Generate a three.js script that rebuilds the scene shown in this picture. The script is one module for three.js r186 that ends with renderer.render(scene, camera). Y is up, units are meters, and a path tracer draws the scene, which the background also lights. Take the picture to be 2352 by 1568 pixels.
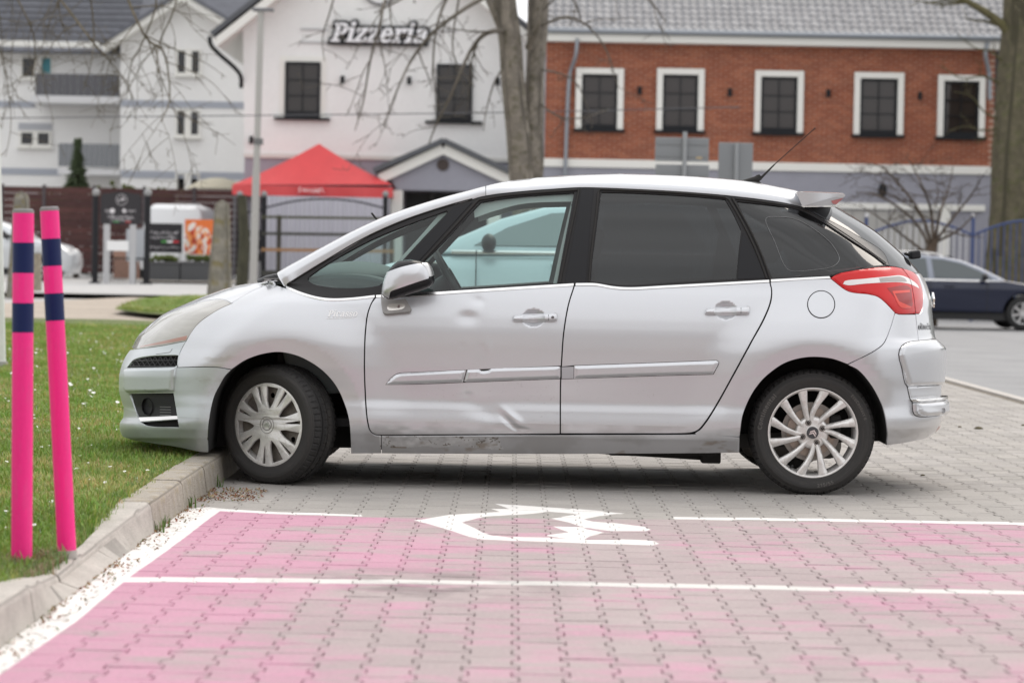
import * as THREE from 'three';
import { mergeGeometries, mergeVertices, toCreasedNormals } from 'three/addons/utils/BufferGeometryUtils.js';
import { RoundedBoxGeometry } from 'three/addons/geometries/RoundedBoxGeometry.js';
import { FontLoader } from 'three/addons/loaders/FontLoader.js';
import { TextGeometry } from 'three/addons/geometries/TextGeometry.js';

// ---------------------------------------------------------------- camera
const scene = new THREE.Scene();
const camera = new THREE.PerspectiveCamera(15.03, 1024 / 682, 0.5, 600);
camera.position.set(0, 1.15, 13);
camera.rotation.order = 'YXZ';
camera.rotation.set(-0.03063, 0, 0.0185);
camera.focus = 13.1;
camera.userData.fStop = 3.3;
camera.updateMatrixWorld(true);

// ---------------------------------------------------------------- sky and sun (bright overcast)
const V3 = (x, y, z) => new THREE.Vector3(x, y, z);
const SUN_DIR = V3(0.4, 1.0, -0.75).normalize();
{
  const W = 512, H = 256, d = new Float32Array(W * H * 4);
  const h2 = (x, y) => { const s = Math.sin(x * 127.1 + y * 311.7) * 43758.5453; return s - Math.floor(s); };
  const vn = (x, y, px) => { const xi = Math.floor(x), yi = Math.floor(y), f = x - xi, g = y - yi, a = f * f * (3 - 2 * f), b = g * g * (3 - 2 * g); const q = (i) => ((i % px) + px) % px; const l = (p, r, t) => p + (r - p) * t; return l(l(h2(q(xi), yi), h2(q(xi + 1), yi), a), l(h2(q(xi), yi + 1), h2(q(xi + 1), yi + 1), a), b); };
  for (let j = 0; j < H; j++) for (let i = 0; i < W; i++) {
    const el = ((j + 0.5) / H - 0.5) * Math.PI, az = ((i + 0.5) / W) * 2 * Math.PI, k = (j * W + i) * 4;
    const up = Math.max(0, Math.sin(el));
    const x = i / W, y = j / H;
    const cl = 0.45 * vn(x * 6, y * 16, 6) + 0.33 * vn(x * 14, y * 44, 14) + 0.22 * vn(x * 34, y * 90, 34);
    const b = (0.98 + 0.22 * up) * (0.62 + 0.76 * cl);
    d[k] = b * 0.995; d[k + 1] = b * 1.0; d[k + 2] = b * 1.015; d[k + 3] = 1;
  }
  const sky = new THREE.DataTexture(d, W, H, THREE.RGBAFormat, THREE.FloatType);
  sky.mapping = THREE.EquirectangularReflectionMapping;
  sky.magFilter = sky.minFilter = THREE.LinearFilter;
  sky.needsUpdate = true;
  scene.background = sky; scene.environment = sky;
}
const sun = new THREE.DirectionalLight(0xfff4e8, 1.4);
sun.position.copy(SUN_DIR.clone().multiplyScalar(60));
sun.castShadow = true; sun.shadow.radius = 70;
sun.shadow.mapSize.set(2048, 2048);
Object.assign(sun.shadow.camera, { left: -40, right: 40, top: 40, bottom: -40, near: 1, far: 200 });
scene.add(sun, sun.target);
const renderer = new THREE.WebGLRenderer();
renderer.toneMapping = THREE.LinearToneMapping;
renderer.toneMappingExposure = 1.17;
renderer.shadowMap.enabled = true;

// ---------------------------------------------------------------- helpers
let seed = 12345;
const rnd = () => { seed = (seed * 1664525 + 1013904223) >>> 0; return seed / 4294967296; };
const rr = (a, b) => a + (b - a) * rnd();
const lerp = (a, b, t) => a + (b - a) * t, clamp = (x, a, b) => Math.max(a, Math.min(b, x));
const sstep = (a, b, x) => { const t = clamp((x - a) / (b - a), 0, 1); return t * t * (3 - 2 * t); };
// Survey of the place: sight lines of the photograph, in drawing units (2352 across), met with a known plane.
const camQ = camera.quaternion.clone(), FPX = 5941;
function sight(u, v) { return V3((u - 1176) / FPX, -(v - 784) / FPX, -1).applyQuaternion(camQ); }
function onZ(u, v, z) { const d = sight(u, v); return camera.position.clone().addScaledVector(d, (z - 13) / d.z); }
function onGround(u, v, y = 0) { const d = sight(u, v); return camera.position.clone().addScaledVector(d, (y - 1.15) / d.y); }
// names
const used = new Map();
function numbered(n) { const k = used.get(n) ?? 0; used.set(n, k + 1); return k ? n + '_' + String(k).padStart(3, '0') : n; }
function shade(o) { o.castShadow = o.receiveShadow = true; return o; }
function thing(name, label, category, group) {
  const o = new THREE.Group(); o.name = numbered(name); scene.add(o);
  o.userData = { label, category }; if (group) o.userData.group = group;
  return o;
}
function part(name, geo, mat, parent, label) {
  const m = shade(new THREE.Mesh(Array.isArray(geo) ? merge(geo) : geo, mat)); m.name = name; parent.add(m);
  if (label) m.userData.label = label;
  return m;
}
function single(name, geo, mat, label, category, group) {
  const m = shade(new THREE.Mesh(Array.isArray(geo) ? merge(geo) : geo, mat)); m.name = numbered(name); scene.add(m);
  m.userData = { label, category }; if (group) m.userData.group = group;
  return m;
}
function struct(name, geo, mat, kind = 'structure') {
  const m = shade(new THREE.Mesh(Array.isArray(geo) ? merge(geo) : geo, mat)); m.name = numbered(name); scene.add(m);
  m.userData = { kind }; return m;
}
function merge(list) {
  if (list.length === 1) return list[0];
  const l = list.map((g) => { const q = g.index ? g.toNonIndexed() : g.clone(); for (const k of Object.keys(q.attributes)) if (!['position', 'normal', 'uv'].includes(k)) q.deleteAttribute(k); if (!q.attributes.uv) q.setAttribute('uv', new THREE.BufferAttribute(new Float32Array(q.attributes.position.count * 2), 2)); q.morphAttributes = {}; return q; });
  return mergeGeometries(l, false);
}
const M4 = () => new THREE.Matrix4();
function at(g, x = 0, y = 0, z = 0, rx = 0, ry = 0, rz = 0) {
  return g.applyMatrix4(M4().compose(V3(x, y, z), new THREE.Quaternion().setFromEuler(new THREE.Euler(rx, ry, rz)), V3(1, 1, 1)));
}
// box between two corners, with uv in metres on each face and optional rounded edges
function box(x0, x1, y0, y1, z0, z1, r = 0) {
  const w = Math.abs(x1 - x0), h = Math.abs(y1 - y0), d = Math.abs(z1 - z0);
  let g = r > 0 ? new RoundedBoxGeometry(w, h, d, 2, Math.min(r, w / 2.01, h / 2.01, d / 2.01)) : new THREE.BoxGeometry(w, h, d);
  g.translate((x0 + x1) / 2, (y0 + y1) / 2, (z0 + z1) / 2);
  return uvMetres(g);
}
function uvMetres(g) {
  const p = g.attributes.position, n = g.attributes.normal, uv = new Float32Array(p.count * 2);
  for (let i = 0; i < p.count; i++) {
    const a = Math.abs(n.getX(i)), b = Math.abs(n.getY(i)), c = Math.abs(n.getZ(i));
    if (a >= b && a >= c) { uv[2 * i] = p.getZ(i); uv[2 * i + 1] = p.getY(i); }
    else if (b >= c) { uv[2 * i] = p.getX(i); uv[2 * i + 1] = p.getZ(i); }
    else { uv[2 * i] = p.getX(i); uv[2 * i + 1] = p.getY(i); }
  }
  g.setAttribute('uv', new THREE.BufferAttribute(uv, 2)); return g;
}
function extrude(pts, depth, bevel = 0, holes = [], curveSeg = 6) {   // outline in x,y, from z = 0 to z = depth
  const s = new THREE.Shape(pts.map((p) => new THREE.Vector2(p[0], p[1])));
  for (const h of holes) s.holes.push(new THREE.Path(h.map((p) => new THREE.Vector2(p[0], p[1]))));
  return new THREE.ExtrudeGeometry(s, { depth, bevelEnabled: bevel > 0, bevelSize: bevel, bevelThickness: bevel, bevelSegments: 2, bevelOffset: -bevel, curveSegments: curveSeg });
}
function tube(points, radius, radial = 8, seg = 0, closed = false) {      // radius: number or function of 0..1
  const c = new THREE.CatmullRomCurve3(points, closed, 'centripetal');
  const n = seg || Math.max(2, (points.length - 1) * 4);
  const g = new THREE.TubeGeometry(c, n, 1, radial, closed), p = g.attributes.position, rf = typeof radius === 'number' ? () => radius : radius;
  const q = V3();
  for (let i = 0; i <= n; i++) { c.getPointAt(i / n, q); const r = rf(i / n); for (let j = 0; j <= radial; j++) { const k = i * (radial + 1) + j; p.setXYZ(k, q.x + (p.getX(k) - q.x) * r, q.y + (p.getY(k) - q.y) * r, q.z + (p.getZ(k) - q.z) * r); } }
  return g;
}
function bar(a, b, r, radial = 8, r2 = r) {
  const d = b.clone().sub(a), g = new THREE.CylinderGeometry(r2, r, d.length(), radial);
  g.applyQuaternion(new THREE.Quaternion().setFromUnitVectors(V3(0, 1, 0), d.normalize())); const m = a.clone().add(b).multiplyScalar(0.5); g.translate(m.x, m.y, m.z); return g;
}
function beam(a, b, w, h) {           // rectangular bar, h upright
  const d = b.clone().sub(a), L = d.length(), g = new THREE.BoxGeometry(L, h, w);
  const m = a.clone().add(b).multiplyScalar(0.5);
  g.rotateZ(Math.atan2(d.y, Math.hypot(d.x, d.z))); g.rotateY(Math.atan2(-d.z, d.x)); g.translate(m.x, m.y, m.z); return g;
}
// ---------------------------------------------------------------- noise and textures
const hsh = (x, y, s = 0) => { let h = (x * 374761393 + y * 668265263 + s * 974711) | 0; h = Math.imul(h ^ (h >>> 13), 1274126177); h ^= h >>> 16; return (h >>> 0) / 4294967296; };
function vnoise(x, y, per = 0, s = 0) {
  const xi = Math.floor(x), yi = Math.floor(y), f = x - xi, g = y - yi, a = f * f * (3 - 2 * f), b = g * g * (3 - 2 * g);
  const q = per ? (i) => ((i % per) + per) % per : (i) => i;
  return lerp(lerp(hsh(q(xi), q(yi), s), hsh(q(xi + 1), q(yi), s), a), lerp(hsh(q(xi), q(yi + 1), s), hsh(q(xi + 1), q(yi + 1), s), a), b);
}
function fbm(x, y, per, oct = 4, s = 0) { let v = 0, a = 0.5, t = 0; for (let o = 0; o < oct; o++) { v += a * vnoise(x, y, per, s + o); t += a; a *= 0.55; x *= 2; y *= 2; if (per) per *= 2; } return v / t; }
function dataTex(w, h, fn, color = true) {
  const d = new Uint8Array(w * h * 4);
  for (let j = 0; j < h; j++) for (let i = 0; i < w; i++) { const c = fn(i, j), k = (j * w + i) * 4; d[k] = clamp(c[0], 0, 1) * 255; d[k + 1] = clamp(c[1], 0, 1) * 255; d[k + 2] = clamp(c[2], 0, 1) * 255; d[k + 3] = c[3] === undefined ? 255 : clamp(c[3], 0, 1) * 255; }
  const t = new THREE.DataTexture(d, w, h, THREE.RGBAFormat); t.magFilter = THREE.LinearFilter; t.minFilter = THREE.LinearMipmapLinearFilter; t.wrapS = t.wrapT = THREE.RepeatWrapping;
  if (color) t.colorSpace = THREE.SRGBColorSpace; t.needsUpdate = true; return t;
}
const toS = (c) => (c <= 0.0031308 ? 12.92 * c : 1.055 * Math.pow(c, 1 / 2.4) - 0.055);
const lin = (r, g, b) => new THREE.Color().setRGB(r, g, b);
function mat(c, rough = 0.8, extra = {}) { const { physical, ...e } = extra; const o = { color: Array.isArray(c) ? lin(...c) : c, roughness: rough, metalness: 0, ...e }; return physical ? new THREE.MeshPhysicalMaterial(o) : new THREE.MeshStandardMaterial(o); }
// a mottled surface: base colour (linear) varied by fine and coarse noise; uv in metres, size = metres per repeat
function mottled(base, amp, size, o = {}) {
  const N = o.n ?? 192, f = o.fine ?? 64, c = o.coarse ?? 6, s = o.seed ?? 1;
  const map = dataTex(N, N, (i, j) => {
    const x = i / N, y = j / N;
    const k = 1 + amp * ((fbm(x * c, y * c, c, 4, s) - 0.5) * 1.6 + (vnoise(x * f, y * f, f, s + 9) - 0.5) * 0.8 + (hsh(i, j, s) - 0.5) * 0.5);
    const t = o.second ? sstep(0.5, 0.75, fbm(x * c * 1.5, y * c * 1.5, c * 1.5 | 0, 4, s + 20)) * (o.secondAmt ?? 0.6) : 0;
    return [0, 1, 2].map((q) => toS(lerp(base[q], o.second ? o.second[q] : 0, t) * k));
  });
  map.repeat.set(1 / size, 1 / size);
  const m = { map, roughness: o.rough ?? 0.85, metalness: o.metal ?? 0 };
  if (o.bump) { const b = dataTex(N, N, (i, j) => { const x = i / N, y = j / N; const h = 0.5 * vnoise(x * f, y * f, f, s + 3) + 0.3 * hsh(i, j, s + 5) + 0.2 * fbm(x * c, y * c, c, 3, s + 7); return [h, h, h]; }, false); b.repeat.set(1 / size, 1 / size); m.bumpMap = b; m.bumpScale = o.bump; }
  return new THREE.MeshStandardMaterial(m);
}
// ---------------------------------------------------------------- trimmed surfaces
function areaOf(p) { let a = 0; for (let i = 0; i < p.length; i++) { const q = p[(i + 1) % p.length]; a += p[i][0] * q[1] - q[0] * p[i][1]; } return a / 2; }
function clipHalf(poly, ax, s, lim) {
  const out = [], inside = (p) => s * (p[ax] - lim) <= 1e-9;
  for (let i = 0; i < poly.length; i++) {
    const a = poly[i], b = poly[(i + 1) % poly.length], ia = inside(a), ib = inside(b);
    if (ia) out.push(a);
    if (ia !== ib) { const t = (lim - a[ax]) / (b[ax] - a[ax]); const q = [lerp(a[0], b[0], t), lerp(a[1], b[1], t)]; q[ax] = lim; out.push(q); }
  }
  return out;
}
// closed smooth curve or polyline through points; a point [x, y, 1] is a corner
function outline(pts, step = 6, closed = true) {
  const n = pts.length, out = [];
  const P = (i) => (closed ? pts[((i % n) + n) % n] : pts[clamp(i, 0, n - 1)]);
  for (let i = 0; i < (closed ? n : n - 1); i++) {
    const p1 = P(i), p2 = P(i + 1);
    const p0 = p1[2] ? [2 * p1[0] - p2[0], 2 * p1[1] - p2[1]] : P(i - 1), p3 = p2[2] ? [2 * p2[0] - p1[0], 2 * p2[1] - p1[1]] : P(i + 2);
    const L = Math.hypot(p2[0] - p1[0], p2[1] - p1[1]), k = Math.max(1, Math.ceil(L / step));
    const d = (a, b) => Math.max(1e-4, Math.sqrt(Math.hypot(a[0] - b[0], a[1] - b[1])));
    const t0 = 0, t1 = t0 + d(p0, p1), t2 = t1 + d(p1, p2), t3 = t2 + d(p2, p3);
    for (let j = 0; j < k; j++) {
      const t = lerp(t1, t2, j / k), q = [0, 0];
      for (const c of [0, 1]) {
        const A1 = ((t1 - t) * p0[c] + (t - t0) * p1[c]) / (t1 - t0), A2 = ((t2 - t) * p1[c] + (t - t1) * p2[c]) / (t2 - t1), A3 = ((t3 - t) * p2[c] + (t - t2) * p3[c]) / (t3 - t2);
        const B1 = ((t2 - t) * A1 + (t - t0) * A2) / (t2 - t0), B2 = ((t3 - t) * A2 + (t - t1) * A3) / (t3 - t1);
        q[c] = ((t2 - t) * B1 + (t - t1) * B2) / (t2 - t1);
      }
      out.push(q);
    }
  }
  if (!closed) out.push([pts[n - 1][0], pts[n - 1][1]]);
  return out;
}
function keyhole(outer, hole) {
  if (areaOf(outer) * areaOf(hole) > 0) hole = hole.slice().reverse();
  let best = [0, 0, 1e9];
  for (let i = 0; i < outer.length; i++) for (let j = 0; j < hole.length; j++) { const d = Math.hypot(outer[i][0] - hole[j][0], outer[i][1] - hole[j][1]); if (d < best[2]) best = [i, j, d]; }
  const [i, j] = best, h = [...hole.slice(j), ...hole.slice(0, j), hole[j]];
  return [...outer.slice(0, i + 1), ...h, ...outer.slice(i)];
}
function inside2(poly, x, y) { let c = false; for (let i = 0, j = poly.length - 1; i < poly.length; j = i++) { const a = poly[i], b = poly[j]; if ((a[1] > y) !== (b[1] > y) && x < ((b[0] - a[0]) * (y - a[1])) / (b[1] - a[1]) + a[0]) c = !c; } return c; }
// Triangulates poly over a grid of cells and lifts it with lift(a, b) -> Vector3. flange: depth of the edge turned inwards.
function trimmed(poly, cell, lift, o = {}) {
  const [cx, cy] = Array.isArray(cell) ? cell : [cell, cell];
  let x0 = 1e9, x1 = -1e9, y0 = 1e9, y1 = -1e9;
  for (const p of poly) { x0 = Math.min(x0, p[0]); x1 = Math.max(x1, p[0]); y0 = Math.min(y0, p[1]); y1 = Math.max(y1, p[1]); }
  const key = new Map(), par = [], idx = [];
  const vert = (p) => { const k = Math.round(p[0] * 2000) + '_' + Math.round(p[1] * 2000); let i = key.get(k); if (i === undefined) { i = par.length; par.push(p); key.set(k, i); } return i; };
  const nx = Math.max(1, Math.ceil((x1 - x0) / cx)), ny = Math.max(1, Math.ceil((y1 - y0) / cy));
  const sx = (x1 - x0) / nx, sy = (y1 - y0) / ny;
  for (let i = 0; i < nx; i++) {
    const xa = x0 + i * sx, xb = i === nx - 1 ? x1 : x0 + (i + 1) * sx;
    const col = clipHalf(clipHalf(poly, 0, -1, xa), 0, 1, xb);
    if (col.length < 3) continue;
    for (let j = 0; j < ny; j++) {
      const ya = y0 + j * sy, yb = j === ny - 1 ? y1 : y0 + (j + 1) * sy;
      let c = clipHalf(clipHalf(col, 1, -1, ya), 1, 1, yb);
      c = c.filter((p, k) => { const q = c[(k + 1) % c.length]; return Math.hypot(p[0] - q[0], p[1] - q[1]) > 1e-5; });
      if (c.length < 3 || Math.abs(areaOf(c)) < 1e-6 * Math.abs(sx * sy)) continue;
      const v2 = c.map((p) => new THREE.Vector2(p[0], p[1]));
      for (const t of THREE.ShapeUtils.triangulateShape(v2, [])) {
        const q = t.map((k) => c[k]); const ar = areaOf(q);
        if (Math.abs(ar) < 1e-7 * Math.abs(sx * sy)) continue;
        const ids = q.map(vert); idx.push(...(ar > 0 ? ids : [ids[0], ids[2], ids[1]]));
      }
    }
  }
  const pos = [], nor = [], uv = [], e = o.eps ?? Math.min(sx, sy) * 0.05;
  const N = (a, b) => { const du = lift(a + e, b).sub(lift(a - e, b)), dv = lift(a, b + e).sub(lift(a, b - e)); return du.cross(dv).normalize(); };
  const sgn = o.sign ?? 1;
  for (const p of par) { const q = lift(p[0], p[1]), n = N(p[0], p[1]).multiplyScalar(sgn); pos.push(q.x, q.y, q.z); nor.push(n.x, n.y, n.z); if (o.uv) uv.push(...o.uv(q, p)); else uv.push(q.x, q.y); }
  if (sgn < 0) for (let i = 0; i < idx.length; i += 3) { const t = idx[i + 1]; idx[i + 1] = idx[i + 2]; idx[i + 2] = t; }
  if (o.flange) {
    const L = poly.length, f0 = pos.length / 3, rim = [];
    const ccw = areaOf(poly) > 0 ? 1 : -1;
    for (let i = 0; i < L; i++) {
      const p = poly[i], q = lift(p[0], p[1]), n = N(p[0], p[1]).multiplyScalar(sgn);
      const a = poly[(i + L - 1) % L], b = poly[(i + 1) % L];
      const side = lift(b[0], b[1]).sub(lift(a[0], a[1])).cross(n).normalize().multiplyScalar(ccw * sgn);
      const r = q.clone().addScaledVector(o.inward ? o.inward(p[0], p[1]) : n, -o.flange);
      const m = side.clone().add(n).normalize();
      rim.push([q, r, side, m]);
    }
    for (const [q, r, s, m] of rim) { pos.push(q.x, q.y, q.z, r.x, r.y, r.z); nor.push(m.x, m.y, m.z, s.x, s.y, s.z); uv.push(q.x, q.y, r.x, r.y); }
    for (let i = 0; i < L; i++) { const j = (i + 1) % L, a = f0 + 2 * i, b = a + 1, c = f0 + 2 * j, d = c + 1; if (ccw * sgn > 0) idx.push(a, b, d, a, d, c); else idx.push(a, d, b, a, c, d); }
  }
  const g = new THREE.BufferGeometry();
  g.setAttribute('position', new THREE.Float32BufferAttribute(pos, 3)); g.setAttribute('normal', new THREE.Float32BufferAttribute(nor, 3)); g.setAttribute('uv', new THREE.Float32BufferAttribute(uv, 2)); g.setIndex(idx);
  return g;
}
function mirrored(g, planeZ) {
  const m = g.clone(), p = m.attributes.position, n = m.attributes.normal;
  for (let i = 0; i < p.count; i++) { p.setZ(i, 2 * planeZ - p.getZ(i)); if (n) n.setZ(i, -n.getZ(i)); }
  if (m.index) { const a = m.index.array; for (let i = 0; i < a.length; i += 3) { const t = a[i + 1]; a[i + 1] = a[i + 2]; a[i + 2] = t; } }
  else { for (const k of Object.keys(m.attributes)) { const at_ = m.attributes[k], s = at_.itemSize, A = at_.array; for (let i = 0; i < at_.count; i += 3) for (let c = 0; c < s; c++) { const t = A[(i + 1) * s + c]; A[(i + 1) * s + c] = A[(i + 2) * s + c]; A[(i + 2) * s + c] = t; } } }
  return m;
}
// grid surface f(i, j) -> Vector3, smooth normals
function gridSurf(nu, nv, f, flip = false, closeU = false) {
  const pos = [], idx = [], uv = [];
  for (let i = 0; i <= nu; i++) for (let j = 0; j <= nv; j++) { const p = f(i / nu, j / nv); pos.push(p.x, p.y, p.z); uv.push(p.x, p.z); }
  for (let i = 0; i < nu; i++) for (let j = 0; j < nv; j++) { const a = i * (nv + 1) + j, b = a + 1, c = a + nv + 1, d = c + 1; if (flip) idx.push(a, d, b, a, c, d); else idx.push(a, b, d, a, d, c); }
  const g = new THREE.BufferGeometry(); g.setAttribute('position', new THREE.Float32BufferAttribute(pos, 3)); g.setAttribute('uv', new THREE.Float32BufferAttribute(uv, 2)); g.setIndex(idx); g.computeVertexNormals();
  if (closeU) { const n = g.attributes.normal; for (let j = 0; j <= nv; j++) { const a = j, b = nu * (nv + 1) + j; const m = V3().fromBufferAttribute(n, a).add(V3().fromBufferAttribute(n, b)).normalize(); n.setXYZ(a, m.x, m.y, m.z); n.setXYZ(b, m.x, m.y, m.z); } }
  return g;
}
// ---------------------------------------------------------------- the ground
const KERB_X = -1.47;
const terr = (x, z) => { const d = 13 - z; return clamp((d - 20) / 40, 0, 1.1) * 0.52 * (1 - sstep(-1.6, 4, x)); };
const sheet = (poly, cell, dy, m, name, kind) => struct(name, trimmed(areaOf(poly) < 0 ? poly.slice().reverse() : poly, cell, (x, z) => V3(x, terr(x, z) + dy, z), { sign: -1, eps: 0.05, uv: (q) => [q.x, q.z] }), m, kind);
const asphaltMat = mottled([0.26, 0.26, 0.265], 0.16, 3, { fine: 128, coarse: 5, n: 512, bump: 0.004, seed: 3 });
const farMat = mottled([0.42, 0.41, 0.4], 0.16, 5, { coarse: 7, seed: 5 });
const sandMat = mottled([0.38, 0.325, 0.27], 0.2, 4, { coarse: 7, seed: 6, bump: 0.01 });
const turfMat = mottled([0.12, 0.16, 0.05], 0.5, 1.3, { fine: 90, coarse: 9, n: 512, seed: 7, bump: 0.02, second: [0.22, 0.21, 0.09], secondAmt: 0.6, rough: 0.95 });
struct('ground', trimmed([[-160, -170], [160, -170], [160, 70], [-160, 70]], [8, 6], (x, z) => V3(x, terr(x, z) - 0.09, z), { sign: -1, eps: 0.2, uv: (q) => [q.x, q.z] }), farMat);
sheet([[4.68, 60], [4.68, -90], [90, -90], [90, 60]], [4, 4], -0.014, asphaltMat, 'asphalt_road');
// flush kerb line between the pavers and the asphalt
{
  const g = []; for (let z = 8; z > -26; z -= 1) g.push(box(4.565, 4.675, -0.15, 0.004, z - 0.994, z));
  const kerbLine = struct('edging_strip', box(4.57, 4.67, -0.2, -0.012, -26, 8), mat([0.2, 0.19, 0.18]));
  const em = mottled([0.47, 0.44, 0.41], 0.15, 0.6, { seed: 12, bump: 0.002 });
  g.forEach((q) => part('edging_stone', q, em, kerbLine));
}
// ---- pavers: bone-shaped concrete blocks 0.2 m long, 0.1425 m between columns
const PW = 1200, PH = 820, PX0 = -1.6, PZ0 = -0.45, PSX = 5.2, PSZ = 7.0;
const paintTex = (() => {
  const c = document.createElement('canvas'); c.width = PW; c.height = PH; const g = c.getContext('2d');
  const poly = (pts) => { g.beginPath(); pts.forEach(([u, v], i) => { const p = onGround(u, v); const x = ((p.x - PX0) / PSX) * PW, y = ((p.z - PZ0) / PSZ) * PH; i ? g.lineTo(x, y) : g.moveTo(x, y); }); g.closePath(); g.fill(); };
  // red channel: white paint, green channel: pink paint field
  g.fillStyle = '#000'; g.fillRect(0, 0, PW, PH);
  g.globalCompositeOperation = 'lighter';
  g.fillStyle = '#00ff00';
  poly([[498, 1172], [640, 1181], [830, 1187], [1545, 1193], [2352, 1204], [2700, 1210], [2700, 1800], [-900, 1800]]);
  g.globalCompositeOperation = 'source-over';
  g.fillStyle = '#ff0000';
  poly([[478, 1164], [510, 1167], [632, 1175], [829, 1181], [832, 1185.5], [640, 1180], [505, 1173], [376, 1269], [294, 1326], [171, 1430], [0, 1546], [-180, 1668], [-400, 1668], [-200, 1540], [20, 1428], [140, 1350], [236, 1288], [316, 1223], [410, 1168]]);
  poly([[1543, 1187], [1780, 1189], [2352, 1199], [2700, 1206], [2700, 1212], [2352, 1205], [1780, 1194.5], [1550, 1192]]);
  poly([[280, 1324], [700, 1328], [1176, 1333], [1650, 1342], [2000, 1349], [2352, 1356], [2700, 1363], [2700, 1373], [2352, 1365], [2000, 1358], [1650, 1351], [1176, 1342], [700, 1338], [270, 1335]]);
  const E = (l) => poly(l.map(([x, y]) => [746.5 + x * 0.3418, 1033.6 + y * 0.3418]));
  E([[595, 472], [860, 432], [1100, 418], [1290, 408], [1395, 424], [1060, 447], [920, 485], [1000, 520], [1060, 555], [1140, 575], [1050, 595], [960, 578], [850, 540], [700, 495]]);
  E([[1020, 590], [1150, 572], [1260, 585], [1520, 590], [1740, 600], [2000, 600], [2210, 608], [2245, 625], [2190, 637], [1950, 630], [1720, 622], [1400, 612], [1050, 597]]);
  E([[1140, 357], [1490, 383], [1700, 397], [2015, 422], [1850, 440], [1740, 462], [1800, 478], [1950, 490], [2150, 515], [2190, 535], [2165, 542], [1900, 540], [1740, 520], [1640, 485], [1520, 458], [1700, 432], [1560, 418], [1500, 412], [1395, 424], [1290, 408], [1180, 415], [1115, 390], [1240, 392]]);
  E([[1530, 508], [1720, 515], [1760, 530], [1875, 553], [1780, 575], [1740, 600], [1600, 590], [1480, 572], [1640, 550]]);
  const src = g.getImageData(0, 0, PW, PH).data;
  const WHITE = [0.80, 0.78, 0.76], PINK = [0.56, 0.225, 0.36];
  const t = dataTex(PW, PH, (i, j) => {
    const X = PX0 + ((i + 0.5) / PW) * PSX, Z = PZ0 + ((j + 0.5) / PH) * PSZ, k = (j * PW + i) * 4;
    const fine = hsh(i, j, 3) - 0.5, grit = vnoise(X * 160, Z * 160, 0, 4) - 0.5, broad = fbm(X * 1.7, Z * 1.7, 0, 4, 5);
    // each block has its own tone
    const cI = Math.round((X + 1.47) / 0.1425), rI = Math.round((Z - (cI & 1 ? 0.1 : 0)) / 0.2), tone = hsh(cI, rI, 8) - 0.5;
    const b = 0.34 * (1 + 0.11 * fine + 0.13 * grit + 0.24 * (broad - 0.5) + 0.12 * tone);
    let col = [b * 1.02, b * 0.955, b * 0.895];
    // pink field, worn through by tyres and weather
    const pf = src[k + 1] / 255;
    const wearBase = 0.19 + 0.33 * (1 - sstep(-1.35, 0.0, X)) + 0.07 * sstep(0.2, 1.6, X);
    const patch = fbm(X * 2.2, Z * 3.4, 0, 5, 21) * 0.62 + fbm(X * 9, Z * 16, 0, 3, 22) * 0.28 + (tone + 0.5) * 0.12;
    const cover = pf * (0.2 + 0.8 * sstep(0.62 - wearBase * 0.92, 0.98 - wearBase * 0.85, patch)) * (0.88 + 0.2 * grit);
    col = col.map((c, q) => lerp(c, PINK[q] * (1 + 0.1 * fine + 0.1 * grit), cover * 0.76));
    const wf = src[k] / 255;
    const chips = sstep(X < -1.22 ? 0.27 : 0.24, X < -1.22 ? 0.38 : 0.34, fbm(X * 14, Z * 14, 0, 3, 31) * 0.55 + vnoise(X * 60, Z * 60, 0, 32) * 0.3 + 0.12);
    const thin = Z > 2.6 && X > -0.9 ? 0.62 : 0.9;
    col = col.map((c, q) => lerp(c, WHITE[q] * (1 + 0.05 * fine), wf * thin * (0.35 + 0.65 * chips)));
    // oil stain
    const sx = (X + 0.28) / 0.42, sz = (Z - 3.86) / 0.42, st = Math.exp(-(sx * sx + sz * sz)) * sstep(0.35, 0.7, fbm(X * 6, Z * 7, 0, 4, 41)) * 0.42;
    return col.map((c) => toS(c * (1 - st)));
  });
  t.repeat.set(1 / PSX, 1 / PSZ); t.offset.set(-PX0 / PSX, -PZ0 / PSZ); t.wrapS = t.wrapT = THREE.ClampToEdgeWrapping;
  return t;
})();
const gritBump = dataTex(256, 256, (i, j) => { const h = 0.6 * hsh(i, j, 3) + 0.4 * vnoise(i / 5, j / 5, 0, 4); return [h, h, h]; }, false); gritBump.repeat.set(2.5, 2.5);
const paverPainted = new THREE.MeshStandardMaterial({ map: paintTex, bumpMap: gritBump, bumpScale: 0.0012, roughness: 0.88 });
const concTex = dataTex(512, 512, (i, j) => { const x = i / 512, y = j / 512, b = 0.34 * (1 + 0.2 * (hsh(i, j, 2) - 0.5) + 0.14 * (vnoise(x * 128, y * 128, 128, 3) - 0.5) + 0.26 * (fbm(x * 5, y * 5, 5, 4, 6) - 0.5)); return [b * 1.02, b * 0.955, b * 0.895].map(toS); });
concTex.repeat.set(0.5, 0.5);
const paverPlain = new THREE.MeshStandardMaterial({ map: concTex, bumpMap: gritBump, bumpScale: 0.0012, roughness: 0.88, vertexColors: true });
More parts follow.
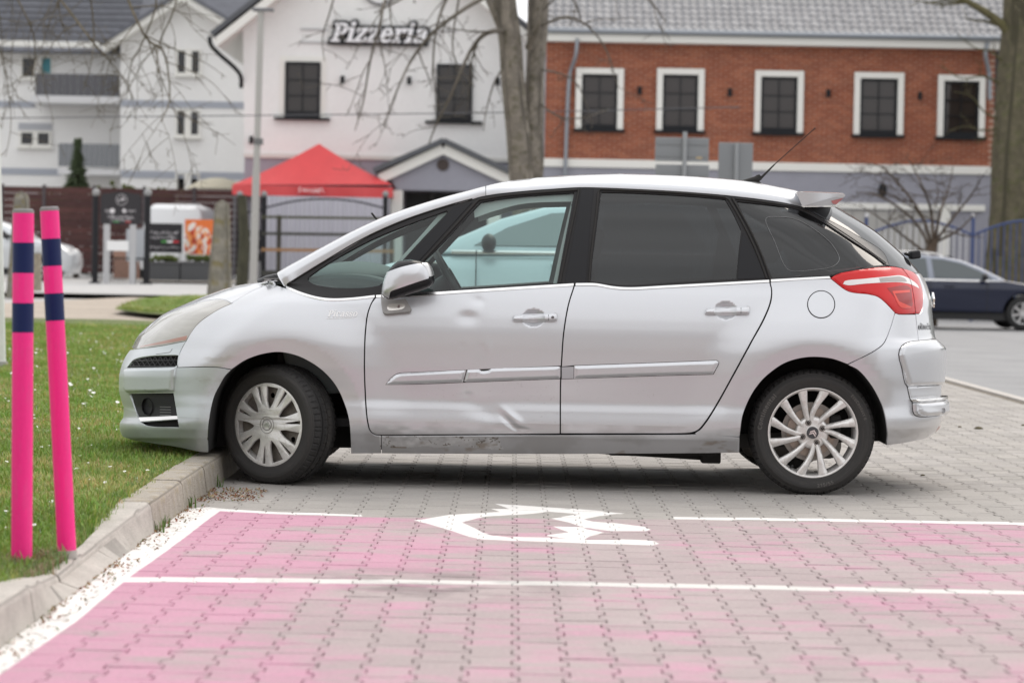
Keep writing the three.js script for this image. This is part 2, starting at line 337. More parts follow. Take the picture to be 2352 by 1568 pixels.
{
  const bone = (s) => { const a = 0.0799 - s, m = 0.0591 - s, e = 0.0986 - s; return [[a, -e], [a, -0.064], [m, -0.041], [m, 0.041], [a, 0.064], [a, e], [-a, e], [-a, 0.064], [-m, 0.041], [-m, -0.041], [-a, -0.064], [-a, -e]]; };
  const r0 = bone(0.0032), r1 = bone(0), n = 12;
  const capTri = THREE.ShapeUtils.triangulateShape(r0.map((p) => new THREE.Vector2(...p)), []);
  function emit(P, cx, cz, full, jit) {
    const [ty, tx, tz, tw] = jit, c = Math.cos(tw), s = Math.sin(tw);
    const f = (x, y, z) => [cx + c * x + s * z, y + ty + tx * x + tz * z, cz - s * x + c * z];
    const b0 = P.pos.length / 3, put = (x, y, z, nx, ny, nz) => { const q = f(x, y, z); P.pos.push(...q); P.nor.push(nx, ny, nz); P.uv.push(q[0], q[2]); if (P.col) P.col.push(P.t[0], P.t[1], P.t[2]); };
    for (const [x, z] of r0) put(x, 0, z, 0, 1, 0);
    for (const t of capTri) { const ar = areaOf(t.map((k) => r0[k])); P.idx.push(b0 + t[0], ...(ar > 0 ? [b0 + t[2], b0 + t[1]] : [b0 + t[1], b0 + t[2]])); }
    let b1 = P.pos.length / 3;
    const ring = (R, y, R2, y2, slope) => { for (let i = 0; i < n; i++) { const a = R[i], b = R[(i + 1) % n], a2 = R2[i], b2 = R2[(i + 1) % n], dx = b[0] - a[0], dz = b[1] - a[1], l = Math.hypot(dx, dz), nx = dz / l, nz = -dx / l, k = P.pos.length / 3; const ny = slope, h = Math.hypot(1, ny); for (const [p, yy] of [[a, y], [b, y], [a2, y2], [b2, y2]]) put(p[0], yy, p[1], nx / h, ny / h, nz / h); P.idx.push(k, k + 1, k + 2, k + 1, k + 3, k + 2); } };
    ring(r0, 0, r1, -0.0035, 1);
    if (full) ring(r1, -0.0035, r1, -0.03, 0);
  }
  const toGeo = (P) => { const g = new THREE.BufferGeometry(); g.setAttribute('position', new THREE.Float32BufferAttribute(P.pos, 3)); g.setAttribute('normal', new THREE.Float32BufferAttribute(P.nor, 3)); g.setAttribute('uv', new THREE.Float32BufferAttribute(P.uv, 2)); if (P.col) g.setAttribute('color', new THREE.Float32BufferAttribute(P.col, 3)); g.setIndex(P.idx); return g; };
  const fresh = (c) => ({ pos: [], nor: [], uv: [], idx: [], col: c ? [] : null, t: [1, 1, 1] });
  const bed = struct('pavement', trimmed([[KERB_X - 0.1, -26], [4.6, -26], [4.6, 8], [KERB_X - 0.1, 8]], [1, 1], (x, z) => V3(x, -0.011, z), { sign: -1, eps: 0.1, uv: (q) => [q.x, q.z] }), mottled([0.125, 0.105, 0.083], 0.5, 0.7, { seed: 15, fine: 100, second: [0.20, 0.16, 0.10] }));
  const cells = [], farP = fresh(true), midP = fresh(false);
  for (let col = 0; col < 44; col++) {
    const cx = -1.47 + col * 0.1425; if (cx > 4.5) continue;
    for (let row = 39; row > -130; row--) {
      const cz = row * 0.2 + (col & 1 ? 0.1 : 0);
      const jit = [rr(-0.0016, 0.0012), rr(-0.012, 0.012), rr(-0.008, 0.008), rr(-0.01, 0.01)];
      const d = 13 - cz, sx = cx / d; if (cz > 6.6 || Math.abs(sx) > 0.235 + 0.5 / d) continue;
      cells.push({ cx, cz, jit, d, painted: cx > PX0 + 0.05 && cx < PX0 + PSX - 0.09 && cz > PZ0 + 0.11 && cz < PZ0 + PSZ - 0.1 });
    }
  }
  cells.sort((a, b) => a.d - b.d);
  let k = 0;
  for (const c of cells) {
    const inView = Math.abs(c.cx / c.d) < 0.198 && c.cz < 5.85;
    if (inView && c.painted && k < 300) { const P = fresh(false); emit(P, c.cx, c.cz, true, c.jit); part('paver', toGeo(P), paverPainted, bed); k++; }
    else if (c.painted) emit(midP, c.cx, c.cz, true, c.jit);
    else { const t = rr(0.9, 1.08); farP.t = [t, t, t * rr(0.985, 1.01)]; emit(farP, c.cx, c.cz, c.d < 17, c.jit); }
  }
  part('paver_field', toGeo(midP), paverPainted, bed).userData.kind = 'stuff';
  part('paver_field', toGeo(farP), paverPlain, bed).userData.kind = 'stuff';
}
// ---- kerb
{
  const zAt = (u, v) => onGround(u, v).z;
  const js = [[-9, 0.13], [-6, 0.13], [-3, 0.13], [-1.9, 0.13], [-0.9, 0.13], [zAt(485, 1133), 0.135], [zAt(429, 1170), 0.135], [zAt(367, 1216), 0.13], [zAt(347, 1223), 0.128], [zAt(273, 1290), 0.07], [zAt(183, 1353), 0.055], [zAt(67, 1429), 0.115], [6.1, 0.12], [7.2, 0.12]];
  const pale = mottled([0.44, 0.41, 0.375], 0.26, 0.5, { seed: 31, bump: 0.003, fine: 90, n: 384 }), rough = mottled([0.35, 0.315, 0.27], 0.4, 0.45, { seed: 33, bump: 0.006, fine: 110, n: 384, second: [0.30, 0.24, 0.12], secondAmt: 0.4 });
  const row = thing('kerb', 'pale concrete kerb of separate stones between lawn and paved bays', 'kerb');
  const prof = (h, s) => { const r = 0.03, wd = s > 0.05 ? 0.13 : 0.155, a = [[-wd, -0.05], [-wd, h - 0.008], [-wd + 0.008, h]]; for (let i = 0; i <= 5; i++) { const t = (i / 5) * Math.PI / 2; a.push([-r - s + r * Math.sin(t), h - r + r * Math.cos(t)]); } a.push([0, 0.002], [0, -0.05]); return a; };
  for (let i = 0; i + 1 < js.length; i++) {
    const [z0, h0] = js[i], [z1, h1] = js[i + 1], s0 = h0 < 0.1 ? 0.07 : 0.014, s1 = h1 < 0.1 ? 0.07 : 0.014, ends = 0.004;
    const N = 14, K = prof(0.1, 0).length, jx = rr(-0.004, 0.004), jy = rr(-0.003, 0.003);
    const f = (t, k) => { const z = lerp(z0 + ends, z1 - ends, t), e = Math.min(t, 1 - t) * (z1 - z0), c = e < 0.006 ? 0.006 - e : 0; const p = prof(lerp(h0, h1, t), lerp(s0, s1, t))[k]; return V3(KERB_X + jx + p[0] * (1 - c * 2), p[1] + jy - (p[1] > 0 ? c * 0.6 : 0), z); };
    const ts = [0, 0.004, 0.012, 0.03]; for (let q = 1; q < N; q++) ts.push(0.03 + 0.94 * q / N); ts.push(0.97, 0.988, 0.996, 1);
    let g = gridSurf(ts.length - 1, K - 1, (u, v) => f(ts[Math.round(u * (ts.length - 1))], Math.round(v * (K - 1))));
    g = toCreasedNormals(g, 0.7);
    const cap = [f(0, 0)]; const capG = (t, flip) => { const pts = []; for (let k = 0; k < K; k++) pts.push(f(t, k)); const s = THREE.ShapeUtils.triangulateShape(pts.map((p) => new THREE.Vector2(p.x, p.y)), []); const b = new THREE.BufferGeometry(); const arr = []; for (const tr of s) for (const q of flip ? [tr[0], tr[2], tr[1]] : tr) arr.push(pts[q].x, pts[q].y, pts[q].z); b.setAttribute('position', new THREE.Float32BufferAttribute(arr, 3)); b.computeVertexNormals(); return b; };
    const all = uvMetres(merge([g, capG(0, true), capG(1, false)]));
    part('kerb_stone', all, i >= 4 && i <= 7 ? rough : pale, row);
  }
}
// ---------------------------------------------------------------- the silver car: one smooth side surface, measured from its side elevation
const HALF = 0.915, MID = -HALF;                     // the near flank is the plane z = 0, the car's middle plane is z = -0.915
function table(list) {                               // smooth curve through [x, y] pairs
  const n = list.length, m = list.map((p, i) => { if (!i || i === n - 1) { const a = list[i ? n - 2 : 0], b = list[i ? n - 1 : 1]; return (b[1] - a[1]) / (b[0] - a[0]); } const s0 = (p[1] - list[i - 1][1]) / (p[0] - list[i - 1][0]), s1 = (list[i + 1][1] - p[1]) / (list[i + 1][0] - p[0]); return s0 * s1 <= 0 ? 0 : 2 * s0 * s1 / (s0 + s1); });
  return (x) => { if (x <= list[0][0]) return list[0][1]; if (x >= list[n - 1][0]) return list[n - 1][1]; let i = 0; while (x > list[i + 1][0]) i++; const h = list[i + 1][0] - list[i][0], t = (x - list[i][0]) / h, t2 = t * t, t3 = t2 * t; return list[i][1] * (2 * t3 - 3 * t2 + 1) + m[i] * h * (t3 - 2 * t2 + t) + list[i + 1][1] * (-2 * t3 + 3 * t2) + m[i + 1] * h * (t3 - t2); };
}
const secW = table([[0.10, 0.12], [0.17, 0.075], [0.21, 0.05], [0.262, 0.022], [0.285, 0.010], [0.33, 0.005], [0.40, 0.013], [0.46, 0.022], [0.55, 0.0145], [0.62, 0.008], [0.70, 0.0075], [0.78, 0.012], [0.86, 0.0225], [0.93, 0.038], [1.0, 0.06], [1.045, 0.078], [1.15, 0.112], [1.3, 0.166], [1.42, 0.217], [1.52, 0.27], [1.62, 0.34]]);
const noseU = table([[560, 480], [630, 540], [646, 600], [650, 574], [657, 537], [676, 480], [699, 422], [720, 377], [749, 339], [775, 314], [802, 300], [811, 293], [825, 284.6], [844, 277.4], [868, 272.7], [892, 272.7], [916, 277.4], [939, 283.4], [958, 282.5], [971, 275], [979, 274], [1004, 282], [1014, 300], [1045, 330]].map(([v, u]) => [v, u]));
const noseL = table([[560, 40], [636, 40], [648, 62], [655, 165], [680, 210], [700, 232], [750, 240], [800, 232], [850, 215], [1045, 215]]);
const tailU = table([[380, 1790], [430, 1822], [449, 1866], [460, 1893], [474, 1919], [499, 1963], [527, 2006.5], [562, 2050], [586.5, 2077], [611, 2101], [627, 2114.5], [645, 2125.6], [669, 2134.8], [691, 2140], [727, 2143], [760, 2146.7], [776, 2149.5], [788, 2160], [801, 2168.7], [811, 2169], [872, 2165.5], [900, 2163], [930, 2164], [955, 2165], [980, 2160], [997, 2144], [1003, 2136], [1030, 2116]]);
const tailL = table([[380, 150], [440, 190], [474, 250], [560, 262], [640, 215], [700, 190], [780, 195], [900, 215], [1030, 215]]);
const NF = 2.35, NR = 2.55;
const supF = (t, n) => (t >= 1 ? 1 : t <= 0 ? 0 : Math.pow(1 - Math.pow(1 - t, n), 1 / n));
const hgt = (u, v) => (1128 + 0.0185 * (u - 1176) - v) / 457;
const gauss = (u, v, cu, cv, su, sv, rot = 0) => { const c = Math.cos(rot), s = Math.sin(rot), x = (u - cu) * c + (v - cv) * s, y = -(u - cu) * s + (v - cv) * c; return Math.exp(-(x * x) / (su * su) - (y * y) / (sv * sv)); };
function flare(u, v, cu, cv, ra) {
  const r = Math.hypot(u - cu, v - cv), k = r - ra, side = sstep(1060, 960, v);
  const lip = k < 30 ? 0.010 * (1 - clamp(k, -10, 30) / 30) : 0;
  return -0.03 * side * (1 - sstep(26, 150, k)) + lip * side;
}
const bowl = (u, v, cu, cv, ru, rv, d) => { const q = ((u - cu) / ru) ** 2 + ((v - cv) / rv) ** 2; return q < 1 ? d * (1 - q) : 0; };
function sideW(u, v, tF, tR) {
  const Y = hgt(u, v); let w = secW(Y);
  if (v > 600 && v < 1050) { w += flare(u, v, 648, 966, 156); w += flare(u, v, 1868, 986, 166); }
  if (v < 700) w += 0.09 * sstep(960, 640, u) * sstep(700, 640, v);
  // dents in the front door, handle recesses
  if (u > 840 && u < 1320 && v > 640) {
    w += 0.006 * gauss(u, v, 1075, 727, 22, 14) - 0.003 * gauss(u, v, 1084, 714, 26, 20) + 0.005 * gauss(u, v, 1098, 690, 15, 10, 0.3) - 0.002 * gauss(u, v, 1118, 684, 8, 22);
    w += 0.0026 * gauss(u, v, 1107, 808, 14, 17) - 0.0015 * gauss(u, v, 1122, 800, 8, 14) + 0.0012 * gauss(u, v, 1062, 795, 9, 9) + 0.001 * gauss(u, v, 1100, 832, 9, 6);
    w += 0.003 * gauss(u, v, 1072, 906, 12, 6) - 0.002 * gauss(u, v, 1052, 909, 20, 9) + 0.009 * gauss(u, v, 1172, 972, 26, 7, 0.8) - 0.006 * gauss(u, v, 1178, 958, 26, 8, 0.7) + 0.005 * gauss(u, v, 1200, 985, 16, 5, 0.15) + 0.005 * gauss(u, v, 1120, 945, 50, 22, 0.4);
    w += 0.0015 * gauss(u, v, 930, 987, 60, 5) * Math.sin(u * 0.11);
    w += bowl(u, v, 1225.5, 730, 26.5, 21.5, 0.028);
  }
  if (u > 1600 && u < 1760 && v > 660 && v < 760) w += bowl(u, v, 1667, 713, 26.5, 21.5, 0.028);
  const hw = HALF - w;
  const a = tF ?? (u - noseU(v)) / noseL(v), b = tR ?? (tailU(v) - u) / tailL(v);
  return HALF - hw * supF(a, NF) * supF(b, NR);
}
const onSide = (u, v, out = 0) => onZ(u, v, -sideW(u, v) + out);
const ov = (out, u, v) => (typeof out === 'number' ? out : out(u, v));
function edgeDist(poly, u, v) { let m = 1e9; for (let i = 0, j = poly.length - 1; i < poly.length; j = i++) { const a = poly[j], b = poly[i], dx = b[0] - a[0], dy = b[1] - a[1], L = dx * dx + dy * dy || 1e-9, t = clamp(((u - a[0]) * dx + (v - a[1]) * dy) / L, 0, 1), d = (u - a[0] - t * dx) ** 2 + (v - a[1] - t * dy) ** 2; if (d < m) m = d; } return Math.sqrt(m); }
// warped parameters, so that nose and tail are sampled evenly round the corner
const WARP = {
  F: { uOf: (a, v) => { const b = Math.abs(a), t = b < 1 ? Math.pow(b, NF) : 1 + NF * (b - 1); return noseU(v) + noseL(v) * t; }, to: ([u, v]) => { const t = (u - noseU(v)) / noseL(v); return [t <= 0 ? 0 : t < 1 ? Math.pow(t, 1 / NF) : 1 + (t - 1) / NF, v]; }, lift: (out) => (a, v) => { const s = a < 0 ? -1 : 1, b = Math.abs(a), t = b < 1 ? Math.pow(b, NF) : 1 + NF * (b - 1), u = noseU(v) + noseL(v) * t; const p = onZ(u, v, -sideW(u, v, t) + ov(out, u, v)); if (s < 0) p.z = 2 * MID - p.z; return p; }, cell: [0.045, 5] },
  R: { uOf: (a, v) => { const b = Math.abs(a), t = b < 1 ? Math.pow(b, NR) : 1 + NR * (b - 1); return tailU(v) - tailL(v) * t; }, to: ([u, v]) => { const t = (tailU(v) - u) / tailL(v); return [t <= 0 ? 0 : t < 1 ? -Math.pow(t, 1 / NR) : -1 - (t - 1) / NR, v]; }, lift: (out) => (a, v) => { const s = a > 0 ? -1 : 1, b = Math.abs(a), t = b < 1 ? Math.pow(b, NR) : 1 + NR * (b - 1), u = tailU(v) - tailL(v) * t; const p = onZ(u, v, -sideW(u, v, undefined, t) + ov(out, u, v)); if (s < 0) p.z = 2 * MID - p.z; return p; }, cell: [0.045, 5] },
  N: { uOf: (u) => u, to: (p) => p, lift: (out) => (u, v) => onSide(u, v, ov(out, u, v)), cell: [8, 7] },
};
// a panel of the flank; o.out: how far it stands proud
function panel(pts, o = {}) {
  const wp = WARP[o.warp ?? 'N'];
  let poly = outline(pts, o.step ?? 7);
  let p2 = poly.map(wp.to);
  const clean = p2.filter((p, i) => { const q = p2[(i + 1) % p2.length]; return Math.hypot((p[0] - q[0]), p[1] - q[1]) > 1e-4; });
  let shape = clean;
  for (const h of o.holes ?? []) shape = keyhole(shape, outline(h, o.step ?? 7).map(wp.to));
  let out = o.out ?? 0;
  if (o.crown) { const h = o.rise ?? out, b = out - h, c = outline(pts, 12); out = (u, v) => { const q = 1 - clamp(edgeDist(c, u, v) / o.crown, 0, 1); return b + h * (1 - q * q); }; }
  const flat = wp.lift(0), ee0 = o.warp && o.warp !== 'N' ? 0.01 : 1;
  const nrm = (a, b) => flat(a + ee0, b).sub(flat(a - ee0, b)).cross(flat(a, b + ee0).sub(flat(a, b - ee0))).normalize().multiplyScalar(-1);
  const lift = o.alongNormal ? (a, b) => flat(a, b).addScaledVector(nrm(a, b), ov(out, wp.uOf(a, b), b)) : wp.lift(out), ee = o.warp && o.warp !== 'N' ? 0.01 : 1;
  const inward = o.crown ? (a, b) => flat(a + ee, b).sub(flat(a - ee, b)).cross(flat(a, b + ee).sub(flat(a, b - ee))).normalize().multiplyScalar(-1) : undefined;
  // drawing units have v downwards: turn the surface outwards
  return trimmed(shape, o.cell ?? wp.cell, lift, { sign: -1, inward, flange: o.flange ?? 0.014, eps: o.crown ? (o.warp && o.warp !== 'N' ? 0.004 : 0.25) : o.warp && o.warp !== 'N' ? 0.004 : 0.4, uv: (q) => [q.x, q.y] });
}
const both = (g) => [g, mirrored(g, MID)];
const duo = (name, g, m, parent) => { part(name, g, m, parent); part(name, mirrored(g, MID), m, parent); };
const car = thing('silver_car', 'dented silver family car with pink painted bay in front of it', 'car');
// ---- materials
const carDirt = (() => {
  const W = 1200, H = 440, X0 = -2.3, SX = 4.8, SY = 1.78;
  const uSill = (x) => x;
  const t = dataTex(W, H, (i, j) => {
    const X = X0 + ((i + 0.5) / W) * SX, Y = ((j + 0.5) / H) * SY;
    let c = [0.61, 0.62, 0.645];
    const fl = hsh(i, j, 5) - 0.5; c = c.map((q) => q * (1 + 0.015 * fl));
    const low = fbm(X * 5, Y * 9, 0, 4, 3);
    const spl = vnoise(X * 120, Y * 120, 0, 7) > 0.93 && vnoise(X * 6, Y * 6, 0, 8) > 0.55 && Y < 0.6 ? 0.25 : 0;
    let d = spl;
    // road dirt in patches along the sill and behind the wheels
    if (Y < 0.34) d = Math.max(d, 0.42 * sstep(0.42, 0.72, low) );
    if (Y < 0.27 && X > -0.66 && X < 1.15) d = Math.max(d, 0.25 + 0.3 * sstep(0.45, 0.65, low));
    c = c.map((q, k) => lerp(q, [0.23, 0.21, 0.19][k], d * 0.7));
    // peeled paint and rust on the front of the sill
    const peel = Y < 0.268 && X > -0.66 && X < -0.66 + 0.62 + 0.25 * (low - 0.5) && Y > 0.2 + 0.03 * (vnoise(X * 14, 3, 0, 4) - 0.3);
    if (peel) { const k = 0.5 + 0.9 * fbm(X * 30, Y * 40, 0, 5, 12); c = [0.5 * k + 0.1, 0.5 * k + 0.1, 0.51 * k + 0.1]; }
    if (peel) { const cr = Math.abs(fbm(X * 9, Y * 34, 0, 4, 13) - 0.5); if (cr < 0.011) c = [0.22, 0.20, 0.18]; if (Y < 0.205 && fbm(X * 16, 2, 0, 3, 14) > 0.47) c = [0.2, 0.15, 0.10]; }
    const rust = sstep(0.62, 0.72, fbm(X * 7, Y * 22, 0, 4, 15)) * (Y < 0.27 && Y > 0.15 && X > -0.66 && X < 1.2 ? 1 : 0);
    c = c.map((q, k) => lerp(q, [0.22, 0.13, 0.05][k], rust * 0.5));
    // scuffs on wing and bumper
    const sc = (cx, cy, sx, sy) => Math.exp(-(((X - cx) / sx) ** 2) - (((Y - cy) / sy) ** 2));
    const scuff = (sc(-1.52, 0.655, 0.12, 0.02) + sc(-1.52, 0.53, 0.13, 0.022) + sc(-1.47, 0.63, 0.08, 0.03)) * sstep(0.42, 0.66, fbm(X * 12, Y * 30, 0, 4, 19));
    c = c.map((q, k) => lerp(q, [0.46, 0.45, 0.43][k], clamp(scuff, 0, 1) * 0.6));
    return c.map(toS);
  });
  t.repeat.set(1 / SX, 1 / SY); t.offset.set(-X0 / SX, 0); t.wrapS = t.wrapT = THREE.ClampToEdgeWrapping;
  return t;
})();
const paint = new THREE.MeshPhysicalMaterial({ map: carDirt, metalness: 0.7, roughness: 0.36, clearcoat: 0.9, clearcoatRoughness: 0.06 });
const paintPlain = new THREE.MeshPhysicalMaterial({ color: lin(0.61, 0.62, 0.645), metalness: 0.7, roughness: 0.36, clearcoat: 0.9, clearcoatRoughness: 0.06 });
const bumperPaint = new THREE.MeshPhysicalMaterial({ map: carDirt, color: lin(0.90, 0.95, 0.945), metalness: 0.4, roughness: 0.42, clearcoat: 0.5, clearcoatRoughness: 0.2 });
const blackGap = mat([0.016, 0.016, 0.017], 0.95);  // near black, puts the shade of gaps and recesses into the colour
const blackTrim = mat([0.02, 0.019, 0.02], 0.5, { physical: 1, specularIntensity: 0.55 });
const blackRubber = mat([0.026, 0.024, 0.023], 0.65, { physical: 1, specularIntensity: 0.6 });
const blackGloss = mat([0.012, 0.012, 0.014], 0.25, { physical: 1, specularIntensity: 0.5 });
const chrome = mat([0.83, 0.82, 0.81], 0.16, { metalness: 1 });
const satin = mat([0.62, 0.62, 0.62], 0.3, { metalness: 0.9 });
const plasticGrey = mat([0.028, 0.028, 0.031], 0.6, { physical: 1, specularIntensity: 0.5 });
const clearGlass = mat([0.78, 0.895, 0.87], 0.02, { physical: 1, transmission: 1, thickness: 0, ior: 1.5, transparent: false });
const tintGlass = mat([0.10, 0.105, 0.11], 0.02, { physical: 1, transmission: 1, thickness: 0, ior: 1.62 });
const tintFixed = mat([0.014, 0.015, 0.017], 0.06, { physical: 1, clearcoat: 1, clearcoatRoughness: 0.03 });

// ---- outlines (side elevation, drawing units)
const wheelArchF = [[531, 848.5], [560, 828], [586, 817], [614, 810], [645, 808], [683, 816.5], [706, 827], [729.5, 841.5], [750, 859], [768, 880], [781, 902], [791, 926], [798, 947], [802.5, 968.4], [805.5, 1005], [806.4, 1041]];
const doorFrontSeam = [[862, 681], [853, 696], [844, 722], [839.5, 757], [837.6, 791], [836.9, 846], [838.7, 901], [841, 940], [844.5, 969], [850, 989], [860, 997.5], [876, 1000]];
const fender = [[619, 650.5, 1], [596, 661], [566, 676], [532, 697.5, 1], [510, 707], [487, 720], [462, 737.5], [446, 754], [434, 772], [428, 783, 1], [422.6, 792], [415, 807], [410.7, 820], [408.2, 843, 1], [460.7, 841.3], [498.8, 842.3], [531, 847.5, 1], ...wheelArchF.slice(1), [806.4, 1041, 1], [875.2, 1040.5, 1], [874.8, 1002.5, 1], ...doorFrontSeam.slice(0, -1).reverse().map(([u, v]) => [u - 1.6, v + (v > 990 ? 1.8 : 0)]), [860, 684, 1], [806, 689.5], [758.6, 691.5], [726.8, 687], [688.7, 676], [656, 662.5, 1], [629, 653.5, 1]];
const fDoor = [[863.6, 684, 1], ...doorFrontSeam.slice(1, -1).map(([u, v]) => [u + 1.6, v - (v > 990 ? 1.3 : 0)]), [876, 998, 1], [1000, 997], [1150, 996], [1285.4, 995, 1], [1286, 883], [1288.6, 828], [1293, 766], [1304, 700], [1317, 657.5, 1], [1266, 660], [1107.7, 670.5], [938, 681.5]];
const rDoor = [[1320.5, 657, 1], [1307.2, 700], [1296.2, 766], [1291.8, 828], [1289.2, 883], [1288.6, 994.6, 1], [1420, 994.5], [1577, 993.5], [1590, 991.8], [1604, 985.5], [1623, 962], [1648.6, 921.6], [1685.3, 855.6], [1721.8, 788.4], [1754.6, 728], [1768.6, 692], [1771.3, 667], [1767.4, 649.2, 1], [1540, 661.5], [1445, 666.3], [1408.6, 664], [1368, 657.3]];
const archR = [[1698.8, 1004], [1705, 956], [1714, 930], [1727, 904], [1743, 881], [1761, 862], [1799.6, 834.5], [1838, 822], [1876.5, 819], [1915, 824], [1947.4, 836]];
const quarter = [[1770.6, 648.6, 1], [1774.4, 667], [1771.9, 693], [1758, 730], [1725, 790.5], [1688.4, 858], [1651.5, 924.4], [1626.4, 965], [1607.6, 988.4], [1597, 995.5], [1600, 1000, 1], [1698.6, 1002, 1], ...archR.slice(1, -1), [1947, 835.4, 1], [1968.8, 825.5], [1992, 814], [2015, 800.4], [2030, 787], [2045, 752.5], [2055.4, 718, 1], [2031.6, 693.5], [2016.5, 682], [1995, 676.2], [1962, 672.8], [1944.6, 667.6], [1908, 640.6, 1], [1860, 642]];
const sill = [[876.6, 1002.6, 1], [1000, 1001.8], [1288, 999.6], [1577, 998.6], [1597, 998.2], [1698.7, 1004.5, 1], [1698, 1039, 1], [1560, 1040.5], [1400, 1041.5], [1200, 1042], [1000, 1041.5], [876.8, 1040.5, 1]];
const fBumper = [[300, 803.5, 1], [307, 803], [366, 795.5], [426, 784.2, 1], [420.5, 792], [412.6, 807], [408.6, 820], [405.8, 844.6, 1], [460.7, 843.2], [498.8, 844.3], [529.7, 849.8, 1], [517.8, 861], [503.5, 884.7], [491.6, 908.5], [484.5, 934.6], [479.7, 963], [476.5, 996.5], [477, 1038, 1], [463, 1037.5], [401, 1025], [340, 1016], [300, 1009], [277, 1000, 1], [268, 978, 1], [268, 900, 1], [268, 860, 1], [270, 840, 1], [280, 822, 1], [290, 808, 1]];
const grilleHole = [[290, 845, 1], [306, 826], [337, 817.5], [413.6, 814, 1], [407, 842.4, 1]];
const fogHole = [[295.5, 904, 1], [398, 902.4, 1], [411, 982.4, 1], [391.7, 981.6], [345, 979.5], [326, 973]];
const rBumper = [[2057.3, 719.6, 1], [2063, 722], [2102.6, 722.6, 1], [2110, 786, 1], [2130, 781.5], [2153, 777.5, 1], [2175, 801, 1], [2175, 840, 1], [2172, 885, 1], [2170, 897, 1], [2193, 905, 1], [2195, 920, 1], [2190, 950, 1], [2176, 980, 1], [2151, 997.4, 1], [2136, 1003.5], [2088, 1014.5], [2038, 1022, 1], [2039.6, 999], [2037, 968], [2030, 937.7], [2019, 913], [2007, 891.5], [1984, 860.8], [1968.8, 847], [1949, 837.4, 1], [1970, 827], [1993.5, 815.6], [2016.5, 802], [2031.8, 788.2], [2047, 753.5]];
const tail = [[1909.5, 638.5, 1], [1925, 629], [1984.6, 618], [2039.5, 612.6], [2061, 614], [2102.6, 628], [2113, 646], [2119.6, 668], [2120.8, 681], [2118.8, 708], [2113, 719.4, 1], [2063.6, 719.4], [2056.8, 716, 1], [2033, 691.6], [2017.5, 680], [1995.5, 674.2], [1962.6, 671], [1945, 665.6]];
const hatch = [[2104.6, 628.6, 1], [2120, 628.6, 1], [2132, 645, 1], [2140, 669, 1], [2150, 700, 1], [2150, 727, 1], [2152, 760, 1], [2156, 775.4, 1], [2130, 779.6], [2111.4, 783.6, 1], [2104.4, 721, 1], [2114.6, 720.6], [2120.4, 709], [2122.4, 681], [2121, 667], [2114.4, 645.4]];
const rearGlass = [[1848, 475.6, 1], [1885, 475.5], [1924, 476, 1], [1968, 499, 1], [2012, 527, 1], [2056, 562, 1], [2084, 586.5, 1], [2108, 611, 1], [2119, 626.8, 1], [2103.6, 626.4, 1], [2061, 612.4], [2044, 610, 1], [2030.5, 580], [1962, 536]];
const headlamp = [[305, 801.2, 1], [309, 792], [318, 776], [338, 756], [359, 737], [401, 714.5], [448.8, 697], [479.7, 690], [505.9, 687.6], [520, 691], [530, 696.8, 1], [509, 706], [486, 719], [460.7, 736.4], [444.8, 753], [432.6, 771.5], [426.4, 782.4, 1], [366, 793.5]];
const bonnet = [[303, 798, 1], [306.5, 791], [316, 775], [336.6, 754.4], [357.4, 735.4], [400, 713], [448.4, 695.2], [479.4, 688.2], [506, 685.8], [521, 689], [531.4, 695.4, 1], [565, 674.4], [595, 659.5], [616.6, 649.6, 1], [610, 647.4], [590, 646.6], [560, 648, 1], [530, 656, 1], [470, 676, 1], [410, 699, 1], [365, 720, 1], [330, 749, 1], [305, 775, 1]];
const P_ = {};
for (const [n, pts, m, o] of [
  ['front_wing', fender, paint, { step: 6 }], ['front_door', fDoor, paint, { cell: [3.2, 3.2] }], ['rear_door', rDoor, paint, { cell: [3.6, 3.4] }],
  ['quarter_panel', quarter, paint, { warp: 'R', cell: [0.04, 5] }], ['sill', sill, paint, {}],
]) {
  const g = panel(pts, o);
  const p = part(n, g, m, car, n === 'front_door' ? 'dented front door with scratches and a creased lower corner' : undefined);
  const q = part(n, mirrored(g, MID), paintPlain, car);
  P_[n] = p;
}
// nose and tail wrap round the middle: left and right halves in one skin
const skin = (name, pts, m, o) => { const g = panel(pts, { flange: 0.012, ...o }); return part(name, [g, mirrored(g, MID)], m, car); };
const bumperF = skin('front_bumper', fBumper, bumperPaint, { warp: 'F', holes: [grilleHole, fogHole] });
skin('bonnet', bonnet, paintPlain, { warp: 'F', flange: 0.02 });
const bumperR = skin('rear_bumper', rBumper, paint, { warp: 'R' });
const hatchP = skin('tailgate', hatch, paintPlain, { warp: 'R' });
skin('rear_window', rearGlass, mat([0.02, 0.022, 0.024], 0.05, { physical: 1, specularIntensity: 0.8 }), { warp: 'R' });
